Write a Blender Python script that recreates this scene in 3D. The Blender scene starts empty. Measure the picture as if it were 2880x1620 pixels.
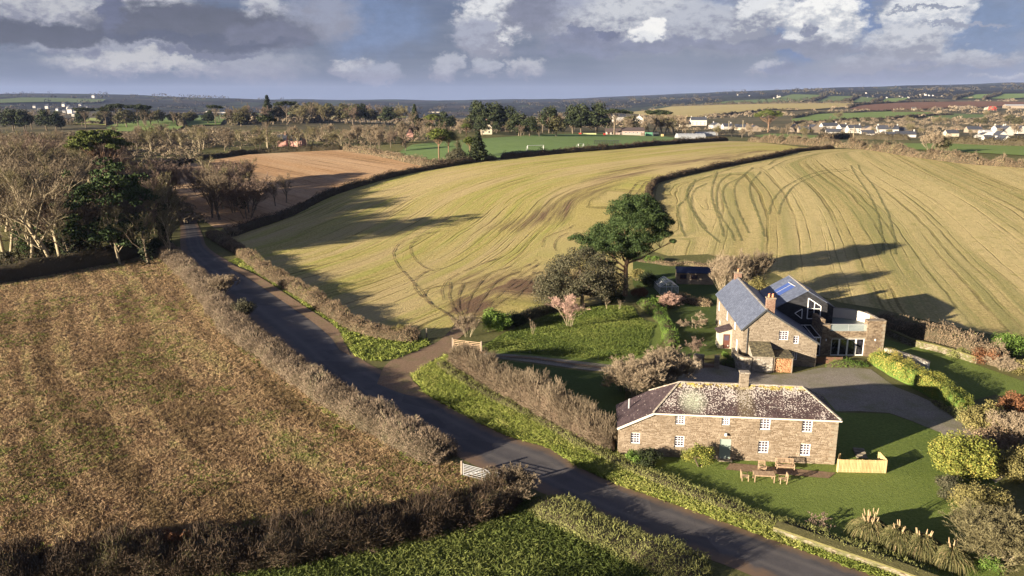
import bpy, math, random
import numpy as np
rng = np.random.default_rng(7); random.seed(7)
S = bpy.context.scene; COL = S.collection
PI = math.pi; R = math.radians
# ------------------------------------------------------------------ camera and terrain
F = 2160.; CX = 1440; CY = 810; PITCH = math.atan(520/F); H = 33.
RB = [0,120,160,200,250,300,360,430,520,650,900,1100,1300,1800,2500,3500,5000,7000,9000,16000]
AB = [-.9,-.67,-.33,0,.33,.67,.9]
TB = np.array([
 [0,0,1,2,3,4.5,5.5,6,7,8,7,3,0,0,15,50,95,100,100,60],
 [0,0,1,2,3,4.5,5.5,6,7,8,7,3,0,0,15,50,95,105,100,60],
 [0,0,1,2,4,6,8,10,11.5,13,16,10,0,-10,-10,10,50,58,60,60],
 [0,0,1,3,6.5,10,12.8,13.5,13.5,12,6,2,0,-10,-15,-5,20,50,55,50],
 [0,0,1.5,4,8,11.5,13.6,13,9,6,4,6,9,20,33,60,100,147,150,90],
 [0,0,1.5,4,8,11.5,13,11,7,4,3,5,9,23,45,90,140,221,225,120],
 [0,0,1.5,4,8,11,12,10,7,4,3,5,9,23,45,95,150,225,230,120]], float)
LR = np.linspace(math.log(40), math.log(16000), 500)
AG = np.linspace(-.9, .9, 121)
_t = np.array([np.interp(np.exp(LR), RB, row) for row in TB])
_t = np.array([np.interp(AG, AB, _t[:, j]) for j in range(len(LR))]).T
def _sm(a, n, ax):
    k = np.hanning(n+2)[1:-1]; k /= k.sum(); p = [(0, 0), (0, 0)]; p[ax] = (n//2, n//2)
    a = np.pad(a, p, mode='edge')
    return np.apply_along_axis(lambda v: np.convolve(v, k, 'valid'), ax, a)
TG = _sm(_sm(_t, 23, 1), 21, 0)
def vnoise(x, y, s, seed=0):
    x = np.asarray(x, float)/s; y = np.asarray(y, float)/s
    xi = np.floor(x).astype(np.int64); yi = np.floor(y).astype(np.int64); fx = x-xi; fy = y-yi
    def hsh(i, j):
        n = (i*374761393 + j*668265263 + seed*1442695041) & 0x7fffffff
        n = ((n ^ (n >> 13))*1274126177) & 0x7fffffff
        return ((n ^ (n >> 16)) & 0xffff)/65535.
    fx = fx*fx*(3-2*fx); fy = fy*fy*(3-2*fy)
    a = hsh(xi, yi)*(1-fx)+hsh(xi+1, yi)*fx; b = hsh(xi, yi+1)*(1-fx)+hsh(xi+1, yi+1)*fx
    return a*(1-fy)+b*fy
def hh(x, y):
    x = np.asarray(x, float); y = np.asarray(y, float)
    yy = np.clip(y, 41, 15900); a = np.clip(x/yy, -.9, .9)
    j = (np.log(yy)-LR[0])/(LR[1]-LR[0]); i = (a+.9)/(AG[1]-AG[0])
    i0 = np.clip(np.floor(i).astype(int), 0, len(AG)-2); j0 = np.clip(np.floor(j).astype(int), 0, len(LR)-2)
    fi = i-i0; fj = j-j0
    z = TG[i0, j0]*(1-fi)*(1-fj)+TG[i0+1, j0]*fi*(1-fj)+TG[i0, j0+1]*(1-fi)*fj+TG[i0+1, j0+1]*fi*fj
    z = z*np.clip((y-105)/30, 0, 1)
    k = np.clip((y-2200)/1500, 0, 1)
    z = z + k*((vnoise(x, y, 900, 3)-.5)*22+(vnoise(x, y, 320, 4)-.5)*14)
    return z
def hz(x, y): return float(hh(x, y))
_T = np.exp(np.linspace(math.log(25), math.log(15000), 5000))
def ray(u, v):
    dx = (u-CX)/F; dz = -(v-CY)/F
    return np.array([dx, math.cos(PITCH)+dz*math.sin(PITCH), -math.sin(PITCH)+dz*math.cos(PITCH)])
def at(u, v):
    d = ray(u, v); t = _T/d[1]*1.
    z = H+d[2]*t - hh(d[0]*t, d[1]*t)
    k = np.argmax(z < 0)
    if z[k] >= 0: k = len(t)-1
    if k > 0:
        f = z[k-1]/(z[k-1]-z[k]) if z[k] < 0 else 1; tt = t[k-1]+(t[k]-t[k-1])*f
    else: tt = t[0]
    return float(d[0]*tt), float(d[1]*tt)
def atp(L): return [at(*p) for p in L]
def zp(ox, oy, s, L): return [(ox+a*s, oy+b*s) for a, b in L]
def dep(u, y, vt=None):
    """world x at depth y for column u, and the height above ground that reaches row vt"""
    d = ray(u, 300 if vt is None else vt); t = y/d[1]; x = d[0]*t
    z = hz(x, y)
    return x, y, z, (H+d[2]*t-z)
cam = bpy.data.cameras.new('camera'); co = bpy.data.objects.new('camera', cam); COL.objects.link(co)
cam.lens = F/2880*36; cam.sensor_width = 36; cam.clip_start = .5; cam.clip_end = 40000
co.location = (0, 0, H); co.rotation_euler = (PI/2-PITCH, 0, 0); S.camera = co
# ------------------------------------------------------------------ mesh helpers
class MB:
    def __init__(s): s.V = []; s.Q = []; s.T = []; s.n = 0; s.tq = []; s.tt = []
    def add(s, V, Q=None, T=None, tint=.5):
        V = np.asarray(V, float).reshape(-1, 3); s.V.append(V)
        if Q is not None and len(Q):
            Q = np.asarray(Q, int).reshape(-1, 4); s.Q.append(Q+s.n); s.tq.append(np.broadcast_to(np.asarray(tint, float), (len(Q),)))
        if T is not None and len(T):
            T = np.asarray(T, int).reshape(-1, 3); s.T.append(T+s.n); s.tt.append(np.broadcast_to(np.asarray(tint, float), (len(T),)) if Q is None else np.full(len(T), .5))
        s.n += len(V); return s
    def box(s, x0, x1, y0, y1, z0, z1):
        V = [(x, y, z) for z in (z0, z1) for x, y in ((x0, y0), (x1, y0), (x1, y1), (x0, y1))]
        return s.add(V, [(3, 2, 1, 0), (4, 5, 6, 7), (0, 1, 5, 4), (1, 2, 6, 5), (2, 3, 7, 6), (3, 0, 4, 7)])
    def beam(s, a, b, w, h=None, up=(0, 0, 1)):
        h = w if h is None else h; a = np.array(a, float); b = np.array(b, float); d = b-a; d /= np.linalg.norm(d)
        up = np.array(up, float)
        if abs(d@up) > .95: up = np.array((1., 0, 0))
        r = np.cross(d, up); r /= np.linalg.norm(r); u = np.cross(r, d)
        c = [(-1, -1), (1, -1), (1, 1), (-1, 1)]
        V = [p+r*i*w/2+u*j*h/2 for p in (a, b) for i, j in c]
        return s.add(V, [(0, 1, 2, 3), (7, 6, 5, 4), (0, 4, 5, 1), (1, 5, 6, 2), (2, 6, 7, 3), (3, 7, 4, 0)])
    def prism(s, P, a, b, ax=1):
        """polygon P (2D) extruded along an axis; ax=1: P is (x,z) extruded in y, ax=0: (y,z) in x, ax=2: (x,y) in z"""
        n = len(P); o = []
        for k in (a, b):
            for p in P: o.append({1: (p[0], k, p[1]), 0: (k, p[0], p[1]), 2: (p[0], p[1], k)}[ax])
        s.add(o, [(i, (i+1) % n, n+(i+1) % n, n+i) for i in range(n)])
        s.V.append(np.array(o)); base = s.n; s.n += 2*n
        for off in (0, n):
            for i in range(1, n-1): s.T.append(np.array([[off, off+i, off+i+1]])+base); s.tt.append(np.array([.5]))
        return s
    def tubes(s, A, B, ra, rb, k=5, tint=.5):
        A = np.asarray(A, float); B = np.asarray(B, float); n = len(A)
        ra = np.broadcast_to(ra, (n,)); rb = np.broadcast_to(rb, (n,))
        d = B-A; d /= np.linalg.norm(d, axis=1, keepdims=True)+1e-9
        up = np.where(np.abs(d[:, 2:3]) > .9, np.array([[1., 0, 0]]), np.array([[0, 0, 1.]]))
        r = np.cross(d, up); r /= np.linalg.norm(r, axis=1, keepdims=True)+1e-9; u = np.cross(r, d)
        an = np.arange(k)/k*2*PI; c = np.cos(an)[None, :, None]; sn = np.sin(an)[None, :, None]
        ring = r[:, None]*c+u[:, None]*sn
        V = np.concatenate([A[:, None]+ring*ra[:, None, None], B[:, None]+ring*rb[:, None, None]], 1)
        i = np.arange(k); q = np.stack([i, (i+1) % k, k+(i+1) % k, k+i], 1)
        Q = (np.arange(n)*2*k)[:, None, None]+q[None]
        t = np.repeat(np.broadcast_to(tint, (n,)), k)
        return s.add(V.reshape(-1, 3), Q.reshape(-1, 4), tint=t)
    def ribs(s, A, B, wa, wb, tint=.5):
        A = np.asarray(A, float); B = np.asarray(B, float); n = len(A)
        if n == 0: return s
        d = B-A; r = np.cross(d, rng.normal(size=(n, 3))); r /= np.linalg.norm(r, axis=1, keepdims=True)+1e-9
        wa = np.broadcast_to(wa, (n,))[:, None]/2; wb = np.broadcast_to(wb, (n,))[:, None]/2
        V = np.stack([A-r*wa, A+r*wa, B+r*wb, B-r*wb], 1).reshape(-1, 3)
        return s.add(V, np.arange(4*n).reshape(-1, 4), tint=tint)
    def leaves(s, P, Nn, size, asp=.6, tint=.5):
        P = np.asarray(P, float); n = len(P)
        if n == 0: return s
        Nn = Nn/(np.linalg.norm(Nn, axis=1, keepdims=True)+1e-9)
        t = np.cross(Nn, rng.normal(size=(n, 3))); t /= np.linalg.norm(t, axis=1, keepdims=True)+1e-9; b = np.cross(Nn, t)
        sz = np.broadcast_to(size, (n,))[:, None]
        V = np.stack([P-t*sz*.5, P+b*sz*asp*.5, P+t*sz*.5, P-b*sz*asp*.5], 1).reshape(-1, 3)
        return s.add(V, np.arange(4*n).reshape(-1, 4), tint=tint)
    def build(s, name, m, parent=None, loc=(0, 0, 0), rz=0, smooth=False, attrs=None):
        V = np.concatenate(s.V) if s.V else np.zeros((0, 3))
        Q = np.concatenate(s.Q) if s.Q else np.zeros((0, 4), int); T = np.concatenate(s.T) if s.T else np.zeros((0, 3), int)
        me = bpy.data.meshes.new(name)
        me.vertices.add(len(V)); me.vertices.foreach_set('co', V.astype(np.float32).ravel())
        nl = len(Q)*4+len(T)*3; me.loops.add(nl); me.loops.foreach_set('vertex_index', np.concatenate([Q.ravel(), T.ravel()]).astype(np.int32))
        me.polygons.add(len(Q)+len(T))
        ls = np.concatenate([np.arange(len(Q))*4, len(Q)*4+np.arange(len(T))*3]).astype(np.int32)
        me.polygons.foreach_set('loop_start', ls)
        try: me.polygons.foreach_set('loop_total', np.concatenate([np.full(len(Q), 4), np.full(len(T), 3)]).astype(np.int32))
        except Exception: pass
        t = np.concatenate(([np.concatenate(s.tq)] if s.tq else [])+([np.concatenate(s.tt)] if s.tt else [])) if (s.tq or s.tt) else np.zeros(0)
        if len(t) == len(Q)+len(T):
            a = me.attributes.new('tint', 'FLOAT', 'FACE'); a.data.foreach_set('value', t.astype(np.float32))
        for k, v in (attrs or {}).items():
            a = me.attributes.new(k, 'FLOAT', 'POINT'); a.data.foreach_set('value', np.asarray(v, np.float32))
        me.update(calc_edges=True)
        me.polygons.foreach_set('use_smooth', np.full(len(me.polygons), bool(smooth or name in ('trunk', 'shaft', 'chimney_pot', 'cover'))))
        if isinstance(m, (list, tuple)): [me.materials.append(x) for x in m]
        else: me.materials.append(m)
        o = bpy.data.objects.new(name, me); COL.objects.link(o); o.parent = parent; o.location = loc; o.rotation_euler = (0, 0, rz)
        return o
def tag(o, label=None, cat=None, group=None, kind=None):
    if label: o['label'] = label
    if cat: o['category'] = cat
    if group: o['group'] = group
    if kind: o['kind'] = kind
    return o
def thing(name, label, cat, loc, rz=0, group=None):
    o = bpy.data.objects.new(name, None); COL.objects.link(o); o.location = loc; o.rotation_euler = (0, 0, rz); o.empty_display_size = .3
    return tag(o, label, cat, group)
def dup(o, parent=None):
    c = o.copy(); COL.objects.link(c)
    if parent is not None: c.parent = parent
    for k in KIDS.get(o.name, [ch for ch in o.children]): dup(k, c)
    return c
KIDS = {}
def struct(o): o['kind'] = 'structure'; return o
def cr(P, n=8):
    """Catmull-Rom through points"""
    P = np.array(P, float); P = np.vstack([2*P[0]-P[1], P, 2*P[-1]-P[-2]]); o = []
    for i in range(1, len(P)-2):
        for t in np.linspace(0, 1, n, endpoint=False):
            a, b, c, d = P[i-1], P[i], P[i+1], P[i+2]
            o.append(.5*((2*b)+(-a+c)*t+(2*a-5*b+4*c-d)*t*t+(-a+3*b-3*c+d)*t**3))
    o.append(P[-2]); return np.array(o)
def resamp(P, step):
    P = np.array(P, float); d = np.r_[0, np.cumsum(np.linalg.norm(np.diff(P, axis=0), axis=1))]
    n = max(2, int(d[-1]/step)+1); t = np.linspace(0, d[-1], n)
    return np.stack([np.interp(t, d, P[:, k]) for k in range(P.shape[1])], 1)
def normals2(P):
    d = np.gradient(P, axis=0); d /= np.linalg.norm(d, axis=1, keepdims=True)+1e-9
    return np.stack([-d[:, 1], d[:, 0]], 1)
def dist_line(x, y, P):
    x = np.asarray(x, float); y = np.asarray(y, float); P = np.asarray(P, float); best = np.full(x.shape, 1e9); sg = np.zeros(x.shape)
    for a, b in zip(P[:-1], P[1:]):
        d = b-a; L = d@d; t = np.clip(((x-a[0])*d[0]+(y-a[1])*d[1])/L, 0, 1)
        dx = x-a[0]-t*d[0]; dy = y-a[1]-t*d[1]; q = np.hypot(dx, dy); m = q < best
        best = np.where(m, q, best)
    return best
def inpoly(x, y, P):
    x = np.asarray(x, float); y = np.asarray(y, float); c = np.zeros(x.shape, bool); n = len(P)
    for i in range(n):
        (x1, y1), (x2, y2) = P[i], P[i-1]
        k = ((y1 > y) != (y2 > y)) & (x < (x2-x1)*(y-y1)/((y2-y1) if y2 != y1 else 1e-9)+x1); c ^= k
    return c
# ------------------------------------------------------------------ material helpers
class NT:
    def __init__(s, nt): s.nt = nt; s.c = {}
    def n(s, t, **k):
        x = s.nt.nodes.new(t)
        for a, b in k.items(): setattr(x, a, b)
        return x
    def put(s, sock, v):
        if isinstance(v, bpy.types.NodeSocket): s.nt.links.new(v, sock)
        elif v is not None:
            if sock.type == 'RGBA' and len(v) == 3: v = (*v, 1)
            sock.default_value = v
    def pos(s):
        if 'p' not in s.c: s.c['p'] = s.n('ShaderNodeNewGeometry').outputs['Position']
        return s.c['p']
    def objc(s):
        if 'o' not in s.c: s.c['o'] = s.n('ShaderNodeTexCoord').outputs['Object']
        return s.c['o']
    def attr(s, name):
        a = s.n('ShaderNodeAttribute', attribute_name=name); return a.outputs['Fac']
    def vm(s, op, a, b=None):
        x = s.n('ShaderNodeVectorMath', operation=op); s.put(x.inputs[0], a)
        if b is not None:
            if op == 'SCALE': s.put(x.inputs['Scale'], b)
            else: s.put(x.inputs[1], b)
        return x.outputs['Value'] if op in ('LENGTH', 'DOT_PRODUCT', 'DISTANCE') else x.outputs[0]
    def m(s, op, a, b=None, c=None, clamp=False):
        x = s.n('ShaderNodeMath', operation=op, use_clamp=clamp); s.put(x.inputs[0], a)
        if b is not None: s.put(x.inputs[1], b)
        if c is not None: s.put(x.inputs[2], c)
        return x.outputs[0]
    def noise(s, v, sc, det=3, rough=.55, dist=0, color=False):
        x = s.n('ShaderNodeTexNoise'); s.put(x.inputs['Vector'], v); x.inputs['Scale'].default_value = sc
        x.inputs['Detail'].default_value = det; x.inputs['Roughness'].default_value = rough; x.inputs['Distortion'].default_value = dist
        return x.outputs['Color' if color else 'Fac']
    def vor(s, v, sc, feat='F1', out='Distance', rand=1):
        x = s.n('ShaderNodeTexVoronoi', feature=feat); s.put(x.inputs['Vector'], v); x.inputs['Scale'].default_value = sc
        x.inputs['Randomness'].default_value = rand
        return x.outputs[out]
    def ramp(s, f, st, interp='LINEAR'):
        x = s.n('ShaderNodeValToRGB'); cr_ = x.color_ramp; cr_.interpolation = interp
        while len(cr_.elements) > 1: cr_.elements.remove(cr_.elements[-1])
        for i, (p, c) in enumerate(st):
            e = cr_.elements[0] if i == 0 else cr_.elements.new(p)
            e.position = p; e.color = (*c, 1) if hasattr(c, '__len__') else (c, c, c, 1)
        s.put(x.inputs[0], f); return x.outputs[0]
    def mix(s, f, a, b, mode='MIX'):
        x = s.n('ShaderNodeMix', data_type='RGBA', blend_type=mode); s.put(x.inputs[0], f); s.put(x.inputs[6], a); s.put(x.inputs[7], b)
        return x.outputs[2]
    def rng(s, v, a, b, c=0., d=1., smooth=False):
        x = s.n('ShaderNodeMapRange', interpolation_type='SMOOTHSTEP' if smooth else 'LINEAR'); s.put(x.inputs[0], v)
        for i, k in enumerate((a, b, c, d)): s.put(x.inputs[i+1], k)
        return x.outputs[0]
    def comb(s, x=0., y=0., z=0.):
        c = s.n('ShaderNodeCombineXYZ'); s.put(c.inputs[0], x); s.put(c.inputs[1], y); s.put(c.inputs[2], z); return c.outputs[0]
    def sep(s, v): c = s.n('ShaderNodeSeparateXYZ'); s.put(c.inputs[0], v); return c.outputs
def mat(name, fn, rough=.9, spec=.2):
    m = bpy.data.materials.new(name); m.use_nodes = True; nt = m.node_tree; N = NT(nt)
    b = nt.nodes['Principled BSDF']; b.inputs['Roughness'].default_value = rough; b.inputs['Specular IOR Level'].default_value = spec
    r = fn(N); col = r.get('c'); N.put(b.inputs['Base Color'], col)
    if 'h' in r:
        bp = N.n('ShaderNodeBump'); bp.inputs['Distance'].default_value = r.get('d', .1); bp.inputs['Strength'].default_value = r.get('s', .6)
        N.put(bp.inputs['Height'], r['h']); nt.links.new(bp.outputs[0], b.inputs['Normal'])
    for k in ('Roughness', 'Metallic', 'Alpha', 'Transmission Weight', 'Emission Color', 'Emission Strength'):
        if k in r: N.put(b.inputs[k], r[k])
    return m
def plain(name, c, rough=.7, spec=.3, var=.12, sc=3, metal=0):
    def f(N):
        k = N.noise(N.objc(), sc, 4)
        return dict(c=N.mix(k, tuple(x*(1-var) for x in c), tuple(min(1, x*(1+var)) for x in c)), Metallic=metal)
    return mat(name, f, rough, spec)
def veg(name, stops, rand=.25, rough=.8, transl=0.):
    m = mat(name, lambda N: dict(c=N.mix(rand, N.ramp(N.attr('tint'), stops), N.ramp(N.noise(N.pos(), .35, 3), [(.3, tuple(x*.55 for x in stops[len(stops)//2][1])), (.7, tuple(min(1, x*1.35) for x in stops[len(stops)//2][1]))]))), rough, .15)
    if transl:
        nt = m.node_tree; b = nt.nodes['Principled BSDF']; o = nt.nodes['Material Output']
        t = nt.nodes.new('ShaderNodeBsdfTranslucent'); mx = nt.nodes.new('ShaderNodeMixShader'); mx.inputs[0].default_value = transl
        nt.links.new(b.inputs['Base Color'].links[0].from_socket, t.inputs['Color'])
        nt.links.new(b.outputs[0], mx.inputs[1]); nt.links.new(t.outputs[0], mx.inputs[2]); nt.links.new(mx.outputs[0], o.inputs[0])
    return m
M = {}
# vegetation
M['twig_brown'] = veg('twig_brown', [(0, (.085, .065, .045)), (.5, (.16, .128, .088)), (1, (.26, .21, .15))])
M['twig_beige'] = veg('twig_beige', [(0, (.13, .10, .07)), (.5, (.25, .20, .14)), (1, (.38, .315, .23))])
M['twig_wood'] = veg('twig_wood', [(0, (.085, .065, .045)), (.5, (.165, .132, .09)), (1, (.27, .22, .155))])
M['twig_mauve'] = veg('twig_mauve', [(0, (.095, .065, .05)), (.5, (.175, .128, .10)), (1, (.27, .205, .165))])
M['twig_olive'] = veg('twig_olive', [(0, (.075, .07, .035)), (.5, (.15, .135, .07)), (1, (.24, .21, .12))])
M['twig_pink'] = veg('twig_pink', [(0, (.24, .15, .12)), (.5, (.42, .28, .23)), (1, (.52, .38, .32))])
M['bramble'] = veg('bramble', [(0, (.045, .035, .022)), (.3, (.12, .085, .055)), (.55, (.21, .15, .10)), (.8, (.28, .215, .14)), (.88, (.11, .14, .04)), (1, (.16, .20, .05))])
M['bramble_grey'] = veg('bramble_grey', [(0, (.05, .038, .026)), (.35, (.145, .108, .075)), (.65, (.235, .18, .13)), (.85, (.31, .25, .185)), (.93, (.12, .13, .06)), (1, (.16, .17, .08))])
M['bramble_dark'] = veg('bramble_dark', [(0, (.018, .014, .01)), (.4, (.055, .040, .028)), (.7, (.105, .075, .052)), (.85, (.05, .052, .02)), (1, (.09, .095, .035))])
M['bramble_green'] = veg('bramble_green', [(0, (.04, .05, .018)), (.4, (.12, .135, .04)), (.7, (.20, .20, .08)), (1, (.24, .28, .08))])
M['hedge_dark'] = veg('hedge_dark', [(0, (.02, .02, .011)), (.5, (.055, .046, .028)), (1, (.10, .085, .05))])
M['verge'] = veg('verge', [(0, (.05, .075, .014)), (.4, (.135, .18, .035)), (.75, (.26, .295, .07)), (1, (.40, .39, .13))], transl=.15)
M['lawn_blades'] = veg('lawn_blades', [(0, (.04, .065, .014)), (.5, (.10, .135, .03)), (1, (.20, .225, .06))], transl=.1)
M['rough_grass'] = veg('rough_grass', [(0, (.025, .038, .009)), (.5, (.085, .115, .028)), (1, (.20, .225, .065))], transl=.15)
M['tussock'] = veg('tussock', [(0, (.10, .06, .035)), (.35, (.27, .17, .105)), (.65, (.46, .32, .20)), (.8, (.38, .31, .15)), (.9, (.15, .18, .055)), (1, (.20, .23, .07))], transl=.1)
M['leaf_dark'] = veg('leaf_dark', [(0, (.012, .018, .009)), (.5, (.028, .038, .017)), (1, (.065, .08, .032))])
M['leaf_pine'] = veg('leaf_pine', [(0, (.012, .024, .009)), (.5, (.036, .060, .020)), (1, (.09, .125, .04))])
M['leaf_scots'] = veg('leaf_scots', [(0, (.02, .035, .008)), (.5, (.07, .09, .02)), (1, (.16, .17, .045))])
M['leaf_oak'] = veg('leaf_oak', [(0, (.016, .02, .012)), (.5, (.05, .053, .030)), (.8, (.10, .09, .058)), (1, (.14, .145, .085))])
M['leaf_olive'] = veg('leaf_olive', [(0, (.05, .05, .018)), (.5, (.15, .135, .05)), (1, (.27, .23, .10))])
M['leaf_yellow'] = veg('leaf_yellow', [(0, (.035, .055, .012)), (.4, (.11, .14, .028)), (.75, (.25, .24, .055)), (1, (.44, .34, .10))], rand=.15, transl=.1)
M['leaf_green'] = veg('leaf_green', [(0, (.03, .06, .012)), (.5, (.09, .15, .03)), (1, (.20, .28, .06))], transl=.1)
M['leaf_rust'] = veg('leaf_rust', [(0, (.05, .025, .012)), (.5, (.15, .07, .035)), (1, (.25, .13, .07))])
M['gorse'] = veg('gorse', [(0, (.05, .06, .02)), (.5, (.16, .15, .03)), (.7, (.45, .30, .02)), (1, (.60, .42, .03))], rand=.1)
M['pampas'] = veg('pampas', [(0, (.035, .045, .016)), (.45, (.10, .105, .042)), (.8, (.22, .18, .09)), (1, (.42, .31, .19))], rand=.1, transl=.15)
M['leaf_dusk'] = veg('leaf_dusk', [(0, (.025, .025, .013)), (.5, (.065, .063, .03)), (1, (.12, .11, .055))])
M['bark'] = mat('bark', lambda N: dict(c=N.ramp(N.noise(N.vm('MULTIPLY', N.objc(), (6, 6, 1)), 1, 5), [(.3, (.06, .045, .032)), (.7, (.20, .165, .12))])), .95)
M['bark_pale'] = mat('bark_pale', lambda N: dict(c=N.ramp(N.noise(N.vm('MULTIPLY', N.objc(), (6, 6, 1)), 1, 5), [(.3, (.17, .14, .09)), (.7, (.44, .38, .26))])), .95)
M['bark_red'] = mat('bark_red', lambda N: dict(c=N.ramp(N.noise(N.vm('MULTIPLY', N.objc(), (6, 6, 1)), 1, 5), [(.3, (.10, .06, .04)), (.7, (.26, .17, .11))])), .95)
# ------------------------------------------------------------------ ground materials
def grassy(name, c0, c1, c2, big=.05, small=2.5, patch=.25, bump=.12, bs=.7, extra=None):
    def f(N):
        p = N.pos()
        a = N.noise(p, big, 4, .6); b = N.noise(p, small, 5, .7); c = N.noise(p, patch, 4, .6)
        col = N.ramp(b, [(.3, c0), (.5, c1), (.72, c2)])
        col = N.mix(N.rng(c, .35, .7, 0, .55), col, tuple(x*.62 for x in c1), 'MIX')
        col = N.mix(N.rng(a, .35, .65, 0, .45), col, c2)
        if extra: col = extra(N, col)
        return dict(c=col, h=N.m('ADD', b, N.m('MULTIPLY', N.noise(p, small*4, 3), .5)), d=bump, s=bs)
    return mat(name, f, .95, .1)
M['ground'] = grassy('ground', (.05, .055, .02), (.10, .105, .04), (.17, .155, .07))
M['lawn'] = grassy('lawn', (.045, .075, .016), (.105, .15, .033), (.18, .22, .06), small=3.2, bump=.10, bs=.8)
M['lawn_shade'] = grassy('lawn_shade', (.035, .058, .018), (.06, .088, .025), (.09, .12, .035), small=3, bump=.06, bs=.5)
M['meadow'] = grassy('meadow', (.05, .075, .014), (.11, .14, .03), (.19, .205, .065), small=1.6, bump=.25, bs=.9, patch=.6)
M['foreground_grass'] = grassy('foreground_grass', (.02, .035, .008), (.05, .075, .018), (.09, .12, .03), small=1.6, bump=.3, bs=1)
M['pitch'] = grassy('pitch', (.09, .155, .05), (.12, .19, .065), (.15, .215, .08), big=.03, small=.8, bump=.03, bs=.3)
def streak(name, base, streaks, sfreq=.6, tfreq=.03, mud=(.19, .125, .08), tex=2.2, bump=.15, f2=None, amt=.8, grn=None, lines=.8):
    def f(N):
        p = N.pos(); s = N.attr('s'); t = N.attr('t')
        wob = N.m('MULTIPLY', N.m('SUBTRACT', N.noise(p, .05, 2), .5), 1.6)
        v = N.comb(N.m('MULTIPLY', N.m('ADD', s, wob), sfreq), N.m('MULTIPLY', t, tfreq), 0.)
        a = N.noise(v, 1, 4, .65)
        v2 = N.comb(N.m('MULTIPLY', s, sfreq*.22), N.m('MULTIPLY', t, tfreq*.35), 3.)
        b = N.noise(v2, 1, 3, .6)
        g = N.noise(p, tex, 5, .75); g2 = N.noise(p, tex*.22, 4, .7)
        col = N.ramp(g, base)
        col = N.mix(N.rng(a, .46, .58, 0, amt*.75), col, streaks[0])
        col = N.mix(N.rng(b, .44, .60, 0, amt*.75), col, streaks[1])
        ln = N.noise(N.comb(N.m('MULTIPLY', N.m('ADD', s, wob), sfreq*2.6), N.m('MULTIPLY', t, tfreq*.7), 7.), 1, 2, .5)
        lk = N.m('MULTIPLY', N.rng(ln, .55, .66, 0, lines), N.rng(N.noise(p, .06, 3), .35, .6, .25, 1))
        col = N.mix(lk, col, N.mix(1., col, (.42, .42, .36), 'MULTIPLY'))
        if grn: col = N.mix(N.rng(g2, .5, .68, 0, .7), col, grn)
        col = N.mix(N.rng(g, .25, .75, .0, .55), N.mix(1., col, (.5, .5, .5), 'MULTIPLY'), col)
        if mud:
            mm = N.rng(N.m('ADD', N.attr('m'), N.m('MULTIPLY', N.m('SUBTRACT', a, .5), 1.4)), .35, .75, 0, 1)
            col = N.mix(mm, col, N.mix(g, tuple(x*.5 for x in mud), mud))
        return dict(c=col, h=N.m('SUBTRACT', N.m('ADD', N.m('ADD', g, N.m('MULTIPLY', a, 1.2)), N.noise(p, tex*3, 3)), N.m('MULTIPLY', lk, 1.2)), d=bump, s=.9)
    return mat(name, f, .95, .1)
M['field_b'] = streak('winter_stubble_green', [(.3, (.33, .29, .09)), (.5, (.55, .47, .17)), (.68, (.72, .61, .26))], [(.45, .46, .12), (.66, .52, .28)], .55, .02, amt=.95)
M['field_c'] = streak('stubble_gold', [(.3, (.33, .27, .13)), (.5, (.53, .44, .19)), (.68, (.72, .60, .28))], [(.33, .33, .13), (.72, .59, .30)], .33, .008, amt=1., grn=(.40, .38, .13))
M['field_a'] = streak('weedy_fallow', [(.3, (.15, .10, .065)), (.5, (.30, .21, .135)), (.7, (.43, .32, .21))], [(.20, .135, .09), (.38, .27, .175)], .8, .03, mud=(.15, .18, .06), tex=3.2, bump=.3, grn=(.14, .15, .05))
M['field_d'] = streak('bare_plough', [(.3, (.42, .25, .13)), (.5, (.58, .37, .20)), (.7, (.68, .47, .28))], [(.44, .27, .145), (.70, .52, .34)], .3, .012, mud=None, tex=1.1, bump=.12)
def fm(name, c, v=.25, sc=.02):
    return mat(name, lambda N: dict(c=N.mix(N.noise(N.pos(), sc, 6, .7), tuple(x*(1-v) for x in c), tuple(x*(1+v) for x in c))), .95, .1)
M['far_green'] = fm('far_green', (.14, .20, .06)); M['far_lime'] = fm('far_lime', (.30, .34, .10)); M['far_tan'] = fm('far_tan', (.32, .27, .12))
M['far_brown'] = fm('far_brown', (.15, .08, .05)); M['far_dull'] = fm('far_dull', (.10, .14, .05)); M['far_dark'] = fm('far_dark', (.09, .085, .05))
def valley(N):
    p = N.pos(); w = N.noise(p, .004, 3)
    c = N.ramp(N.noise(p, .012, 6, .7), [(.35, (.045, .05, .025)), (.5, (.09, .08, .045)), (.62, (.13, .11, .06)), (.75, (.12, .15, .05))])
    return dict(c=c, h=N.noise(p, .08, 5), d=4, s=.5)
M['valley'] = mat('valley_scrub', valley, .95, .1)
def hillm(N):
    p = N.vm('MULTIPLY', N.pos(), (1, .6, 1)); cell = N.vor(p, .0045, out='Color'); ed = N.vor(p, .0045, 'DISTANCE_TO_EDGE')
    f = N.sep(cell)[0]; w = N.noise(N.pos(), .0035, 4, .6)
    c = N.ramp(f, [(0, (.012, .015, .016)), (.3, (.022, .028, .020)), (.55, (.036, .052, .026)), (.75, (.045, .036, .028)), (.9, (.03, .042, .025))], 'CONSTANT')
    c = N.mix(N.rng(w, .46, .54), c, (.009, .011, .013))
    c = N.mix(N.rng(ed, .02, .05, 1, 0), c, (.012, .014, .01))
    return dict(c=c)
M['hill'] = mat('hill_woods_cloud_shade', hillm, .95, .1)  # woods and fields, with cloud shadow put into the dark colours
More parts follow.
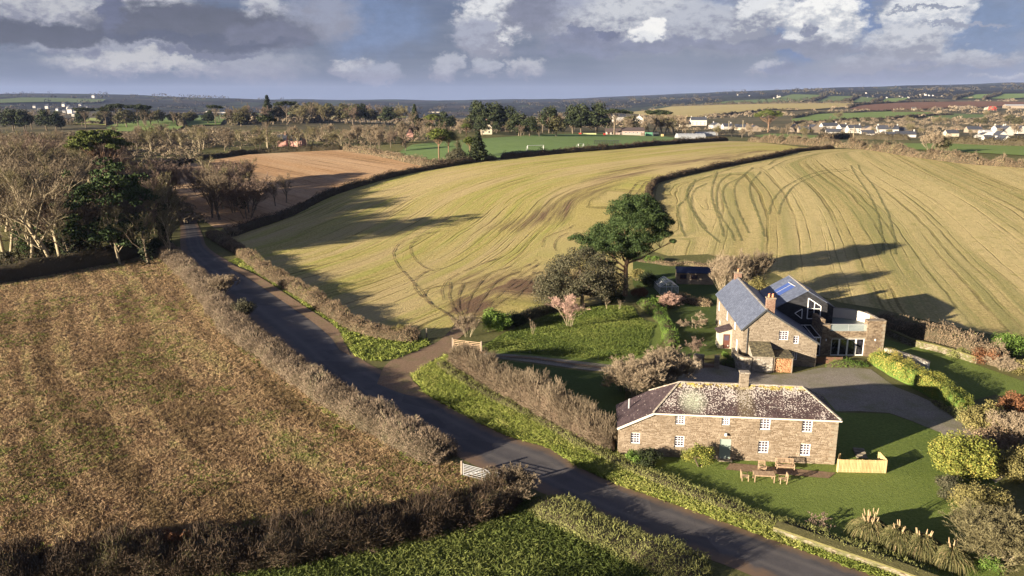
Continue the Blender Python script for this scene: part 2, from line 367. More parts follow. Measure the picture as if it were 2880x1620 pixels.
def roadf(N):
    p = N.pos(); a = N.noise(p, .35, 4, .6); g = N.noise(p, 9, 4, .7); e = N.attr('s')
    c = N.ramp(a, [(.3, (.043, .043, .050)), (.7, (.082, .078, .084))])
    c = N.mix(N.rng(g, .4, .7, 0, .35), c, (.13, .115, .10))
    w = N.noise(p, .8, 4)
    # worn wheel tracks lie where wheels run; mud collects on the edges
    tr = N.m('ABSOLUTE', N.m('SUBTRACT', N.m('ABSOLUTE', e), .42)); c = N.mix(N.rng(tr, .0, .2, .45, 0), c, (.13, .12, .115)); pt = N.sep(N.vor(N.vm('MULTIPLY', p, (.22, .22, 0)), 1., out='Color'))[0]; c = N.mix(N.rng(pt, .78, .8, 0, .45), c, (.035, .034, .038)); c = N.mix(N.rng(N.vor(p, .55, 'DISTANCE_TO_EDGE'), .0, .012, .35, 0), c, (.03, .03, .03))
    c = N.mix(N.rng(N.m('ADD', N.m('ABSOLUTE', e), N.m('MULTIPLY', N.m('SUBTRACT', w, .5), .5)), .68, .95, 0, .9), c, (.15, .10, .065))
    return dict(c=c, h=g, d=.02, s=.4)
M['road'] = mat('worn_asphalt', roadf, .75, .3)
def gravelf(N):
    p = N.pos(); a = N.noise(p, .22, 4, .6); g = N.noise(p, 6, 5, .8)
    c = N.ramp(g, [(.3, (.12, .105, .085)), (.5, (.22, .20, .17)), (.7, (.33, .30, .26))])
    c = N.mix(N.rng(a, .45, .65, 0, .6), c, (.13, .135, .06))
    return dict(c=c, h=g, d=.05, s=.7)
M['gravel'] = mat('gravel_yard', gravelf, .95, .1)
def dirtf(N):
    p = N.pos(); a = N.noise(p, .5, 4, .6); g = N.noise(p, 5, 5, .8)
    c = N.ramp(g, [(.3, (.13, .085, .055)), (.55, (.22, .155, .105)), (.75, (.32, .24, .17))])
    c = N.mix(N.rng(a, .5, .7, 0, .5), c, (.12, .13, .05))
    return dict(c=c, h=g, d=.08, s=.7)
M['dirt'] = mat('muddy_track', dirtf, .95, .1)
M['rut'] = mat('rut_mud', lambda N: dict(c=N.ramp(N.noise(N.pos(), 1.5, 4, .7), [(.35, (.08, .058, .035)), (.7, (.20, .15, .08))]), Alpha=N.rng(N.noise(N.pos(), .6, 4, .8), .38, .60, .05, .95)), .95)
M['rut_green'] = mat('rut_green', lambda N: dict(c=N.ramp(N.noise(N.pos(), 1.5, 4, .7), [(.35, (.11, .12, .045)), (.7, (.22, .22, .09))]), Alpha=N.rng(N.noise(N.pos(), .45, 4, .8), .36, .6, .25, .85)), .95)
# ------------------------------------------------------------------ ground sheets
def terrain_sheet(ys, name, m, zoff=0):
    sx = np.linspace(-1, 1, 420); sx = np.sign(sx)*np.abs(sx)**1.05*1.35
    Y, SX = np.meshgrid(ys, sx, indexing='ij'); X = SX*(70+.95*np.maximum(Y, 0))
    Z = hh(X, Y)+zoff; V = np.stack([X, Y, Z], -1).reshape(-1, 3); a, b = Y.shape
    i = np.arange(a*b).reshape(a, b); Q = np.stack([i[:-1, :-1], i[:-1, 1:], i[1:, 1:], i[1:, :-1]], -1).reshape(-1, 4)
    return struct(MB().add(V, Q).build(name, m, smooth=True))
r1 = np.r_[np.linspace(-60, 100, 30, endpoint=False), np.exp(np.linspace(math.log(100), math.log(620), 190))]
terrain_sheet(r1, 'ground', M['ground'])
r2 = np.exp(np.linspace(math.log(620), math.log(2600), 150)); terrain_sheet(r2, 'valley_ground', M['valley'])
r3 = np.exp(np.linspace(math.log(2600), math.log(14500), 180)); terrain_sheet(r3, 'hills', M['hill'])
import bmesh
def sheet(name, P, m, lvl=1, cell=None, st=None, mudf=None):
    """P: world polygon; draped, cut on a grid"""
    P = np.array(P, float); ymax = P[:, 1].max(); ymin = P[:, 1].min()
    cell = cell or (2.5 if ymax < 220 else (4 if ymax < 450 else (12 if ymax < 900 else 60)))
    bm = bmesh.new(); f = bm.faces.new([bm.verts.new((x, y, 0)) for x, y in P])
    bmesh.ops.triangulate(bm, faces=bm.faces[:])
    for ax in (0, 1):
        lo, hi = P[:, ax].min(), P[:, ax].max()
        for c in np.arange(math.ceil(lo/cell)*cell, hi, cell):
            no = (1, 0, 0) if ax == 0 else (0, 1, 0)
            bmesh.ops.bisect_plane(bm, geom=bm.verts[:]+bm.edges[:]+bm.faces[:], plane_co=(c, c, 0), plane_no=no)
    me = bpy.data.meshes.new(name); bm.to_mesh(me); bm.free()
    n = len(me.vertices); co_ = np.zeros(n*3, np.float32); me.vertices.foreach_get('co', co_); co_ = co_.reshape(-1, 3)
    x, y = co_[:, 0].astype(float), co_[:, 1].astype(float)
    dd = np.maximum(y, 50); co_[:, 2] = hh(x, y)+lvl*(.012+np.maximum(0, dd-100)*.00035)+np.maximum(0, dd-300)*.0004
    me.vertices.foreach_set('co', co_.ravel())
    s_, t_ = st(x, y) if st else (x, y)
    for k, v in (('s', s_), ('t', t_), ('m', mudf(x, y) if mudf else np.zeros(n))):
        a = me.attributes.new(k, 'FLOAT', 'POINT'); a.data.foreach_set('value', np.asarray(v, np.float32))
    me.polygons.foreach_set('use_smooth', np.ones(len(me.polygons), bool)); me.update(); me.materials.append(m)
    # faces look up
    bm = bmesh.new(); bm.from_mesh(me)
    for f in bm.faces:
        if f.normal.z < 0: f.normal_flip()
    bm.to_mesh(me); bm.free()
    o = bpy.data.objects.new(name, me); COL.objects.link(o); return struct(o)
def smooth_poly(P, n=6): P = list(P); return cr(P+[P[0]], n)[:-1]
# lines that bound the near fields (world coordinates)
H1 = resamp(cr(atp([(455,700),(500,742),(560,800),(612,865),(672,935),(745,990),(850,1065),(950,1133),(1060,1195),(1180,1262),(1262,1300)])), 1)
H2 = resamp(cr(atp([(590,660),(640,690),(690,722),(745,765),(815,808),(890,852),(946,890),(1020,930),(1114,952),(1180,958)])), 1)
H7 = resamp(cr(atp([(1812,640),(1823,575),(1828,535),(1859,510),(1999,477),(2160,446),(2244,427),(2345,419)])), 2)
H8 = resamp(cr(atp([(640,668),(720,640),(818,605),(916,556),(1027,519),(1139,490),(1251,470),(1363,453),(1482,441),(1636,427),(1775,416),(1999,399),(2045,397)])), 2)
RR = [(566,663),(581,697),(648,742),(722,779),(883,883),(965,943),(1010,1010),(1100,1060),(1200,1116),(1293,1166),(1417,1228),(1548,1268),(1627,1320),(1738,1369),(1900,1425),(2236,1548),(2460,1625),(2700,1710)]
RL = [(517,641),(521,705),(570,762),(628,823),(700,890),(805,975),(917,1060),(1040,1140),(1173,1207),(1290,1268),(1390,1335),(1490,1355),(1600,1405),(1712,1460),(1850,1515),(2060,1575),(2200,1640),(2500,1750)]
ra = resamp(cr(atp([(540,600)]+RR)), 1.5); rl = resamp(cr(atp([(505,600)]+RL)), 1.5)
n_ = 160
def rs_n(P, n):
    d = np.r_[0, np.cumsum(np.linalg.norm(np.diff(P, axis=0), axis=1))]; t = np.linspace(0, d[-1], n); return np.stack([np.interp(t, d, P[:, k]) for k in (0, 1)], 1)
ra = rs_n(ra, n_)
# pair each right-edge point with the nearest left-edge point so the road keeps its width
rl2 = []
for p in ra:
    k = np.argmin(np.linalg.norm(rl-p, axis=1)); rl2.append(rl[k])
rl2 = np.array(rl2); 
for _ in range(6): rl2[1:-1] = (rl2[:-2]+rl2[1:-1]*2+rl2[2:])/4
cross = np.linspace(-1, 1, 13)
def road_pt(e): return (ra+rl2)/2+(ra-rl2)/2*e
V = []; sa = []
for e in cross:
    q = (ra+rl2)/2+(rl2-ra)/2*(e*1.0); ext = (rl2-ra)/np.linalg.norm(rl2-ra, axis=1, keepdims=True)
    if e > .99: q = q+ext*.8
    if e < -.99: q = q-ext*.3
    V.append(np.c_[q, hh(q[:, 0], q[:, 1])+.03+np.maximum(0, q[:, 1]-100)*.0006]); sa.append(np.full(n_, e))
V = np.array(V); i = np.arange(13*n_).reshape(13, n_); Q = np.stack([i[:-1, :-1], i[:-1, 1:], i[1:, 1:], i[1:, :-1]], -1).reshape(-1, 4)
struct(MB().add(V.reshape(-1, 3), Q).build('road', M['road'], smooth=True, attrs={'s': np.array(sa).ravel()}))
LH8 = H8; crvR = resamp(cr(atp([(1330,905),(1420,800),(1560,670),(1680,560),(1810,495),(2000,450),(2160,425)])), 3)
gw = np.array(at(1300, 915)); mudc = np.array(at(1500, 800)); mudd = np.array(at(1330, 860))
def stB(x, y): return (dist_line(x, y, H8)-dist_line(x, y, crvR))*.5, x+y
bandB = resamp(cr(atp([(1440,640),(1560,600),(1680,520),(1800,475),(2000,445),(2150,425)])), 3)
def mudB(x, y):
    a = np.exp(-((x-mudc[0])/20)**2-((y-mudc[1])/15)**2)*.75; b = np.exp(-((x-mudd[0])/5)**2-((y-mudd[1])/9)**2)
    c = np.exp(-(dist_line(x, y, bandB)/10)**2)*.56
    return np.maximum(np.maximum(a, b), c)
PB = [tuple(p) for p in H8[::6]]+atp([(2110,399),(2170,405),(2250,414),(2345,419)])+[tuple(p) for p in H7[::-1][::6]]+atp([(1800,700),(1790,760),(1700,850),(1560,880),(1440,905),(1345,905),(1300,940),(1180,955)])+[tuple(p) for p in H2[::-1][::5]]
sheet('stubble_field', PB, M['field_b'], 1, 3, stB, mudB)
nC = np.array((.95, -.31))
def stC(x, y):
    d = dist_line(x, y, H7); k = np.clip((d-5)/11, 0, 1); k = k*k*(3-2*k); return d*(1-k)+(x*nC[0]+y*nC[1]+12*np.sin(np.clip((y-190)/130, 0, 1)*PI/2)**2)*k, x*.31+y*.95
PC = [tuple(p) for p in H7[::5]]+atp([(2450,421),(2546,438),(2719,461),(2900,472)])+[(260, 225), (260, 130), (120, 95)]+atp([(2880,985),(2832,950),(2700,922),(2560,890),(2470,868),(2360,850),(2260,815),(2180,770),(2080,740),(1990,715),(1880,720),(1812,700)])
def mudC(x, y): 
    c = np.array(at(1990, 735)); return np.exp(-((x-c[0])/14)**2-((y-c[1])/6)**2)*.9
sheet('striped_stubble_field', PC, M['field_c'], 1, 3, stC, mudC)
PA = [tuple(p) for p in H1[::4]]+atp([(1330,1330),(1400,1400),(1250,1460),(1000,1530),(700,1580),(300,1620),(-200,1660)])+[(-75, 60), (-105, 110), (-135, 150)]+atp([(-40,790),(200,742),(400,700)])
H1r = H1
H12w = np.array(atp([(-120,815),(0,790),(150,765),(300,735),(400,712),(470,696)])); H1end = H1[int(len(H1)*.62):]
mudA = lambda x, y: np.clip(np.maximum(.85*np.exp(-(dist_line(x, y, H12w)/9)**2), .75*np.exp(-(np.maximum(0, dist_line(x, y, H1end)-2)/4.5)**2))+.3*(vnoise(x, y, 9, 41)-.5), 0, 1)
sheet('weedy_field', PA, M['field_a'], 1, 2.5, lambda x, y: (dist_line(x, y, H1r), y-x*.3), mudA)
PD = atp([(430,492),(560,456),(700,436),(850,428),(965,423),(1060,437),(1150,456),(1215,470),(1100,490),(980,520),(880,556),(780,605),(700,640),(600,640),(500,560)])
dd_ = np.array(at(1195, 468))-np.array(at(905, 429)); dd_ /= np.linalg.norm(dd_)
sheet('ploughed_field', PD, M['field_d'], 2, 4, lambda x, y: (x*-dd_[1]+y*dd_[0], x*dd_[0]+y*dd_[1]))
sheet('sports_pitch', atp([(1120,430),(1160,408),(1290,396),(1400,388),(1560,379),(1700,378),(1860,383),(1925,392),(1880,404),(1775,412),(1636,422),(1482,436),(1363,449),(1260,455),(1150,445)]), M['pitch'], 2, 5)
# garden sheets
sheet('front_lawn', atp([(1690,1265),(1760,1300),(1830,1335),(1931,1362),(2066,1415),(2280,1490),(2420,1540),(2600,1620),(2800,1640),(2860,1500),(2800,1330),(2740,1262),(2644,1217),(2556,1183),(2500,1164),(2352,1161),(2330,1090),(1760,1170)]), M['lawn'], 2)
sheet('orchard_lawn', smooth_poly(atp([(1352,975),(1417,939),(1464,920),(1557,879),(1640,862),(1774,862),(1796,893),(1868,918),(1861,964),(1821,995),(1755,1028),(1666,1023),(1510,1005),(1400,997)])), M['lawn'], 2)
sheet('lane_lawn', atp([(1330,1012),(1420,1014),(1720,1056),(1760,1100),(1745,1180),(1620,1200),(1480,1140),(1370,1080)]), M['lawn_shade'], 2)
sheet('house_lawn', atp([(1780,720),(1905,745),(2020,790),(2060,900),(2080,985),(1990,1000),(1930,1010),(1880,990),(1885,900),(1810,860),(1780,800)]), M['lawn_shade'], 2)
sheet('side_lawn', atp([(2480,950),(2560,975),(2640,985),(2749,1027),(2900,1080),(2900,1130),(2800,1110),(2722,1130),(2640,1080),(2540,1030),(2480,990)]), M['lawn'], 2)
YD = atp([(1880,1028),(1930,1012),(2100,1040),(2170,1055),(2240,1050),(2300,1036),(2380,1030),(2450,1040),(2517,1088),(2578,1112),(2666,1151),(2749,1231),(2840,1330),(2800,1360),(2694,1250),(2644,1217),(2556,1181),(2501,1162),(2418,1157),(2352,1158),(2320,1120),(2250,1085),(1900,1070),(1800,1062),(1700,1046),(1640,1040),(1500,1020),(1400,1008),(1350,1004),(1356,992),(1500,1001),(1640,1018),(1730,1028),(1800,1036)])
sheet('gravel_drive', YD, M['gravel'], 3)
sheet('farm_track', smooth_poly(atp([(1060,1080),(1095,1018),(1207,973),(1240,955),(1270,925),(1290,905),(1330,910),(1300,945),(1276,965),(1352,970),(1358,1000),(1256,996),(1178,1040),(1156,1064),(1200,1112),(1140,1110)]), 4), M['dirt'], 3, 1.5)
vP = smooth_poly(atp([(640,735),(722,772),(883,876),(950,925),(972,968),(1000,1000),(1040,1014),(1095,1014),(1150,996),(1207,968),(1180,950),(1114,955),(1020,932),(946,892),(890,855),(815,812),(745,770),(690,728)]), 4)
sheet('verge', vP, M['meadow'], 4, 1.5)
vP2 = atp([(1260,1000),(1200,1030),(1160,1058),(1200,1108),(1293,1160),(1417,1222),(1548,1262),(1627,1312),(1738,1362),(1900,1418),(2236,1540),(2460,1620),(2640,1690),(2700,1650),(2500,1585),(2350,1530),(2200,1470),(2050,1420),(1900,1350),(1800,1310),(1700,1270),(1600,1222),(1500,1165),(1400,1110),(1300,1050)])
sheet('verge', vP2, M['meadow'], 4, 1.5)
sheet('foreground_grass', atp([(1480,1385),(1400,1420),(1280,1455),(1150,1500),(1000,1535),(840,1565),(640,1592),(450,1615),(0,1660),(-300,1700)])+[(-30, 30), (10, 20), (30, 30)]+atp([(2000,1650),(1776,1560),(1608,1460)]), M['foreground_grass'], 4, 2)
sheet('muddy_verge', cr(atp([(640,742),(722,777),(800,826),(883,880),(950,927),(974,975),(985,1000)]))[:].tolist()+cr(atp([(955,985),(925,945),(860,893),(770,832),(700,785),(640,752)])).tolist(), M['dirt'], 6, 1.5)
sheet('flower_bed', atp([(2054,1303),(2350,1331),(2330,1347),(2040,1322)]), M['dirt'], 5, 1)
FF = [('far_lime', [(150,350),(232,335),(343,333),(318,345),(298,354),(240,352)]), ('far_green', [(375,331),(487,328),(500,342),(517,356),(500,366),(450,372),(320,372),(296,361),(345,345)]),
 ('far_green', [(503,337),(545,327),(645,326),(660,334),(620,352),(531,357),(515,345)]), ('far_green', [(640,330),(720,322),(900,315),(966,319),(870,326),(762,336),(690,340)]),
 ('far_tan', [(780,338),(830,330),(916,324),(1000,323),(960,334),(880,342)]), ('far_lime', [(1036,331),(1111,326),(1150,332),(1055,341)]),
 ('far_tan', [(1760,320),(1885,303),(2060,297),(2240,294),(2400,294),(2384,303),(2300,309),(2160,315),(1980,330),(1880,335)]),
 ('far_brown', [(2425,297),(2523,291),(2747,288),(2900,290),(2900,300),(2635,306),(2495,315),(2389,309)]),
 ('far_green', [(2227,337),(2300,323),(2507,316),(2663,320),(2607,328),(2495,337),(2316,345),(2227,348)]),
 ('far_dull', [(2280,288),(2322,274),(2411,273),(2372,290)]), ('far_dull', [(2380,290),(2422,275),(2467,279),(2453,291)]), ('far_green', [(2466,290),(2492,280),(2557,277),(2520,290)]),
 ('far_green', [(2685,280),(2733,269),(2814,266),(2766,280)]), ('far_green', [(2775,280),(2820,267),(2900,266),(2900,276),(2830,281)]),
 ('far_dull', [(1930,300),(2060,286),(2180,280),(2270,284),(2240,290),(2060,294)]), ('far_dull', [(2180,279),(2230,268),(2310,270),(2275,284)]),
 ('far_green', [(2120,384),(2160,378),(2216,379),(2372,386),(2300,393),(2160,392)]), ('far_green', [(2530,410),(2546,405),(2691,406),(2900,410),(2900,440),(2579,422)]),
 ('far_dull', [(0,282),(60,277),(300,282),(290,288),(120,290),(0,292)]), ('far_dull', [(2600,330),(2680,322),(2800,326),(2760,334),(2640,338)]), ('far_dark', [(2530,285),(2620,280),(2690,284),(2640,290)])]
for k, P in FF: sheet('far_field', atp(P), M[k], 3)
# ruts
def ruts(name, L, m, w=.28, lvl=.03, gap=0):
    b = MB(); w = w*.68
    for P in L:
        for off in ((-gap/2, gap/2) if gap else (0,)):
            q = resamp(cr(atp(P)), .8); n = normals2(q); q = q+n*off; k = len(q)
            ww = w*(.75+.5*vnoise(np.arange(k), np.zeros(k), 3, int(abs(off)*10)))[:, None]; q = q+n*(vnoise(np.arange(k), np.ones(k), 4)[:, None]-.5)*.3
            V = []
            for sgn in (-1, 1):
                e = q+n*ww*sgn; V.append(np.c_[e, hh(e[:, 0], e[:, 1])+lvl+.00075*np.maximum(0, e[:, 1]-60)+.03])
            V = np.concatenate(V); i = np.arange(k-1); b.add(V, np.stack([i, i+1, k+i+1, k+i], 1))
    return struct(b.build(name, m))
z4 = lambda L: zp(480, 600, .3727, L)
ruts('tyre_tracks', [z4([(1960,150),(1760,210),(1685,280),(1700,370),(1800,490),(1900,600),(1960,680),(2080,760),(2190,830)]),
 z4([(1880,190),(1810,240),(1820,320),(1900,400),(1990,440)]), z4([(2050,420),(1930,440),(1850,500),(1840,570),(1930,660),(2100,770),(2210,840)]),
 z4([(2300,520),(2120,540),(1950,570),(1910,640),(1980,710)]), z4([(2110,520),(2100,620),(2130,720),(2210,820)]), z4([(2210,530),(2170,620),(2170,720),(2220,820)]),
 z4([(2576,400),(2400,460),(2280,600),(2230,720),(2230,830)]), z4([(2640,440),(2480,500),(2370,620),(2300,740),(2240,820)]), z4([(2800,440),(2600,520),(2450,640),(2400,700)]),
 z4([(2860,500),(2700,560),(2520,650),(2380,750),(2260,830)]), z4([(2500,330),(2300,400),(2130,480),(2050,560),(2060,660)]),
 zp(1440,500,.2795,[(250,830),(120,900),(0,940)]), zp(1440,500,.2795,[(280,860),(120,960),(0,1040)]), zp(1440,500,.2795,[(240,930),(100,1060),(0,1120)]), zp(1440,500,.2795,[(200,1010),(90,1150),(10,1230)]),
 zp(1440,500,.2795,[(560,560),(470,600),(420,680),(440,740)]), zp(1440,500,.2795,[(620,480),(530,530),(340,600),(300,700)])], M['rut'], .24)
ruts('tyre_tracks', [zp(1440,200,.2795,[(1400,1090),(1270,1120),(1200,1200),(1140,1290)]), zp(1440,200,.2795,[(1400,1110),(1330,1130),(1260,1230),(1210,1290)])], M['rut'], .35)
zq = lambda L: zp(1440, 500, .2795, L); z5 = lambda L: zp(2160, 200, .2795, L)
ruts('tyre_tracks', [zq([(2060,-60),(2020,60),(2010,220),(2080,420),(2130,600)]), zq([(2300,-120),(1900,20),(1780,90),(1760,220),(1900,480),(2090,660)]), zq([(1840,20),(1740,220),(1665,300),(1690,480),(1740,600)]),
 zq([(2420,-100),(2280,10),(2150,80),(2120,200),(2250,500),(2310,640)]), zq([(2500,-60),(2400,60),(2400,200),(2480,400),(2540,600)]), zq([(2200,-40),(2080,60),(2060,300),(2180,520),(2240,640)]), zq([(1960,60),(1830,130),(1810,300),(1950,520)]),
 zq([(2330,-20),(2240,80),(2260,300),(2380,560)]), z5([(835,950),(850,1000),(950,1150),(1040,1300),(1100,1449),(1150,1700),(1160,1850)]), z5([(905,945),(930,1010),(1060,1160),(1150,1330),(1210,1449),(1270,1700),(1280,1850)]),
 z5([(800,985),(500,1020),(200,1150),(60,1280),(0,1449)]), z5([(820,1000),(540,1040),(280,1150),(150,1300),(100,1449)]), z5([(500,840),(200,900),(0,1000)]), z5([(430,820),(120,880),(0,950)])], M['rut_green'], .38)
ruts('drive_ruts', [[(1400,1003),(1510,1012),(1640,1030),(1720,1040)]], M['dirt'], .35, .09)
# ------------------------------------------------------------------ vegetation builders
def unit(v): return v/(np.linalg.norm(v, axis=-1, keepdims=True)+1e-9)
def spawn(P0, P2, k, t0, t1, ang, ratio, upb, jit=.3, segs=2, L0=None, droop=0.):
    """children of branches P0->P2 (n,3); returns start, mid, end"""
    n = len(P0); t = rng.uniform(t0, t1, (n, k)); t = np.sort(t, 1)
    A = P0[:, None]+(P2-P0)[:, None]*t[..., None]; d = unit(P2-P0)[:, None]
    L = (np.linalg.norm(P2-P0, axis=1) if L0 is None else L0)
    q = unit(np.cross(np.broadcast_to(d, A.shape), rng.normal(size=A.shape)))
    th = np.abs(rng.normal(ang, .18, (n, k)))[..., None]
    nd = unit(d*np.cos(th)+q*np.sin(th)+np.array([0, 0, upb]))
    ln = (np.broadcast_to(np.asarray(L).reshape(-1, 1), (n, k))*ratio*rng.uniform(1-jit, 1+jit, (n, k))*(1.15-.5*t))[..., None]
    B = A+nd*ln*.5; nd2 = unit(nd+rng.normal(size=nd.shape)*.18+np.array([0, 0, upb*.8-droop])); E = B+nd2*ln*.5
    return A.reshape(-1, 3), B.reshape(-1, 3), E.reshape(-1, 3)
def bare_tree(name, h, bark, twig, n=(8, 6, 5, 4), stems=1, tr=.022, spread=.75, tw=.05, upb=.35, clear=.25, ivy=0, seed=0, root=None, crown_only_h=None, limbr=.42):
    """a leafless tree; trunk part with the limbs, crown part with the fine twigs; h is its height"""
    trunk = MB(); crown = MB()
    if stems == 1:
        A = np.array([[0, 0, -.3]]); E = np.array([[rng.normal()*.03*h, rng.normal()*.03*h, h*(.55 if clear > .1 else .3)]]); Bm = (A+E)/2+rng.normal(size=(1, 3))*[.02*h, .02*h, 0]
    else:
        a = rng.uniform(0, 2*PI, stems); r = rng.uniform(.15, .5, stems)*spread
        A = np.c_[np.cos(a)*.05*h, np.sin(a)*.05*h, np.full(stems, -.2)]; E = A+np.c_[np.cos(a)*r*h*.55, np.sin(a)*r*h*.55, rng.uniform(.4, .6, stems)*h]; Bm = (A+E)/2+np.c_[np.cos(a), np.sin(a), a*0]*(-.02*h)
    r0 = tr*h/(1 if stems == 1 else stems**.45)
    trunk.tubes(A, Bm, r0, r0*.8, 7, .5); trunk.tubes(Bm, E, r0*.8, r0*.45, 7, .5)
    lev = (A, E); L0 = np.full(len(A), h*limbr/.5); rr = r0*.45
    a1, b1, e1 = spawn(A, E, n[0], clear if stems == 1 else .35, 1, .75*spread+.15, .5, upb, L0=L0)
    trunk.tubes(a1, b1, rr, rr*.65, 5, .55); trunk.tubes(b1, e1, rr*.65, rr*.3, 5, .6)
    a2, b2, e2 = spawn(a1, e1, n[1], .25, 1, .65, .5, upb*.6)
    trunk.tubes(a2, b2, rr*.36, rr*.24, 4, .6); trunk.tubes(b2, e2, rr*.24, rr*.12, 4, .7)
    a3, b3, e3 = spawn(a2, e2, n[2], .15, 1, .6, .55, upb*.5)
    tt = lambda k: np.clip(rng.normal(.5, .2, k), 0, 1)
    crown.ribs(a3, b3, tw*1.3, tw, tt(len(a3))); crown.ribs(b3, e3, tw, tw*.6, tt(len(a3)))
    a4, b4, e4 = spawn(a3, e3, n[3], .1, 1, .6, .65, upb*.4)
    crown.ribs(a4, b4, tw*.8, tw*.6, tt(len(a4))); crown.ribs(b4, e4, tw*.6, tw*.35, tt(len(a4)))
    top = e4[:, 2].max(); sc = h/np.percentile(e4[:, 2], 99.3)
    for b in (trunk, crown): b.V = [v*sc for v in b.V]
    if ivy:
        k = ivy; t = rng.random(k)**.8; P = A[0]+(E[0]-A[0])*t[:, None]*1.15; nn = unit(np.c_[rng.normal(size=(k, 2)), rng.normal(size=k)*.3])
        P = P*sc+nn*(r0*1.5+.25+.7*rng.random((k, 1))*h/16); iv = MB().leaves(P, nn+rng.normal(size=(k, 3))*.5, .45*h/16+.1, .8, tt(k))
    root = root or thing(name, None, None, (0, 0, 0))
    o1 = trunk.build('trunk', bark, root); o2 = crown.build('crown', twig, root); ks = [o1, o2]
    if ivy: ks.append(iv.build('ivy', M['leaf_dark'], root))
    KIDS[root.name] = ks; return root
def clump_leaves(mb, C, r, n, size, asp=.7, flat=.7, up=0., core=0.):
    """leaf cards over the surface of clumps at C (k,3) radius r"""
    k = len(C); d = unit(rng.normal(size=(k, n, 3))+np.array([0, 0, up])); rr = np.broadcast_to(np.asarray(r, float).reshape(-1, 1, 1), (k, n, 1))*rng.uniform(.55, 1.08, (k, n, 1))
    P = C[:, None]+d*rr*np.array([1, 1, flat]); nn = d+rng.normal(size=d.shape)*.55
    t = np.clip(rng.normal(.48, .17, (k, n))+rng.normal(0, .09, (k, 1)), 0, 1)
    mb.leaves(P.reshape(-1, 3), nn.reshape(-1, 3), size*rng.uniform(.6, 1.3, k*n), asp, t.reshape(-1))
def leafy_tree(name, clumps, rads, h, m, bark, n=140, size=.3, flat=.7, trunk_r=.3, lean=(0, 0), trunk_h=None, up=.2, limbs=True, part='crown', asp=.7, root=None):
    C = np.asarray(clumps, float); crown = MB(); clump_leaves(crown, C, rads, n, size, asp, flat, up)
    tr = MB(); th = trunk_h or h*.5; top = np.array([lean[0], lean[1], th])
    tr.tubes([[0, 0, -.4], top*.5+[0.05, 0, 0]], [top*.5+[.05, 0, 0], top], [trunk_r, trunk_r*.8], [trunk_r*.8, trunk_r*.6], 8)
    if limbs:
        s = rng.uniform(.55, 1, (len(C), 1)); st = top*s; mid = (st+C)/2-np.array([0, 0, .04*h]); lr = trunk_r*.26
        tr.tubes(st, mid, lr, lr*.7, 5); tr.tubes(mid, C, lr*.7, lr*.25, 5)
    root = root or thing(name, None, None, (0, 0, 0)); KIDS[root.name] = [crown.build(part, m, root), tr.build('trunk' if limbs or trunk_r > .15 else 'stem', bark, root)]
    return root
def dome(k, c, R3, low=-.2, inner=.5):
    d = unit(rng.normal(size=(k*4, 3))); d = d[d[:, 2] > low][:k]; return np.array(c)+d*np.array(R3)*rng.uniform(inner, 1, (len(d), 1))
def bush(name, loc, Rx, Ry, hgt, m, label, cat='bush', size=.16, n=None, group=None, lump=.55, stemm='bark', twigs=0, twm=None, rz=0):
    """shrub of leaf clumps"""
    k = int(12+Rx*Ry*5); C = dome(k, (0, 0, hgt*.42), (Rx*.72, Ry*.72, hgt*.42), -.5, .35)
    r = lump*min(Rx, Ry, hgt)*rng.uniform(.5, .95, len(C)); n = n or int(min(420, max(60, 11*(np.mean(r)/size)**2)))
    mb = MB(); clump_leaves(mb, C, r, n, size, .75, .9, .15)
    root = thing(name, label, cat, loc, rz, group)
    f = mb.build('foliage', M[m], root); st = MB(); a = rng.uniform(0, 2*PI, 5)
    st.tubes(np.c_[np.cos(a)*.05, np.sin(a)*.05, a*0-.1], np.c_[np.cos(a)*Rx*.4, np.sin(a)*Ry*.4, a*0+hgt*.5], .06, .03, 5); st.build('stem', M[stemm], root)
    KIDS[root.name] = list(root.children); return root
def twig_bush(name, loc, rad, h, bark, twig, label, cat='shrub', stems=14, n=(5, 5, 4, 3), tw=.04, upb=.3, spread=1., group=None, rz=0):
    root = bare_tree(name, h, M[bark], M[twig], (n[0], n[1], n[2]+1, n[3]+1), stems, .012, spread, tw*.55, upb, .3)
    xs = max(abs(v.co.x) for v in root.children[1].data.vertices) if False else None
    bb = np.array([tuple(c) for c in root.children[1].bound_box]); cur = (bb[:, 0].max()-bb[:, 0].min())/2*.85
    k = rad/cur
    for c in root.children: c.scale = (k, k, 1)
    root.location = loc; root.rotation_euler = (0, 0, rz); return tag(root, label, cat, group)
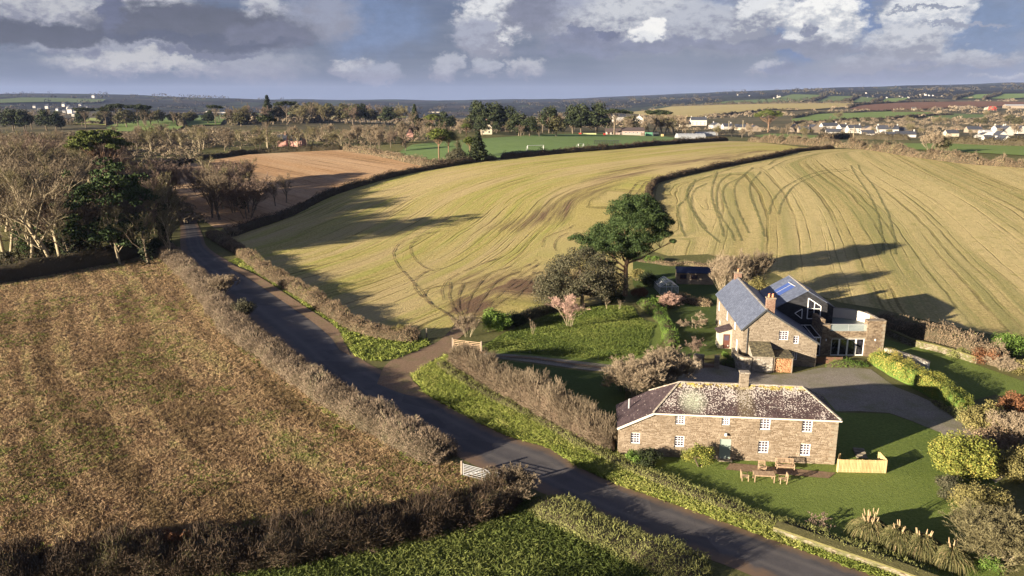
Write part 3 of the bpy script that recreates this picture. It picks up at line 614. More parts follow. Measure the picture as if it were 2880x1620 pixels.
def hedge(name, label, P, w, h, m, dens=55, size=.16, twig=.3, twm=None, tl=.5, group=None, cat='hedge', core='hedge_dark', hvar=.3, flat=False, kind=None, up=.4, lumpy=.26):
    """P world polyline; a soft core, leaf cards over it and twigs standing out of it"""
    P = resamp(P, .6 if w < 6 else 2.); n = len(P); nn = normals2(P); L = np.arange(n)*.6
    sd_ = int(P[0, 0]*7+P[0, 1]*3) & 0xfff
    hv = 1+hvar*((vnoise(L, L*0, 4.5, sd_)-.5)*1.5+(vnoise(L, L*0, 1.3, sd_+1)-.5)*1.1); wv = 1+.35*(vnoise(L, L*0+9, 2.7, sd_)-.5)
    tp = np.clip(np.minimum(np.arange(n), np.arange(n)[::-1])/2.6, .015, 1)**.5; hv = hv*tp; wv = wv*tp
    an = np.linspace(0, PI, 9); V = []
    pw = .55 if flat else .8
    px = np.sign(np.cos(an))*np.abs(np.cos(an))**pw; pz = np.sin(an)**pw
    for a in range(9):
        jx = .86*w/2*px[a]*wv*(1+.2*(vnoise(L, L*0+a*3, 1.5, sd_)-.5)); q = P+nn*jx[:, None]
        V.append(np.c_[q, hh(q[:, 0], q[:, 1])-.05+.86*h*pz[a]*hv])
    V = np.array(V); i = np.arange(9*n).reshape(9, n); Q = np.stack([i[:-1, :-1], i[:-1, 1:], i[1:, 1:], i[1:, :-1]], -1).reshape(-1, 4)
    area = n*.6*(w+2*h)*.9; N_ = int(area*dens); mb = MB(); 
    k = rng.integers(0, n-1, N_); f = rng.random(N_); th = rng.uniform(.02, PI-.02, N_); rr = rng.uniform(.82, 1.1, N_)
    ct, st = np.cos(th), np.sin(th); qx = np.sign(ct)*np.abs(ct)**pw; qz = st**pw
    lump = 1+lumpy*(vnoise(k*.6, th*2, .9, sd_+5)-.5)*2
    base = P[k]*(1-f[:, None])+P[k+1]*f[:, None]; off = w/2*qx*wv[k]*rr*lump; q = base+nn[k]*off[:, None]
    Z = hh(q[:, 0], q[:, 1])+h*qz*hv[k]*rr*lump; nrm = np.c_[nn[k]*ct[:, None], st]+rng.normal(size=(N_, 3))*.5
    t = np.clip(rng.normal(.45, .16, N_)+.62*(vnoise(q[:, 0], q[:, 1], 3.2, sd_+8)-.5)+.45*(vnoise(q[:, 0], q[:, 1], .8, sd_+9)-.5), 0, 1)
    mb.leaves(np.c_[q, Z], nrm, size*rng.uniform(.55, 1.3, N_), .6, t)
    if twig:
        k2 = int(N_*twig); s = rng.integers(0, N_, k2); A = np.c_[q, Z][s]-unit(nrm[s])*.15; d = unit(unit(nrm[s])+np.array([0, 0, up])+rng.normal(size=(k2, 3))*.3)
        B = A+d*tl*rng.uniform(.4, 1.2, (k2, 1)); tm = MB().ribs(A, B, .035*max(1, size/.16), .018, np.clip(t[s]+rng.normal(0, .12, k2), 0, 1))
    root = thing(name, label, cat, (0, 0, 0), 0, group)
    c0 = P[n//2]; root.location = (c0[0], c0[1], hz(*c0)); lo_ = tuple(-x for x in root.location)
    MB().add(V.reshape(-1, 3), Q).build('core', M[core], root, lo_, smooth=True); mb.build('foliage', M[m], root, lo_)
    if twig: tm.build('twigs', M[twm or m], root, lo_)
    return root
# ------------------------------------------------------------------ grass and weeds (uncountable)
def tufts(name, poly, n, m, label, h=.3, blades=4, w=.09, tilt=.5, dens=None, tn=6., kindcat='grass', lo_=0., hi_=1., patch=None, keep=None, rowf=None):
    P = np.array(poly); x0, y0 = P.min(0); x1, y1 = P.max(0)
    x = rng.uniform(x0, x1, n*6); y = rng.uniform(y0, y1, n*6)
    vis = (np.abs(x/np.maximum(y, 1)) < .74) & (y > 38)
    wt = rng.random(len(x)) < np.clip((65/np.maximum(y, 20))**1.6, .05, 1)
    k = inpoly(x, y, P) & vis & wt
    if patch: k &= vnoise(x, y, patch[0], 11)+.35*vnoise(x, y, patch[0]*.3, 12) > patch[1]
    x = x[k][:n]; y = y[k][:n]; c = len(x)
    X = np.repeat(x, blades)+rng.normal(0, .12, c*blades); Y = np.repeat(y, blades)+rng.normal(0, .12, c*blades)
    A = np.c_[X, Y, hh(X, Y)]; tl = np.repeat(rng.normal(0, tilt*.5, (c, 2)), blades, 0)+rng.normal(0, tilt, (c*blades, 2))
    hgt = h*np.repeat(rng.uniform(.5, 1.4, c), blades); B = A+np.c_[tl*hgt[:, None], hgt]
    t = lo_+(hi_-lo_)*np.clip(np.repeat(rng.normal(.5, .2, c), blades)+rng.normal(0, .1, c*blades)+.7*(vnoise(X, Y, tn, 21)-.5)+.4*(vnoise(X, Y, tn*.2, 22)-.5), 0, 1)
    if rowf is not None: sr = rowf(X, Y); t = np.clip(t-.12*vnoise(X, Y, 30., 61)+.95*(vnoise(sr, Y+X*.3, 1., 51)*0+vnoise(sr*12, (Y-X*.3)*.5, 14., 51)-.5), lo_, hi_)
    return tag(MB().ribs(A, B, w, w*.35, t).build(name, M[m]), label, kindcat, kind='stuff')
tufts('dry_grass', PA, 85000, 'tussock', 'dry brown grass and weeds covering the left field', .2, 5, .055, .9, lo_=0, hi_=.84, tn=14, rowf=lambda x, y: dist_line(x, y, H1))
tufts('green_weeds', PA, 16000, 'verge', 'low green weeds scattered in the brown left field', .17, 7, .10, 1.2, patch=(7, .74), lo_=0, hi_=.5)
tufts('rough_grass', atp([(1480,1395),(1290,1470),(1150,1520),(900,1580),(500,1640),(0,1680)])+[(-30,30),(30,30)]+atp([(2000,1650),(1776,1560),(1608,1460)]), 16000, 'rough_grass', 'rough green grass in the foreground paddock', .38, 7, .08, .9)
tufts('verge_grass', vP2, 22000, 'verge', 'bright green grass on the bank along the lane', .3, 6, .07, .9, hi_=1.)
tufts('verge_grass', vP, 7000, 'verge', 'bright green grass under the roadside hedge by the gateway', .28, 5, .12, .7)
tufts('lawn_grass', atp([(1352,985),(1417,939),(1464,920),(1557,879),(1640,862),(1774,862),(1796,893),(1840,918),(1811,990),(1740,1020),(1666,1010),(1510,997)]), 16000, 'lawn_blades', 'longer unmown grass on the orchard lawn', .16, 4, .12, .8)
tufts('field_edge_grass', [tuple(p) for p in H1[::4]]+[tuple(p+np.array((-2.2, -1.6))) for p in H1[::-1][::4]], 5000, 'verge', 'green grass strip at the foot of the long roadside hedge', .3, 6, .12, .8, lo_=0, hi_=.6, patch=(6, .62))
# ------------------------------------------------------------------ hedges
hedge('roadside_hedge', 'long beige-brown trimmed hedge between the brown field and the lane', H1, 4.3, 1.85, 'bramble_grey', 95, .11, .9, 'bramble_grey', .4, hvar=.2, lumpy=.14)
h2e = np.array(H2); hedge('roadside_hedge', 'low bramble hedge between the lane and the green stubble field, ending at the gateway', h2e, 3.1, 1.7, 'bramble', 90, .115, .7, 'bramble', .4, hvar=.3, lumpy=.2)
H3 = cr(atp([(1270,1018),(1330,1052),(1405,1100),(1479,1140),(1550,1178),(1620,1220),(1680,1248),(1728,1272)]))
hedge('tall_bare_hedge', 'tall leafless brown hedge along the garden drive up to the cottage', H3, 2.7, 3.2, 'twig_brown', 75, .10, 1.3, 'twig_brown', .7, hvar=.35, core='bramble_dark', up=.7)
H4 = cr(atp([(1228,1018),(1300,1068),(1370,1110),(1440,1145),(1520,1185),(1600,1232),(1690,1280),(1760,1316),(1850,1356),(1960,1398),(2080,1440),(2200,1484),(2350,1538),(2500,1592),(2640,1645)]))
hedge('low_bank_hedge', 'low grey-green bank hedge on top of the bright grass verge', H4, 2.0, .6, 'bramble_green', 95, .11, .6, 'bramble_green', .3)
H6 = cr(atp([(1500,1408),(1560,1442),(1640,1480),(1740,1528),(1860,1580),(1980,1640)]))
hedge('roadside_hedge', 'broad olive bramble hedge at the bottom edge beside the lane', H6, 4., .95, 'bramble_green', 120, .10, .6, 'bramble_green', .35, hvar=.35, lumpy=.16)
H5 = cr(atp([(-260,1690),(0,1650),(250,1622),(450,1600),(640,1578),(840,1552),(1000,1522),(1150,1487),(1280,1462),(1370,1436),(1440,1408)]))
hedge('field_hedge', 'dark brown leafless hedge across the bottom left of the picture', H5, 4.6, 2.05, 'bramble_dark', 95, .11, 1.2, 'bramble_dark', .6, hvar=.3, up=.5)
hedge('unseen_shade_hedge', 'unseen tall leafless hedge added to shade the bottom left hedge and grass', np.array([(-66, 20), (-40, 27), (-20, 33), (-6, 36)]), 3, 5., 'bramble_dark', 30, .2, .5, 'twig_brown', .9)  # out of view, added to throw shade on the bottom hedge and grass
H12 = cr(atp([(-120,815),(0,790),(150,765),(300,735),(400,712),(470,696)]))
hedge('wood_edge_hedge', 'black-green scrub hedge at the foot of the left wood', H12, 6.5, 4.2, 'hedge_dark', 26, .26, .3, 'bramble_dark', .8, hvar=.5)
hedge('field_hedge', 'dark field hedge between the two stubble fields curving over the hill', H7, 2.4, 1.7, 'bramble_dark', 26, .26, .2)
iH = int(len(H8)*.5)
k8 = np.argmin(np.linalg.norm(H8-np.array(at(1400, 448)), axis=1))
hedge('field_hedge', 'dark hedge between the orange ploughed field and the green stubble field', H8[:k8], 2.6, 2.0, 'bramble_dark', 22, .3, .2)
hedge('field_hedge', 'dark trimmed hedge in front of the green sports pitch', H8[k8:], 3., 2.4, 'bramble_dark', 14, .4, .12)
H9 = cr(atp([(2110,398),(2200,404),(2300,411),(2360,415),(2450,422),(2546,437),(2640,450),(2719,460),(2820,467),(2920,473)]))
hedge('field_hedge', 'brown bramble hedge beyond the striped stubble field on the right', H9, 5.5, 2.8, 'bramble', 26, .28, .6, 'twig_brown', .8, hvar=.8)
hedge('field_hedge', 'dark hedge under the village houses right of the telegraph pole', cr(atp([(2300,394),(2372,390),(2450,392),(2560,394)])), 4, 4., 'hedge_dark', 6, .6, 0)
hedge('field_hedge', 'dark hedge behind the small green field at the right edge', cr(atp([(2600,405),(2680,406),(2780,410),(2900,413)])), 4, 4., 'hedge_dark', 6, .6, 0)
hedge('field_hedge', 'dark hedge along the far edge of the orange ploughed field', cr(atp([(480,470),(560,452),(700,434),(850,426),(965,421)])), 3, 2.6, 'hedge_dark', 10, .45, .1)
hedge('field_hedge', 'beige scrubby hedge down the right side of the orange ploughed field', cr(atp([(970,424),(1060,438),(1150,457),(1210,468),(1260,462)])), 4, 2.6, 'bramble', 12, .4, .3, 'twig_beige', .8)
H10 = cr(atp([(2462,922),(2510,945),(2580,966),(2660,987),(2740,1012),(2830,1042)]))
hedge('garden_wall_hedge', 'brambles growing over the old wall behind the farmhouse garden', H10+np.array((.6, 1.2)), 2.6, 2.5, 'bramble', 62, .17, .4, 'twig_beige', .4)
H11 = cr(atp([(2452,1012),(2500,1040),(2560,1072),(2620,1105),(2670,1138),(2716,1165)]))
hedge('clipped_hedge', 'clipped variegated green and yellow hedge beside the gravel drive', H11, 2.6, 2.1, 'leaf_yellow', 150, .14, 0, flat=True, hvar=.06, core='leaf_green')
hedge('garden_hedge', 'dark bushy hedge between the orchard lawn and the stubble field', cr(atp([(1405,925),(1450,905),(1520,884),(1600,868)])), 1.8, 1.7, 'leaf_dark', 50, .18, .2, 'twig_olive')
hedge('garden_border', 'green shrub border between the orchard lawn and the house garden', cr(atp([(1800,850),(1840,880),(1872,915),(1885,950),(1890,985)])), 2.2, 1.4, 'leaf_green', 70, .16, .1, hvar=.6)
hedge('wall_border', 'pale bramble bed behind the weeping tree', cr(atp([(1885,838),(1940,852),(2000,862)])), 2.2, 1.1, 'bramble', 60, .16, .2)
hedge('garden_border', 'low shrubs in front of the stone terrace', cr(atp([(2320,1032),(2370,1030),(2440,1030)])), 1.4, .9, 'leaf_green', 80, .13, .1)
hedge('garden_border', 'planting between the curved stone wall and the drive', cr(atp([(2020,1022),(2060,1030),(2095,1042)])), 1.6, 1.2, 'leaf_green', 80, .13, .1)
hedge('garden_border', 'overgrown bank under the right edge shrubs', cr(atp([(2620,1125),(2690,1165),(2740,1200),(2800,1245)])), 2, .8, 'bramble_green', 60, .15, .1)
hedge('field_hedge', 'thin shaded hedge behind the garden shed', cr(atp([(1790,735),(1850,742),(1890,748),(1930,745),(2020,758)])), 1.2, .9, 'bramble', 50, .16, .1)
# far hedges that line the valley fields
for i, (P, lb) in enumerate([([(150,352),(240,350),(300,352)],'left'), ([(300,352),(330,340),(360,332),(420,328),(500,328)],'a'), ([(517,357),(508,345),(503,337),(545,327),(600,322)],'a'),
   ([(640,347),(700,341),(780,334),(860,326),(966,321)],'a'), ([(1000,322),(1060,322),(1100,322)],'a'), ([(840,345),(900,341),(960,336)],'a'),
   ([(2227,336),(2300,323),(2400,320),(2507,315)],'b'), ([(2507,318),(2600,318),(2663,321)],'b'), ([(2495,338),(2607,329),(2680,326)],'b'), ([(2227,349),(2316,346),(2400,340),(2495,338)],'b'),
   ([(2384,305),(2425,298),(2523,292),(2640,289)],'b'), ([(2280,289),(2322,275)],'c'), ([(2372,291),(2411,274)],'c'), ([(2453,292),(2480,280)],'c'), ([(2685,281),(2733,269)],'c'), ([(2766,282),(2814,267)],'c'), ([(1885,302),(1960,299),(2160,295),(2280,293),(2400,293)],'c'), ([(2240,310),(2160,314),(1990,331)],'c')]):
    q = cr(atp(P)); y0 = q[:, 1].mean(); s_ = max(1, y0/900)
    q = resamp(q, 2.)
    hedge('far_hedge', {'left': 'dark hedge line on the green hill fields at the left', 'a': 'dark hedge line on the green hill fields at the left', 'b': 'dark hedge line across the valley fields beyond the village', 'c': 'dark hedge line on the far right hillside'}[lb], q, 4*s_, 3.2*s_, 'hedge_dark', .5 if y0 > 900 else 1.4, 1.6*s_, 0, hvar=.5, group={'left': 'hedges on the left hill', 'a': 'hedges on the left hill', 'b': 'hedges beyond the village', 'c': 'hedges on the far hillside'}[lb])
# ------------------------------------------------------------------ building materials
def stonef(c0, c1, c2, rowh=.085, white=.1, wide=1.):
    def f(N):
        o = N.objc(); x, y, z = N.sep(o); u = N.m('ADD', x, y)
        wob = N.m('MULTIPLY', N.m('SUBTRACT', N.noise(o, .9, 3), .5), .16); z2 = N.m('ADD', z, wob)
        row = N.m('FLOOR', N.m('DIVIDE', z2, rowh))
        v = N.comb(N.m('ADD', N.m('MULTIPLY', u, 2.3/wide), N.m('MULTIPLY', row, 3.77)), N.m('MULTIPLY', row, 1.37), 0.)
        k = N.sep(N.vor(v, 1., out='Color'))[0]; k2 = N.noise(N.vm('MULTIPLY', o, (1.3, 1.3, 5)), 1, 4, .7)
        c = N.ramp(N.m('ADD', N.m('MULTIPLY', k, .5), N.m('MULTIPLY', k2, .6)), [(.1, c0), (.42, c1), (.8, c2)])
        c = N.mix(N.rng(N.noise(o, .8, 5, .7), .56, .72, 0, white*6), c, tuple(min(1, x*1.5) for x in c2))
        c = N.mix(N.rng(N.noise(o, .35, 4, .6), .5, .7, 0, .5), c, tuple(x*.75 for x in c1))
        e = N.vor(v, 1., 'DISTANCE_TO_EDGE'); jz = N.m('ABSOLUTE', N.m('SUBTRACT', N.m('FRACT', N.m('DIVIDE', z2, rowh)), .5))
        mort = N.m('MAXIMUM', N.rng(e, .05, .0), N.rng(jz, .4, .5))
        c = N.mix(N.m('MULTIPLY', mort, .3), c, (.13, .105, .08))
        return dict(c=c, h=N.m('SUBTRACT', N.m('ADD', k, N.m('MULTIPLY', k2, .6)), N.m('MULTIPLY', mort, .9)), d=.05, s=.8)
    return f
M['stone'] = mat('slatestone_wall', stonef((.10, .065, .04), (.205, .158, .112), (.325, .268, .205)), .95)
M['stone_farm'] = mat('greystone_wall', stonef((.10, .08, .06), (.20, .165, .125), (.28, .24, .19), .13), .95)
M['stone_dark'] = mat('new_stone_wall', stonef((.05, .038, .028), (.15, .11, .075), (.27, .215, .15), .14), .95)
M['stone_pale'] = mat('pale_rubble_wall', stonef((.14, .12, .10), (.24, .215, .18), (.36, .33, .29), .2, .2), .95)
def quoinf(N): return dict(c=N.ramp(N.noise(N.objc(), 2.2, 4), [(.3, (.16, .135, .10)), (.7, (.25, .22, .17))]))
M['granite'] = mat('granite_dressing', quoinf, .9)
def slatef(c0, c1, rows=.24, axis='y', lich=None):
    def f(N):
        o = N.objc(); x, y, z = N.sep(o); a, b = (x, y) if axis == 'x' else (y, x)
        row = N.m('FLOOR', N.m('DIVIDE', z, rows*.5)); v = N.comb(N.m('ADD', N.m('MULTIPLY', a, 3.), N.m('MULTIPLY', row, .5)), row, 0.)
        k = N.sep(N.vor(v, 1., out='Color', rand=.25))[0]
        c = N.mix(k, c0, c1); c = N.mix(N.rng(N.noise(o, .5, 5, .7), .4, .7, 0, .5), c, tuple(q*.7 for q in c0))
        ln = N.m('FRACT', N.m('DIVIDE', z, rows*.5)); c = N.mix(N.rng(ln, .86, 1, 0, .45), c, (.015, .015, .018))
        if lich: c = lich(N, o, c, x, y, z)
        return dict(c=c, h=N.m('ADD', N.m('MULTIPLY', k, .3), ln), d=.03, s=.5)
    return f
def lichen(N, o, c, x, y, z):
    up = N.rng(z, 4.6, 6.6, 0, 1); blot = N.noise(o, .45, 3, .6)
    den = N.m('ADD', N.m('MULTIPLY', up, .26), N.rng(blot, .35, .7, -.06, .22))
    w1 = N.vor(o, 7.5, 'SMOOTH_F1'); w2 = N.noise(o, 10, 5, .75); q = N.m('ADD', N.m('SUBTRACT', 1., w1), N.m('MULTIPLY', w2, .8))
    k = N.rng(N.m('ADD', q, den), 1.17, 1.36); inside = N.rng(x, -16.9, -16.6)
    k = N.m('MULTIPLY', k, N.rng(N.m('ADD', x, N.m('MULTIPLY', N.m('SUBTRACT', 4.6, z), -1.25)), -16.6, -16.1, .22, 1))
    c = N.mix(k, c, N.mix(N.noise(o, 7, 3), (.22, .20, .185), (.50, .465, .44)))
    g = N.m('MULTIPLY', N.rng(N.vm('LENGTH', N.vm('MULTIPLY', N.vm('SUBTRACT', o, (-13.2, 1.2, 5.3)), (.7, .55, .8))), 1.1, .3), N.rng(w2, .35, .6))
    c = N.mix(g, c, (.30, .33, .25))
    c = N.mix(N.m('MULTIPLY', N.rng(N.m('ABSOLUTE', N.m('ADD', x, 8.3)), 1., .4), N.rng(w2, .4, .55, 0, .7)), c, (.12, .10, .055))
    ye = N.m('MULTIPLY', N.rng(z, 6.25, 6.6), N.rng(N.noise(o, 1.1, 4, .7), .45, .58)); return N.mix(ye, c, N.mix(w2, (.22, .24, .03), (.55, .38, .03)))
M['slate_lichen'] = mat('lichened_purple_slate', slatef((.032, .021, .023), (.065, .043, .044), axis='x', lich=lichen), .8)
M['slate_purple'] = mat('purple_slate', slatef((.04, .028, .032), (.075, .055, .06), axis='y', lich=lambda N, o, c, x, y, z: N.mix(N.rng(N.m('ADD', N.m('SUBTRACT', 1., N.vor(o, 2.2)), N.m('MULTIPLY', N.noise(o, 3, 3), .5)), 1.14, 1.2), c, (.42, .37, .33))), .7)
M['slate_blue'] = mat('blue_grey_slate', slatef((.07, .085, .13), (.125, .148, .21), .3), .45, .4)
M['slate_dark'] = mat('dark_hung_slate', slatef((.02, .021, .025), (.045, .047, .055), .35, 'x'), .6)
M['mossy'] = mat('mossy_roof', lambda N: dict(c=N.mix(N.rng(N.noise(N.objc(), 3, 5, .7), .42, .62), (.05, .045, .032), (.16, .14, .085)), h=N.noise(N.objc(), 5, 4), d=.05), .95)
M['brick'] = mat('chimney_brick', stonef((.13, .07, .05), (.22, .13, .095), (.30, .215, .17), .085, .1, .5), .9)
M['white'] = plain('white_paint', (.72, .72, .72), .5, .4, .06); M['offwhite'] = plain('cream_paint', (.56, .53, .46), .6, .3, .08)
M['render_white'] = plain('white_render', (.44, .425, .40), .9, .1, .12, 1.2); M['render_cream'] = plain('cream_render', (.42, .38, .30), .9, .1, .15, 1.2); M['render_pink'] = plain('pink_render', (.45, .26, .22), .9, .1, .15)
M['stone_far'] = plain('far_stone', (.24, .20, .16), .9, .1, .3, .8); M['slate_far'] = plain('far_slate', (.045, .05, .065), .6, .3, .25, .5); M['slate_far2'] = plain('far_brown_tiles', (.12, .085, .07), .8, .2, .2, .5)
M['sage'] = plain('sage_paint', (.26, .32, .29), .6, .3, .05); M['brown_door'] = plain('brown_door', (.11, .045, .035), .5, .4, .1); M['terracotta'] = plain('terracotta', (.48, .20, .11), .8)
M['lead'] = plain('dark_metal', (.05, .055, .06), .5, .4); M['wood_new'] = mat('new_timber', lambda N: dict(c=N.ramp(N.noise(N.vm('MULTIPLY', N.objc(), (7, 7, .6)), 1, 3), [(.3, (.36, .25, .12)), (.7, (.55, .42, .22))])), .85)
M['teak'] = mat('teak', lambda N: dict(c=N.ramp(N.noise(N.vm('MULTIPLY', N.objc(), (9, 2, 2)), 1, 4), [(.3, (.22, .15, .10)), (.7, (.42, .31, .21))])), .8)
M['wood_grey'] = mat('weathered_boards', lambda N: dict(c=N.ramp(N.noise(N.vm('MULTIPLY', N.objc(), (1.2, 1.2, 9)), 1, 4), [(.3, (.15, .12, .095)), (.7, (.27, .225, .18))]), h=N.m('FRACT', N.m('MULTIPLY', N.sep(N.objc())[2], 6.5)), d=.02), .9)
M['wood_brown'] = plain('brown_stained_wood', (.15, .085, .055), .85); M['felt'] = plain('blue_roofing_felt', (.022, .032, .075), .8, .2, .2); M['gate_wood'] = plain('pale_gate_timber', (.36, .26, .17), .85)
M['galv'] = plain('galvanised_steel', (.30, .31, .33), .45, .5, .1); M['pane'] = mat('window_glass', lambda N: dict(c=N.mix(N.noise(N.objc(), 1.3, 2), (.035, .03, .05), (.10, .085, .13))), .12, .6)  # window_glass: purplish reflection mixed into the pane colour
M['panedark'] = mat('dark_glass', lambda N: dict(c=N.ramp(N.noise(N.objc(), 2.2, 4, .7), [(.4, (.008, .009, .012)), (.62, (.03, .03, .04)), (.72, (.10, .09, .10))])), .1, .6)
M['panel'] = mat('solar_panel', lambda N: dict(c=(.05, .09, .28), Roughness=.12), .12, 1.); M['deck'] = plain('grey_deck', (.13, .16, .15), .5, .4)
def glassm(a): 
    def f(N): return dict(c=(.62, .72, .72), Alpha=a)
    return mat('clear_glass', f, .06, .8)
M['glass'] = glassm(.28); M['poly'] = mat('polytunnel_sheet', lambda N: dict(c=N.mix(N.noise(N.objc(), .6, 3), (.20, .22, .24), (.34, .36, .38))), .35, .5)
M['log_end'] = mat('cut_log_ends', lambda N: dict(c=N.ramp(N.noise(N.objc(), 5, 3), [(.35, (.28, .14, .07)), (.65, (.55, .34, .19))])), .9)
M['red'] = plain('red_paint', (.38, .045, .035), .5); M['green_paint'] = plain('green_container_paint', (.10, .26, .17), .6); M['yellow_green'] = plain('hoarding', (.45, .47, .25), .8)
M['mesh_net'] = mat('dark_netting', lambda N: dict(c=(.02, .025, .02), Alpha=.35), .9)
M['stone_wild'] = mat('overgrown_stone', lambda N: dict(c=N.mix(N.rng(N.noise(N.pos(), 1.4, 5, .7), .38, .6), N.mix(N.noise(N.pos(), 3, 3), (.05, .06, .02), (.12, .12, .05)), N.ramp(N.vor(N.vm('MULTIPLY', N.pos(), (2.4, 2.4, 8)), 1.2), [(0, (.33, .30, .24)), (.5, (.20, .17, .13)), (.8, (.07, .055, .035))])), h=N.vor(N.vm('MULTIPLY', N.pos(), (2.4, 2.4, 8)), 1.2), d=.08, s=1.), .95); M['hedge_top'] = grassy('wall_turf', (.05, .055, .02), (.11, .11, .04), (.19, .17, .08))

# ------------------------------------------------------------------ building helpers
def pxplane(u, v, org, th, axis='y', val=0.):
    """picture point -> local (a, z) on the plane local y=val (axis y) or local x=val"""
    d = ray(u, v); c, s = math.cos(th), math.sin(th); ax = (c, s); ay = (-s, c); n = ay if axis == 'y' else ax
    t = ((org[0]*n[0]+org[1]*n[1])+val)/(d[0]*n[0]+d[1]*n[1]); p = d*t; q = ax if axis == 'y' else ay
    return (p[0]-org[0])*q[0]+(p[1]-org[1])*q[1], H+p[2]
def wall(mb, u0, u1, z0, top, ops=(), f=lambda u, d, z: (u, d, z), rv=.14, cuts=()):
    us = sorted({u0, u1, *cuts, *[o[0] for o in ops], *[o[1] for o in ops]}); us = [u for u in us if u0-1e-6 <= u <= u1+1e-6]
    for a, b in zip(us[:-1], us[1:]):
        m = (a+b)/2; os_ = sorted([o for o in ops if o[0] < m < o[1]], key=lambda o: o[2]); z = z0
        for o in os_:
            if o[2] > z+1e-4: mb.add([f(a, 0, z), f(b, 0, z), f(b, 0, o[2]), f(a, 0, o[2])], [(0, 1, 2, 3)])
            z = o[3]
        mb.add([f(a, 0, z), f(b, 0, z), f(b, 0, top(b)), f(a, 0, top(a))], [(0, 1, 2, 3)])
    for a, b, c, d in ops:
        for p, q in (((a, c), (a, d)), ((a, d), (b, d)), ((b, d), (b, c)), ((b, c), (a, c))):
            mb.add([f(p[0], 0, p[1]), f(q[0], 0, q[1]), f(q[0], rv, q[1]), f(p[0], rv, p[1])], [(0, 1, 2, 3)])
    return mb
def slab(mb, polys, t=.12):
    for P in polys:
        P = [tuple(p) for p in P]; n = len(P); V = P+[(x, y, z-t) for x, y, z in P]
        side = [(i, (i+1) % n, n+(i+1) % n, n+i) for i in range(n)]
        if n == 4: mb.add(V, [(0, 1, 2, 3), (7, 6, 5, 4)]+side)
        else: mb.add(V, side); mb.add(V, None, [(0, 1, 2), (5, 4, 3)])
    return mb
def sash(root, u, z0, w, h, y=0., cols=3, rows=4, rz=0., off=None, m='white', sill=True, name='window', pane='pane', rec=.12):
    """w,h clear opening; u centre; placed on the plane facing -y at y (or turned by rz with off=(x,y))"""
    b = MB(); fw = .075; x0, x1 = -w/2+.004, w/2-.004
    b.box(x0, x0+fw, rec-.05, rec+.02, .0, h); b.box(x1-fw, x1, rec-.05, rec+.02, .0, h); b.box(x0+fw, x1-fw, rec-.05, rec+.02, h-fw-.004, h-.004); b.box(x0+fw, x1-fw, rec-.05, rec+.02, .004, fw*1.4)
    iw = w-2*fw; ih = h-2.4*fw
    for i in range(1, cols): x = -w/2+fw+iw*i/cols; b.box(x-.017, x+.017, rec-.04, rec+.012, fw*1.4, h-fw)
    for j in range(1, rows): z = fw*1.4+ih*j/rows; k = .017 if j*2 != rows else .03; b.box(x0+fw, x1-fw, rec-.043, rec+.01, z-k, z+k)
    loc = (u, y, z0) if off is None else (*off, z0)
    o = b.build(name, M[m], root, loc, rz)
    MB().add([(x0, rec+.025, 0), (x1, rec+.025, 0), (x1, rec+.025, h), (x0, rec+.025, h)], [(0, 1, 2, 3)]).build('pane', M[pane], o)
    if sill: MB().box(-w/2-.06, w/2+.06, -.07, rec-.055, -.09, -.004).build('sill', M['granite'], o)
    return o
def polywin(root, P3, m='white', pane='panedark', bars=(), w=.09, name='window'):
    P3 = [np.array(p, float) for p in P3]; n = len(P3); c = sum(P3)/n; nrm = np.cross(P3[1]-P3[0], P3[2]-P3[0]); nrm /= np.linalg.norm(nrm)
    b = MB()
    for i in range(n): b.beam(P3[i], P3[(i+1) % n], w, .08, nrm)
    for a, q in bars: b.beam(a, q, w*.8, .07, nrm)
    o = b.build(name, M[m], root); g = MB()
    if n == 4: g.add(P3, [(0, 1, 2, 3)])
    else: g.add(P3, None, [(0, i, i+1) for i in range(1, n-1)])
    g.build('pane', M[pane], o); return o
def chimney(root, x, y, w, d, z0, z1, pots, m='brick', mtop='granite', potm='terracotta', parent=None):
    c = MB().box(x-w/2, x+w/2, y-d/2, y+d/2, z0, z1).build('chimney', M[m], parent or root)
    MB().box(x-w/2-.07, x+w/2+.07, y-d/2-.07, y+d/2+.07, z1+.002, z1+.16).build('chimney_cap', M[mtop], c if parent is None else root)
    for i in range(pots):
        px_ = x+(i-(pots-1)/2)*w*.45; MB().tubes([[px_, y, z1+.16]], [[px_, y, z1+.62]], .15, .12, 10).build('chimney_pot', M[potm], c if parent is None else root)
    return c
# ------------------------------------------------------------------ the cottage
CO = (30.24, 66.18); CT = -.106; cot = thing('cottage', 'long two-storey brown stone cottage with white lichen on its hipped slate roof', 'house', (*CO, 0), CT)
Lc, L2, Wc, hc, hrc = 16.95, 20.15, 5.5, 4.56, 6.66; h2 = 2.9
def cpx(x0, y0, x1, y1, ox, oy, s=.207):
    a = pxplane(ox+x0*s, oy+y0*s, CO, CT); b = pxplane(ox+x1*s, oy+y1*s, CO, CT); return (min(a[0], b[0]), max(a[0], b[0]), min(a[1], b[1]), max(a[1], b[1]))
wins = [cpx(*q) for q in ((872,488,992,650,1720,1060), (1502,532,1602,660,1720,1060), (858,802,982,955,1720,1060), (262,758,382,910,1720,1060), (283,558,412,725,2080,1060), (857,592,982,758,2080,1060), (258,870,387,1040,2080,1060), (828,908,952,1075,2080,1060))]
wins = [(a, b, max(c, .7), min(d, 4.38)) for a, b, c, d in wins]
door = cpx(1475, 842, 1605, 1165, 1720, 1060); door = (door[0], door[1], .1, door[3])
ctop = lambda u: hc if u >= -Lc else h2+(hc-h2)*(u+L2)/(L2-Lc)
b = MB(); wall(b, -L2, 0, -.3, ctop, wins+[door], cuts=(-Lc,))
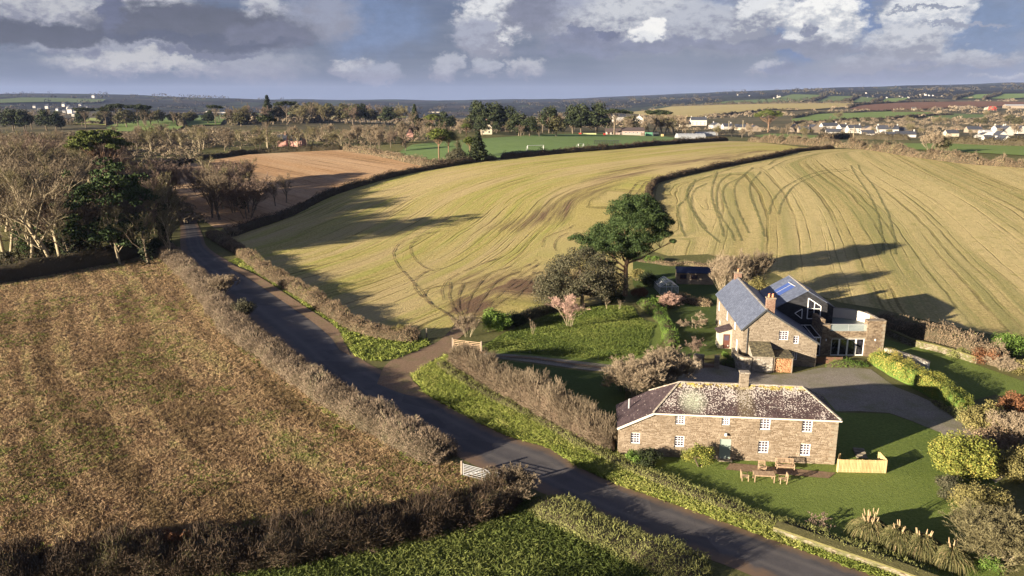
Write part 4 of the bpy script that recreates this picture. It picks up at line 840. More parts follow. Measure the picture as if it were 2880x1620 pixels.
b.add([(0, 0, -.3), (0, Wc, -.3), (0, Wc, hc), (0, 0, hc)], [(0, 1, 2, 3)]); b.add([(-L2, 0, -.3), (-L2, Wc, -.3), (-L2, Wc, h2), (-L2, 0, h2)], [(0, 1, 2, 3)])
wall(b, -L2, 0, -.3, ctop, [(-13.2, -12.3, 1, 2.1), (-6, -5.1, 1, 2.1)], f=lambda u, d, z: (u, Wc-d, z), cuts=(-Lc,))
b.build('wall', M['stone'], cot)
ov = .16; eR = (.16, -ov, hc); kR = (.16, Wc+ov, hc); rR = (-2.79, Wc/2, hrc); rL = (-14.3, Wc/2, hrc); eL = (-Lc, -ov, hc); kL = (-Lc, Wc+ov, hc); oL = (-L2-.12, -ov, h2-.06); oB = (-L2-.12, Wc+ov, h2-.06)
rf = slab(MB(), [(eL, eR, rR, rL), (kR, kL, rL, rR), (eR, kR, rR)], .1).build('roof', M['slate_lichen'], cot)
slab(MB(), [(kL, eL, rL)], .1).build('hip_slope', M['slate_purple'], rf); slab(MB(), [(oL, eL, kL, oB)], .1).build('outshot_roof', M['slate_purple'], rf)
b = MB()
for p, q in ((rL, rR), (rR, eR), (rR, kR), (rL, eL), (rL, kL)): b.beam(np.array(p)+[0, 0, .03], np.array(q)+[0, 0, .03], .2, .1)
b.build('ridge_tiles', M['stone_pale'], rf)
b = MB(); b.beam((-Lc, -ov-.05, hc-.1), (.22, -ov-.05, hc-.1), .1, .13); b.beam((-L2-.14, -ov-.03, h2-.16), (-Lc, -ov-.03, hc-.14), .07, .2); b.build('gutter', M['offwhite'], cot)
cu, _ = pxplane(2090, 1100, CO, CT, 'y', Wc/2); chimney(cot, cu, Wc/2, .8, .62, hrc-.5, hrc+1.15, 0, 'stone_farm', 'stone_pale')
MB().tubes([[-L2+1.1, Wc*.62, 3.2]], [[-L2+1.1, Wc*.62, 4.45]], .09, .09, 10).build('flue', M['galv'], cot)
for k, (a, b_, c, d) in enumerate(wins): sash(cot, (a+b_)/2, c, b_-a, d-c, rows=4 if k != 1 else 4)
for a in (-12.75, -5.55): sash(cot, a, 1, .9, 1.1, y=0, off=(a, Wc), rz=PI)
a, b_, c, d = door; dr = MB().box(a+.06, b_-.06, .08, .14, c, d-.06).build('door', M['sage'], cot)
g = MB(); [g.box(x-.008, x+.008, .07, .08, c+.05, d-.1) for x in np.linspace(a+.15, b_-.15, 7)]; g.build('door_boards', M['sage'], dr); MB().box(b_-.2, b_-.14, .03, .08, 1.0, 1.12).build('handle', M['lead'], dr)
MB().box(a, a+.06, .03, .15, c, d).box(b_-.06, b_, .03, .15, c, d).box(a+.06, b_-.06, .03, .15, d-.06, d).build('door_frame', M['sage'], dr)
MB().box(a-.15, b_+.15, -.5, .02, -.1, .12).build('doorstep', M['granite'], cot)
lu, lz = pxplane(1720+1550*.207, 1060+780*.207, CO, CT); ml = MB().box(lu-.05, lu+.05, -.12, 0, lz-.1, lz+.2); lmp = ml.build('wall_lamp', M['lead'], cot); MB().tubes([[lu, -.2, lz-.05]], [[lu, -.2, lz+.18]], .14, .09, 10).build('lamp_shade', M['white'], lmp)
b = MB(); z = 0.15
for i in range(13):
    w_ = .62 if i % 2 else .34
    if hc-.3-z > .3: b.box(-w_, .012, -.012, .4, z, z+.26)
    z += .33
b.build('quoins', M['granite'], cot)
# ------------------------------------------------------------------ the farmhouse with its extension
FO = (29.69, 94.51); FT = -.083; fh = thing('farmhouse', 'tall grey stone farmhouse with a steep blue slate roof and modern slate-hung extension', 'house', (*FO, 0), FT)
W, Dp, hL, hA, hR, wa = 9.36, 18.9, 5.0, 7.56, 3.34, 2.65
ftop = lambda u: hL+(hA-hL)*u/wa if u <= wa else hA+(hR-hA)*(u-wa)/(W-wa)
def fpx(x0, y0, x1, y1, ox=1980, oy=740, s=.2278):
    a = pxplane(ox+x0*s, oy+y0*s, FO, FT); b = pxplane(ox+x1*s, oy+y1*s, FO, FT); return (min(a[0], b[0]), max(a[0], b[0]), min(a[1], b[1]), max(a[1], b[1]))
fw = [fpx(930, 838, 1035, 952), fpx(1107, 897, 1165, 998), fpx(1088, 1105, 1146, 1198)]
b = MB(); wall(b, 0, W, -.3, lambda u: ftop(u)-.12, fw, cuts=(wa,))
lw = []
for (px_, py_, ww, hh_) in ((185, 535, 1.0, 1.5), (285, 650, 1.0, 1.5), (380, 760, 1.0, 1.5), (400, 1010, 1.1, 1.6), (190, 770, 1.1, 1.6)):
    a, z = pxplane(1980+px_*.2278, 740+py_*.2278, FO, FT, 'x', 0.); lw.append((a-ww/2, a+ww/2, max(.8, z-hh_/2), min(4.8, z+hh_/2)))
lw = [q for q in lw if q[0] > .3 and q[1] < Dp]
wall(b, 0, Dp, -.3, lambda u: hL-.1, lw, f=lambda u, d, z: (d, u, z))
b.add([(W, 0, -.3), (W, Dp, -.3), (W, Dp, hR-.12), (W, 0, hR-.12)], [(0, 1, 2, 3)]); wall(b, 0, W, -.3, lambda u: ftop(u)-.12, (), f=lambda u, d, z: (u, Dp, z), cuts=(wa,))
b.build('wall', M['stone_farm'], fh)
o = .28; sL = (hA-hL)/wa; sR = (hA-hR)/(W-wa)
LL = [(-o, -.12, hL-sL*o), (wa, -.12, hA), (wa, Dp+.12, hA), (-o, Dp+.12, hL-sL*o)]
RR_ = [(wa, -.12, hA), (W+.3, -.12, hR-sR*.3), (W+.3, Dp+.12, hR-sR*.3), (wa, Dp+.12, hA)]
rf = slab(MB(), [LL, RR_], .13).build('roof', M['slate_blue'], fh)
b = MB().beam((wa, -.14, hA+.04), (wa, Dp+.14, hA+.04), .24, .1); b.build('ridge_tiles', M['stone_pale'], rf)
MB().beam((-o-.02, -.16, hL-sL*o-.12), (wa, -.16, hA-.12), .05, .2).beam((wa, -.16, hA-.12), (W+.3, -.16, hR-sR*.3-.12), .05, .2).build('bargeboard', M['lead'], fh)
MB().tubes([[.55, -.08, 0]], [[.55, -.08, hL]], .06, .06, 8).build('drainpipe', M['lead'], fh)
chimney(fh, wa+.55, .38, 1.05, .7, hA-.8, hA+1.3, 2); chimney(fh, wa+.1, Dp-.45, 1.0, .7, hA-.8, hA+.65, 1)
sash(fh, (fw[0][0]+fw[0][1])/2, fw[0][2], fw[0][1]-fw[0][0], fw[0][3]-fw[0][2], cols=3, rows=4); sash(fh, (fw[1][0]+fw[1][1])/2, fw[1][2], fw[1][1]-fw[1][0], fw[1][3]-fw[1][2], cols=2, rows=3); sash(fh, (fw[2][0]+fw[2][1])/2, fw[2][2], fw[2][1]-fw[2][0], fw[2][3]-fw[2][2], cols=2, rows=3)
for a, b_, c, d in lw: sash(fh, 0, c, b_-a, d-c, off=(0, (a+b_)/2), rz=-PI/2, cols=2, rows=4)
# porch
px0, py0 = at(2044, 981); lc = ((px0-FO[0])*math.cos(FT)+(py0-FO[1])*math.sin(FT), -(px0-FO[0])*math.sin(FT)+(py0-FO[1])*math.cos(FT)); pv = lc[1]
po = MB(); wall(po, -1.75, 0, 0, lambda u: 2.35+(u+1.75)*.35, [(-1.15, -.2, .05, 2.1)], f=lambda u, d, z: (u, pv+d, z)); po.add([(-1.75, pv, 0), (-1.75, pv+2, 0), (-1.75, pv+2, 2.35), (-1.75, pv, 2.35)], [(0, 1, 2, 3)]); po.add([(-1.75, pv+2, 0), (0, pv+2, 0), (0, pv+2, 2.96), (-1.75, pv+2, 2.35)], [(0, 1, 2, 3)])
po = po.build('porch', M['render_cream'], fh); slab(MB(), [((-2., pv-.2, 2.34), (-.01, pv-.2, 3.03), (-.01, pv+2.2, 3.03), (-2., pv+2.2, 2.34))], .08).build('porch_roof', M['slate_purple'], po)
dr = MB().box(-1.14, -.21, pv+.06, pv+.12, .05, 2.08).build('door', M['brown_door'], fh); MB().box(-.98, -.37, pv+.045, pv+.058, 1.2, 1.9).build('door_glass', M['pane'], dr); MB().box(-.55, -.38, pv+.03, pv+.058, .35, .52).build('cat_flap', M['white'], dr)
# extension
eu, ev0, ev1, ez = 10.1, 8.4, 17.8, 8.1; er, erz = 13.75, 5.9; el_, elz = 5.9, 5.6
b = MB(); etop = lambda u: (elz+(ez-elz)*(u-el_)/(eu-el_) if u < eu else ez+(erz-ez)*(u-eu)/(er-eu))-.1
BW = [pxplane(2200+x*.207, 760+y*.207, FO, FT, 'y', ev0) for x, y in ((335, 655), (508, 655), (525, 490), (357, 378))]
TW = [pxplane(2200+x*.207, 760+y*.207, FO, FT, 'y', ev0) for x, y in ((170, 582), (262, 655), (270, 525))]
wall(b, el_, er, 2.2, etop, (), f=lambda u, d, z: (u, ev0+d, z), cuts=(eu,)); b.add([(er, ev0, 0), (er, ev1, 0), (er, ev1, erz-.1), (er, ev0, erz-.1)], [(0, 1, 2, 3)]); wall(b, el_, er, 0, etop, (), f=lambda u, d, z: (u, ev1, z), cuts=(eu,))
ex = b.build('extension_wall', M['slate_dark'], fh)
slab(MB(), [((el_, ev0-.15, elz), (eu, ev0-.15, ez), (eu, ev1+.15, ez), (el_, ev1+.15, elz)), ((eu, ev0-.15, ez), (er+.2, ev0-.15, erz-.1), (er+.2, ev1+.15, erz-.1), (eu, ev1+.15, ez))], .12).build('extension_roof', M['slate_blue'], fh)
MB().beam((eu, ev0-.16, ez+.04), (eu, ev1+.16, ez+.04), .2, .1).build('extension_ridge', M['stone_pale'], fh)
yy_ = ev0-.06; q = lambda p, d=0.: (p[0], yy_+d, p[1])
midb = ((BW[0][0]+BW[1][0])/2, (BW[0][1]+BW[1][1])/2); midt = ((BW[2][0]+BW[3][0])/2, (BW[2][1]+BW[3][1])/2); hz_ = BW[0][1]+.62*(BW[2][1]-BW[1][1])+.35
polywin(fh, [q(p) for p in BW], bars=[(q(midb), q(midt)), (q((BW[0][0], hz_)), q((BW[1][0], hz_)))], w=.11); polywin(fh, [q(p) for p in TW], w=.09)
# roof panel lies on the left slope of the extension
sl = (ez-elz)/(eu-el_)
def onroof(px_, py_):
    d = ray(px_, py_); c, s = math.cos(FT), math.sin(FT); ux = d[0]*c+d[1]*s; uy = -d[0]*s+d[1]*c; ox = -(FO[0]*c+FO[1]*s); oy = -(-FO[0]*s+FO[1]*c)
    t = (elz+sl*(ox-el_)-H)/(d[2]-sl*ux); return np.array([ox+ux*t, oy+uy*t, H+d[2]*t+.09])
Q4 = [onroof(1980+x*.2278, 740+y*.2278) for x, y in ((850, 352), (915, 410), (1125, 292), (1045, 245))]
slab(MB(), [Q4], .06).build('solar_panel', M['panel'], fh); MB().beam(Q4[0]+[0, 0, .02], Q4[1]+[0, 0, .02], .08).beam(Q4[2]+[0, 0, .02], Q4[3]+[0, 0, .02], .14).beam((Q4[0]+Q4[1])/2+[0, 0, .03], (Q4[2]+Q4[3])/2+[0, 0, .03], .04).build('panel_rail', M['galv'], fh)
# stone terrace block (world-aligned); coordinates below are world minus (42.6, 98)
tb = thing('terrace_wing', 'flat-roofed stone wing with folding glass doors and a white-walled roof terrace', 'building', (42.6, 98, 0), 0)
b = MB(); wall(b, -.3, 4.6, -.2, lambda u: 3.5, [(.05, 4.5, .05, 2.45)], rv=.25); b.box(4.6, 7.0, -.1, .9, -.2, 4.9); b.box(6.55, 7.0, .9, 5.5, -.2, 4.7)
b.box(-1.35, -.3, -.1, .45, -.2, 4.35); b.box(-1.35, -.85, .45, 3.6, -.2, 5.0); b.build('wall', M['stone_dark'], tb)
MB().box(4.56, 7.05, -.15, .95, 4.903, 4.98).box(-1.4, -.26, -.15, .5, 4.353, 4.43).build('pier_coping', M['stone_farm'], tb)
b = MB(); 
for z in np.arange(.1, 4.6, .5): b.box(6.72 if int(z*2) % 2 else 6.5, 7.01, -.11, .3, z, z+.38)
b.box(-.35, 4.7, -.014, .2, 2.45, 2.68); b.build('quoins', M['granite'], tb)
bw = cr([(-.6, 7.9), (1.6, 7.8), (4., 7.0), (5.8, 5.6), (6.7, 3.6), (6.78, 1.0)], 6); b = MB(); c = MB()
for p, q_ in zip(bw[:-1], bw[1:]):
    b.beam((*p, 4.05), (*q_, 4.05), .28, 1.35); c.beam((*p, 4.76), (*q_, 4.76), .34, .07)
b.build('parapet', M['render_white'], tb); c.build('coping', M['stone_pale'], tb)
b = MB(); [b.beam((*p, 1.6), (*q_, 1.6), .34, 3.6) for p, q_ in zip(bw[:-1], bw[1:])]; b.build('rear_wall', M['stone_dark'], tb)
MB().prism([(-.84, .3), (6.6, .3), (6.7, 3.6), (5.7, 5.5), (4, 6.9), (1.6, 7.7), (-.84, 7.8)], 3.28, 3.4, 2).build('terrace_floor', M['deck'], tb)
gb = MB().add([(-.28, .02, 3.5), (2.15, .02, 3.5), (2.15, .02, 4.45), (-.28, .02, 4.45), (2.2, .02, 3.5), (4.58, .02, 3.5), (4.58, .02, 4.45), (2.2, .02, 4.45)], [(0, 1, 2, 3), (4, 5, 6, 7)]).build('balustrade', M['glass'], tb); MB().beam((-.28, .02, 4.46), (4.58, .02, 4.46), .05, .04).beam((2.17, .02, 3.5), (2.17, .02, 4.44), .04).build('handrail', M['galv'], gb)
for i in range(4):
    x0 = .06+i*1.108; d = MB().box(x0, x0+.1, .12, .18, .06, 2.44).box(x0+1., x0+1.1, .12, .18, .06, 2.44).box(x0+.1, x0+1., .12, .18, 2.34, 2.44).box(x0+.1, x0+1., .12, .18, .06, .18).build('glass_door', M['white'], tb); MB().add([(x0+.1, .16, .18), (x0+1., .16, .18), (x0+1., .16, 2.34), (x0+.1, .16, 2.34)], [(0, 1, 2, 3)]).build('pane', M['panedark'], d)
for x in (-.75, 5.8): l_ = MB().box(x-.07, x+.07, -.2, -.1, 2.2, 2.45).build('wall_lamp', M['white'], tb)
# glazed link
gl = thing('glazed_link', 'white framed glazed lean-to between the farmhouse and the stone wing', 'conservatory', (39.2, 98.1, 0), 0)
b = MB(); 
for x in (0, .7, 1.4, 2.0): b.beam((x, 0, .0), (x, 0, 2.55), .09)
for x in (-.6, .2, 1.1, 2.0): b.beam((x, 0, 2.6), (x-.0, 3.75, 3.2), .08)
b.beam((-.6, 0, 2.6), (2.05, 0, 2.6), .14).beam((-.6, 3.75, 3.2), (2.05, 3.75, 3.2), .1).beam((0, 0, .08), (2, 0, .08), .12).build('frame', M['white'], gl)
MB().add([(-.6, 0, 2.6), (2., 0, 2.6), (2., 3.75, 3.2), (-.6, 3.75, 3.2)], [(0, 1, 2, 3)]).build('roof_glass', M['panedark'], gl); MB().add([(-.6, .02, 0), (2., .02, 0), (2., .02, 2.55), (-.6, .02, 2.55)], [(0, 1, 2, 3)]).build('pane', M['panedark'], gl)
# lean-to, log store
f2w = lambda u, v: (FO[0]+u*math.cos(FT)-v*math.sin(FT), FO[1]+u*math.sin(FT)+v*math.cos(FT))
lt = thing('outhouse', 'small pale stone outhouse with a mossy sloping roof against the farmhouse gable', 'outhouse', (*f2w(.8, -2.75), 0), FT)
MB().prism([(0, -.2), (2.5, -.2), (2.5, 2.2), (0, 2.2)], 0, 2.72, 1).build('wall', M['stone_pale'], lt)
slab(MB(), [((-.12, -.15, 2.22), (2.62, -.15, 2.22), (2.62, 2.74, 3.25), (-.12, 2.74, 3.25))], .1).build('roof', M['mossy'], lt); MB().add([(0, 0, 2.2), (0, 2.72, 2.2), (0, 2.72, 3.1), (2.5, 0, 2.2), (2.5, 2.72, 2.2), (2.5, 2.72, 3.1)], None, [(0, 1, 2), (3, 4, 5)]).build('gable', M['stone_pale'], lt)
ls = thing('log_store', 'open fronted log store with a flat grey roof beside the outhouse', 'log store', (*f2w(3.42, -2.7), 0), FT)
slab(MB(), [((-.02, -.15, 2.05), (2.4, -.15, 2.05), (2.4, 2.66, 2.25), (-.02, 2.66, 2.25))], .08).build('roof', M['mossy'], ls)
MB().box(2.22, 2.32, 0, 2.6, 0, 1.95).build('side_wall', M['wood_grey'], ls); MB().box(.02, .1, 0, .1, 0, 1.96).build('post', M['wood_grey'], ls)
b = MB(); xs = []; 
for j in range(13):
    for i in range(15): xs.append((.16+i*.14+.07*(j % 2)+rng.normal()*.012, .07+j*.135+rng.normal()*.01))
xs = np.array(xs); A = np.c_[xs[:, 0], .15+rng.uniform(-.08, .08, len(xs)), xs[:, 1]]; Bq = A+[0, .45, 0]; b.tubes(A, Bq, .068, .068, 6); ang = np.arange(6)/6*2*PI
for a_ in A: V_ = [(a_[0]+.068*math.cos(t), a_[1], a_[2]+.068*math.sin(t)) for t in ang]; b.add(V_, [(0, 1, 2, 3), (0, 3, 4, 5)])
fl = b.build('firewood', M['log_end'], None, (*f2w(3.42, -2.7), 0), FT); tag(fl, 'stack of orange cut logs filling the log store', 'firewood', kind='stuff')
# walls, gates and fences around the yard
def stone_wall(label, P, h, t, m='stone_pale', cope='granite', name='stone_wall', cat='wall'):
    P = resamp(np.array(P), .5); n = normals2(P); root = thing(name, label, cat, (*P[0], 0)); o_ = np.array([*P[0], 0]); b = MB(); c = MB()
    top = h*(1+.05*(vnoise(np.arange(len(P)), np.zeros(len(P)), 4)-.5))
    def strip(mb, w, z0, z1):
        a = P+n*w/2; d = P-n*w/2; k = len(P); G = hh(P[:, 0], P[:, 1])
        V = np.concatenate([np.c_[a, G+z0], np.c_[a, G+z1], np.c_[d, G+z1], np.c_[d, G+z0]])-o_; i = np.arange(k-1)
        Q = np.concatenate([np.stack([i+s*k, i+1+s*k, i+1+((s+1) % 4)*k, i+((s+1) % 4)*k], 1) for s in range(4)]); mb.add(V, Q); mb.add(V, [(0, k, 2*k, 3*k), (k-1, 2*k-1, 3*k-1, 4*k-1)])
    strip(b, t, -.1, top); b.build('wall', M[m], root); strip(c, t+.08, top+.003, top+.14); c.build('coping', M[cope], root); return root
stone_wall('curved whitish rubble wall joining the outhouse to the front garden', cr(atp([(2060, 1016), (2066, 1032), (2085, 1043), (2112, 1046)])), 1.75, .4)
stone_wall('low white painted wall behind the clipped hedge', atp([(2486, 1003), (2540, 1018), (2610, 1044)]), 1.15, .3, 'render_white', 'stone_pale')
stone_wall('old stone wall under the brambles behind the farmhouse', cr(atp([(2490, 938), (2560, 970), (2640, 990), (2749, 1023)])), .85, .5, 'stone_wild', 'hedge_top')
stone_wall('pale stone retaining wall along the lane below the front lawn', cr(atp([(2180, 1497), (2300, 1540), (2420, 1580), (2540, 1622), (2640, 1660)])), .62, 1.0, 'stone_wild', 'hedge_top')
stone_wall('stone pier wall left of the dark garden gate', atp([(1950, 1030), (1978, 1035)]), 1.6, .5, 'stone_farm'); stone_wall('stone pier wall right of the dark garden gate', atp([(2008, 1036), (2022, 1037)]), 1.6, .5, 'stone_farm')
def picket(name, label, P, h, m, sp=.13, w=.095, cat='fence'):
    root = thing(name, label, cat, (*P[0], hz(*P[0]))); b = MB(); r_ = MB(); po_ = MB(); o_ = np.array([P[0][0], P[0][1], 0.])
    for a, c in zip(P[:-1], P[1:]):
        a = np.array([*a, 0])-o_; c = np.array([*c, 0])-o_; L_ = np.linalg.norm(c-a); d = (c-a)/L_; nn_ = np.array([-d[1], d[0], 0])
        for t in np.arange(.06, L_, sp): p = a+d*t-nn_*.03; b.beam(p+[0, 0, .03], p+[0, 0, h+rng.normal()*.008], w, .02, nn_)
        for z in (.3, h-.25): r_.beam(a+[0, 0, z], c+[0, 0, z], .04, .09)
        for t in np.linspace(0, L_, max(2, int(L_/1.8)+1)): po_.beam(a+d*t+nn_*.06, a+d*t+nn_*.06+[0, 0, h], .09, .09, nn_)
    b.build('pickets', M[m], root); r_.build('rails', M[m], root); po_.build('posts', M[m], root); return root
picket('picket_fence', 'new yellow timber picket fence at the right end of the cottage', [tuple(np.array(CO)+(.25, -.3))]+atp([(2354, 1328), (2491, 1331)])+[tuple(np.array(at(2491, 1331))+(.1, 1.7))], 1.3, 'wood_new')
picket('picket_fence', 'brown slatted fence in front of the glazed link', atp([(2294, 1023), (2368, 1024)]), .95, 'wood_brown')
b = MB(); g0 = at(1978, 1035); g1 = at(2008, 1036); gd = thing('garden_gate', 'dark slatted garden gate between the stone piers', 'gate', (*g0, 0)); dl = np.array(g1)-np.array(g0); L_ = np.linalg.norm(dl); d = np.array([*dl/L_, 0])
for t in np.arange(.05, L_, .11): b.beam(d*t+[0, 0, .08], d*t+[0, 0, 1.35], .06, .03, (-d[1], d[0], 0))
b.build('slats', M['brown_door'], gd); MB().beam([0, 0, .3], d*L_+[0, 0, .3], .05, .09).beam([0, 0, 1.15], d*L_+[0, 0, 1.15], .05, .09).build('rails', M['brown_door'], gd)
def zplane(u, v, z): d = ray(u, v); t = (z-H)/d[2]; return d[0]*t, d[1]*t
def gate(name, label, a, c, h, bars, m, thick=.09, style='X', flat=.03):
    a = np.array(a, float); c = np.array(c, float); L_ = np.linalg.norm(c-a); ang = math.atan2(c[1]-a[1], c[0]-a[0]); root = thing(name, label, 'gate', (*a, hz(*a)), ang)
    b = MB(); 
    for i in range(bars): z = .18+(h-.22)*(i/(bars-1))**.85; b.beam((.05, 0, z), (L_-.05, 0, z), flat, thick*.8)
    b.build('bars', M[m], root); s = MB().beam((.05, -.01, .1), (.05, -.01, h+.06), thick, thick).beam((L_-.05, -.01, .1), (L_-.05, -.01, h+.06), thick*.8, thick*.8); s.build('stiles', M[m], root)
    br = MB(); y = -.035-flat/2; mx = L_*(.5 if style == 'X' else .6); br.beam((.1, y, .2), (mx, y, h-.05), flat, thick*.7, (0, 1, 0)).beam((mx, y, h-.05), (L_-.1, y, .2), flat, thick*.7, (0, 1, 0))
    if style != 'X': br.beam((mx, y, .15), (mx, y, h), flat, thick*.7)
    br.build('braces', M[m], root); MB().box(-.22, -.04, -.09, .09, -.2, h+.25).build('post', M['wood_grey'], root); MB().box(L_+.03, L_+.2, -.09, .09, -.2, h+.2).build('post', M['wood_grey'], root); return root
gate('field_gate', 'galvanised seven-bar metal gate between the brown field and the lane', zplane(1302, 1304, 1.25), zplane(1418, 1333, 1.25), 1.25, 7, 'galv', .06, 'K', .04)
gate('drive_gate', 'pale timber five-bar gate at the top of the garden drive', at(1276, 980), at(1352, 989), 1.3, 5, 'gate_wood', .1, 'X', .04)
# garden steps
st_ = thing('stone_steps', 'short flight of stone steps behind the yellow picket fence', 'steps', (*at(2425, 1290), 0), -.2); b = MB()
for i in range(4): b.box(-.5, .5, i*.45, i*.45+.42, -.1, .1+i*.07)
b.build('tread', M['granite'], st_)
# ------------------------------------------------------------------ garden furniture
def chair(label, loc, rz, name='garden_chair', w=.58, seat_h=.43, back=.92, arms=True, slats=6, group=None, cat='chair', m='teak'):
    root = thing(name, label, cat, loc, rz, group); hw = w/2; d = .27
    for sx in (-1, 1):
        MB().beam((sx*hw, -d, 0), (sx*hw, -d, .63 if arms else seat_h), .06).build('leg', M[m], root); MB().beam((sx*hw, d, 0), (sx*hw, d+.1, back), .06).build('leg', M[m], root)
    b = MB(); [b.box(-hw+.02, hw-.02, y-.03, y+.03, seat_h-.02, seat_h+.01) for y in np.linspace(-d+.03, d-.03, 6)]; b.box(-hw, hw, -d-.02, -d+.02, seat_h-.09, seat_h-.02); b.build('seat', M[m], root)
    b = MB(); b.beam((-hw, d+.1, back), (hw, d+.1, back), .08, .05); b.beam((-hw, d+.03, seat_h+.12), (hw, d+.03, seat_h+.12), .05, .05)
    for x in np.linspace(-hw+.08, hw-.08, slats): b.beam((x, d+.03, seat_h+.12), (x, d+.1, back), .04, .02, (0, 1, 0))
    b.build('backrest', M[m], root)
    if arms:
        for sx in (-1, 1): MB().beam((sx*hw, -d-.04, .645), (sx*hw, d+.07, .645), .07, .03).build('armrest', M[m], root)
    return root
chair('teak garden chair left of the teak table on the front lawn', (*at(2094, 1350), 0), PI/2+CT, group='chairs at the lawn table'); chair('teak garden chair right of the teak table on the front lawn', (*at(2201, 1358), 0), -PI/2+CT, group='chairs at the lawn table'); chair('teak garden chair behind the table against the cottage bed', (*at(2143, 1326), 0), CT, group='chairs at the lawn table')
chair('weathered slatted bench against the cottage wall', (*zplane(2207, 1321, 0), 0), CT, 'garden_bench', 1.55, .43, .98, True, 14, cat='bench')
tc = at(2147, 1352); tb2 = thing('garden_table', 'rectangular slatted teak table on the front lawn', 'table', (*tc, 0), CT)
b = MB(); [b.box(-.92, .92, y-.045, y+.045, .71, .74) for y in np.linspace(-.42, .42, 9)]; b.build('tabletop', M['teak'], tb2); MB().beam((-.85, -.4, .66), (.85, -.4, .66), .03, .09).beam((-.85, .4, .66), (.85, .4, .66), .03, .09).build('apron', M['teak'], tb2)
for x in (-.84, .84):
    for y in (-.4, .4): MB().beam((x, y, 0), (x, y, .71), .07).build('leg', M['teak'], tb2)
# ------------------------------------------------------------------ shed and greenhouse
so = at(1903, 799); sh = thing('garden_shed', 'grey weatherboard garden shed with a dark blue felt roof', 'shed', (*so, hz(*so)), -.12)
b = MB(); wall(b, 0, 6.6, -.3, lambda u: 2.25, [(.5, 1.75, .95, 1.85), (2.5, 3.8, .95, 1.85)]); b.box(0, 6.6, .2, 2.8, -.3, 2.2); b.build('wall', M['wood_grey'], sh)
slab(MB(), [((-.15, -.25, 2.2), (6.8, -.25, 2.2), (6.8, 1.6, 3.05), (-.15, 1.6, 3.05)), ((-.15, 1.6, 3.05), (6.8, 1.6, 3.05), (6.8, 3.1, 2.3), (-.15, 3.1, 2.3))], .07).build('roof', M['felt'], sh)
for u in (1.125, 3.15): sash(sh, u, .95, 1.24, .88, cols=2, rows=1, sill=False, m='wood_brown')
d_ = MB().box(4.6, 5.5, -.03, -.005, .0, 1.95).build('door', M['wood_grey'], sh); MB().box(5.35, 5.4, -.06, -.03, .95, 1.1).build('handle', M['lead'], d_)
go = at(1855, 828); gh = thing('greenhouse', 'small aluminium framed glass greenhouse beside the shed', 'greenhouse', (*go, hz(*go)), .05); b = MB(); w_, e_, r_, d_ = 3.3, 1.35, 2.35, 4.2
for y in np.linspace(0, d_, 7):
    b.beam((0, y, 0), (0, y, e_), .04).beam((w_, y, 0), (w_, y, e_), .04).beam((0, y, e_), (w_/2, y, r_), .04).beam((w_, y, e_), (w_/2, y, r_), .04)
for p, q_ in (((0, 0, e_), (0, d_, e_)), ((w_, 0, e_), (w_, d_, e_)), ((w_/2, 0, r_), (w_/2, d_, r_)), ((0, 0, e_), (w_, 0, e_)), ((0, d_, e_), (w_, d_, e_)), ((0, 0, .05), (w_, 0, .05)), ((w_*.35, 0, 0), (w_*.35, 0, 2.05)), ((w_*.65, 0, 0), (w_*.65, 0, 2.05))): b.beam(p, q_, .05)
b.build('frame', M['white'], gh); g = MB(); g.add([(0, 0, 0), (0, d_, 0), (0, d_, e_), (0, 0, e_)], [(0, 1, 2, 3)]).add([(w_, 0, 0), (w_, d_, 0), (w_, d_, e_), (w_, 0, e_)], [(0, 1, 2, 3)]).add([(0, 0, e_), (0, d_, e_), (w_/2, d_, r_), (w_/2, 0, r_)], [(0, 1, 2, 3)]).add([(w_, 0, e_), (w_, d_, e_), (w_/2, d_, r_), (w_/2, 0, r_)], [(0, 1, 2, 3)])
for y in (0, d_): g.add([(0, y, 0), (w_, y, 0), (w_, y, e_), (0, y, e_), (w_/2, y, r_)], [(0, 1, 2, 3)]); g.add([(w_, y, e_), (0, y, e_), (w_/2, y, r_)], None, [(0, 1, 2)])
g.build('glazing', M['glass'], gh)
# stone outbuilding at the bottom right corner
ob = thing('stone_outbuilding', 'corner of a stone outbuilding with yellow lichen on its slates, at the bottom right corner', 'outbuilding', (40.2, 53.2, 0), -.12)
MB().box(0, 8, -6, 0, -1, 1.35).build('wall', M['stone_farm'], ob); slab(MB(), [((-.2, .2, 1.4), (-.2, -6.2, 1.4), (1.6, -6.2, 2.9), (1.6, .2, 2.9)), ((1.6, .2, 2.9), (1.6, -6.2, 2.9), (8, -6.2, 2.9), (8, .2, 2.9))], .1).build('roof', mat('old_lichened_slate', lambda N: dict(c=N.mix(N.rng(N.m('ADD', N.sep(N.objc())[1], N.m('MULTIPLY', N.noise(N.objc(), 1.5, 4), 1.5)), .1, .5), N.mix(N.rng(N.noise(N.objc(), 2.5, 5, .8), .5, .6), (.06, .045, .035), (.22, .20, .17)), (.40, .34, .03)), h=N.noise(N.objc(), 4, 4)), .9), ob)
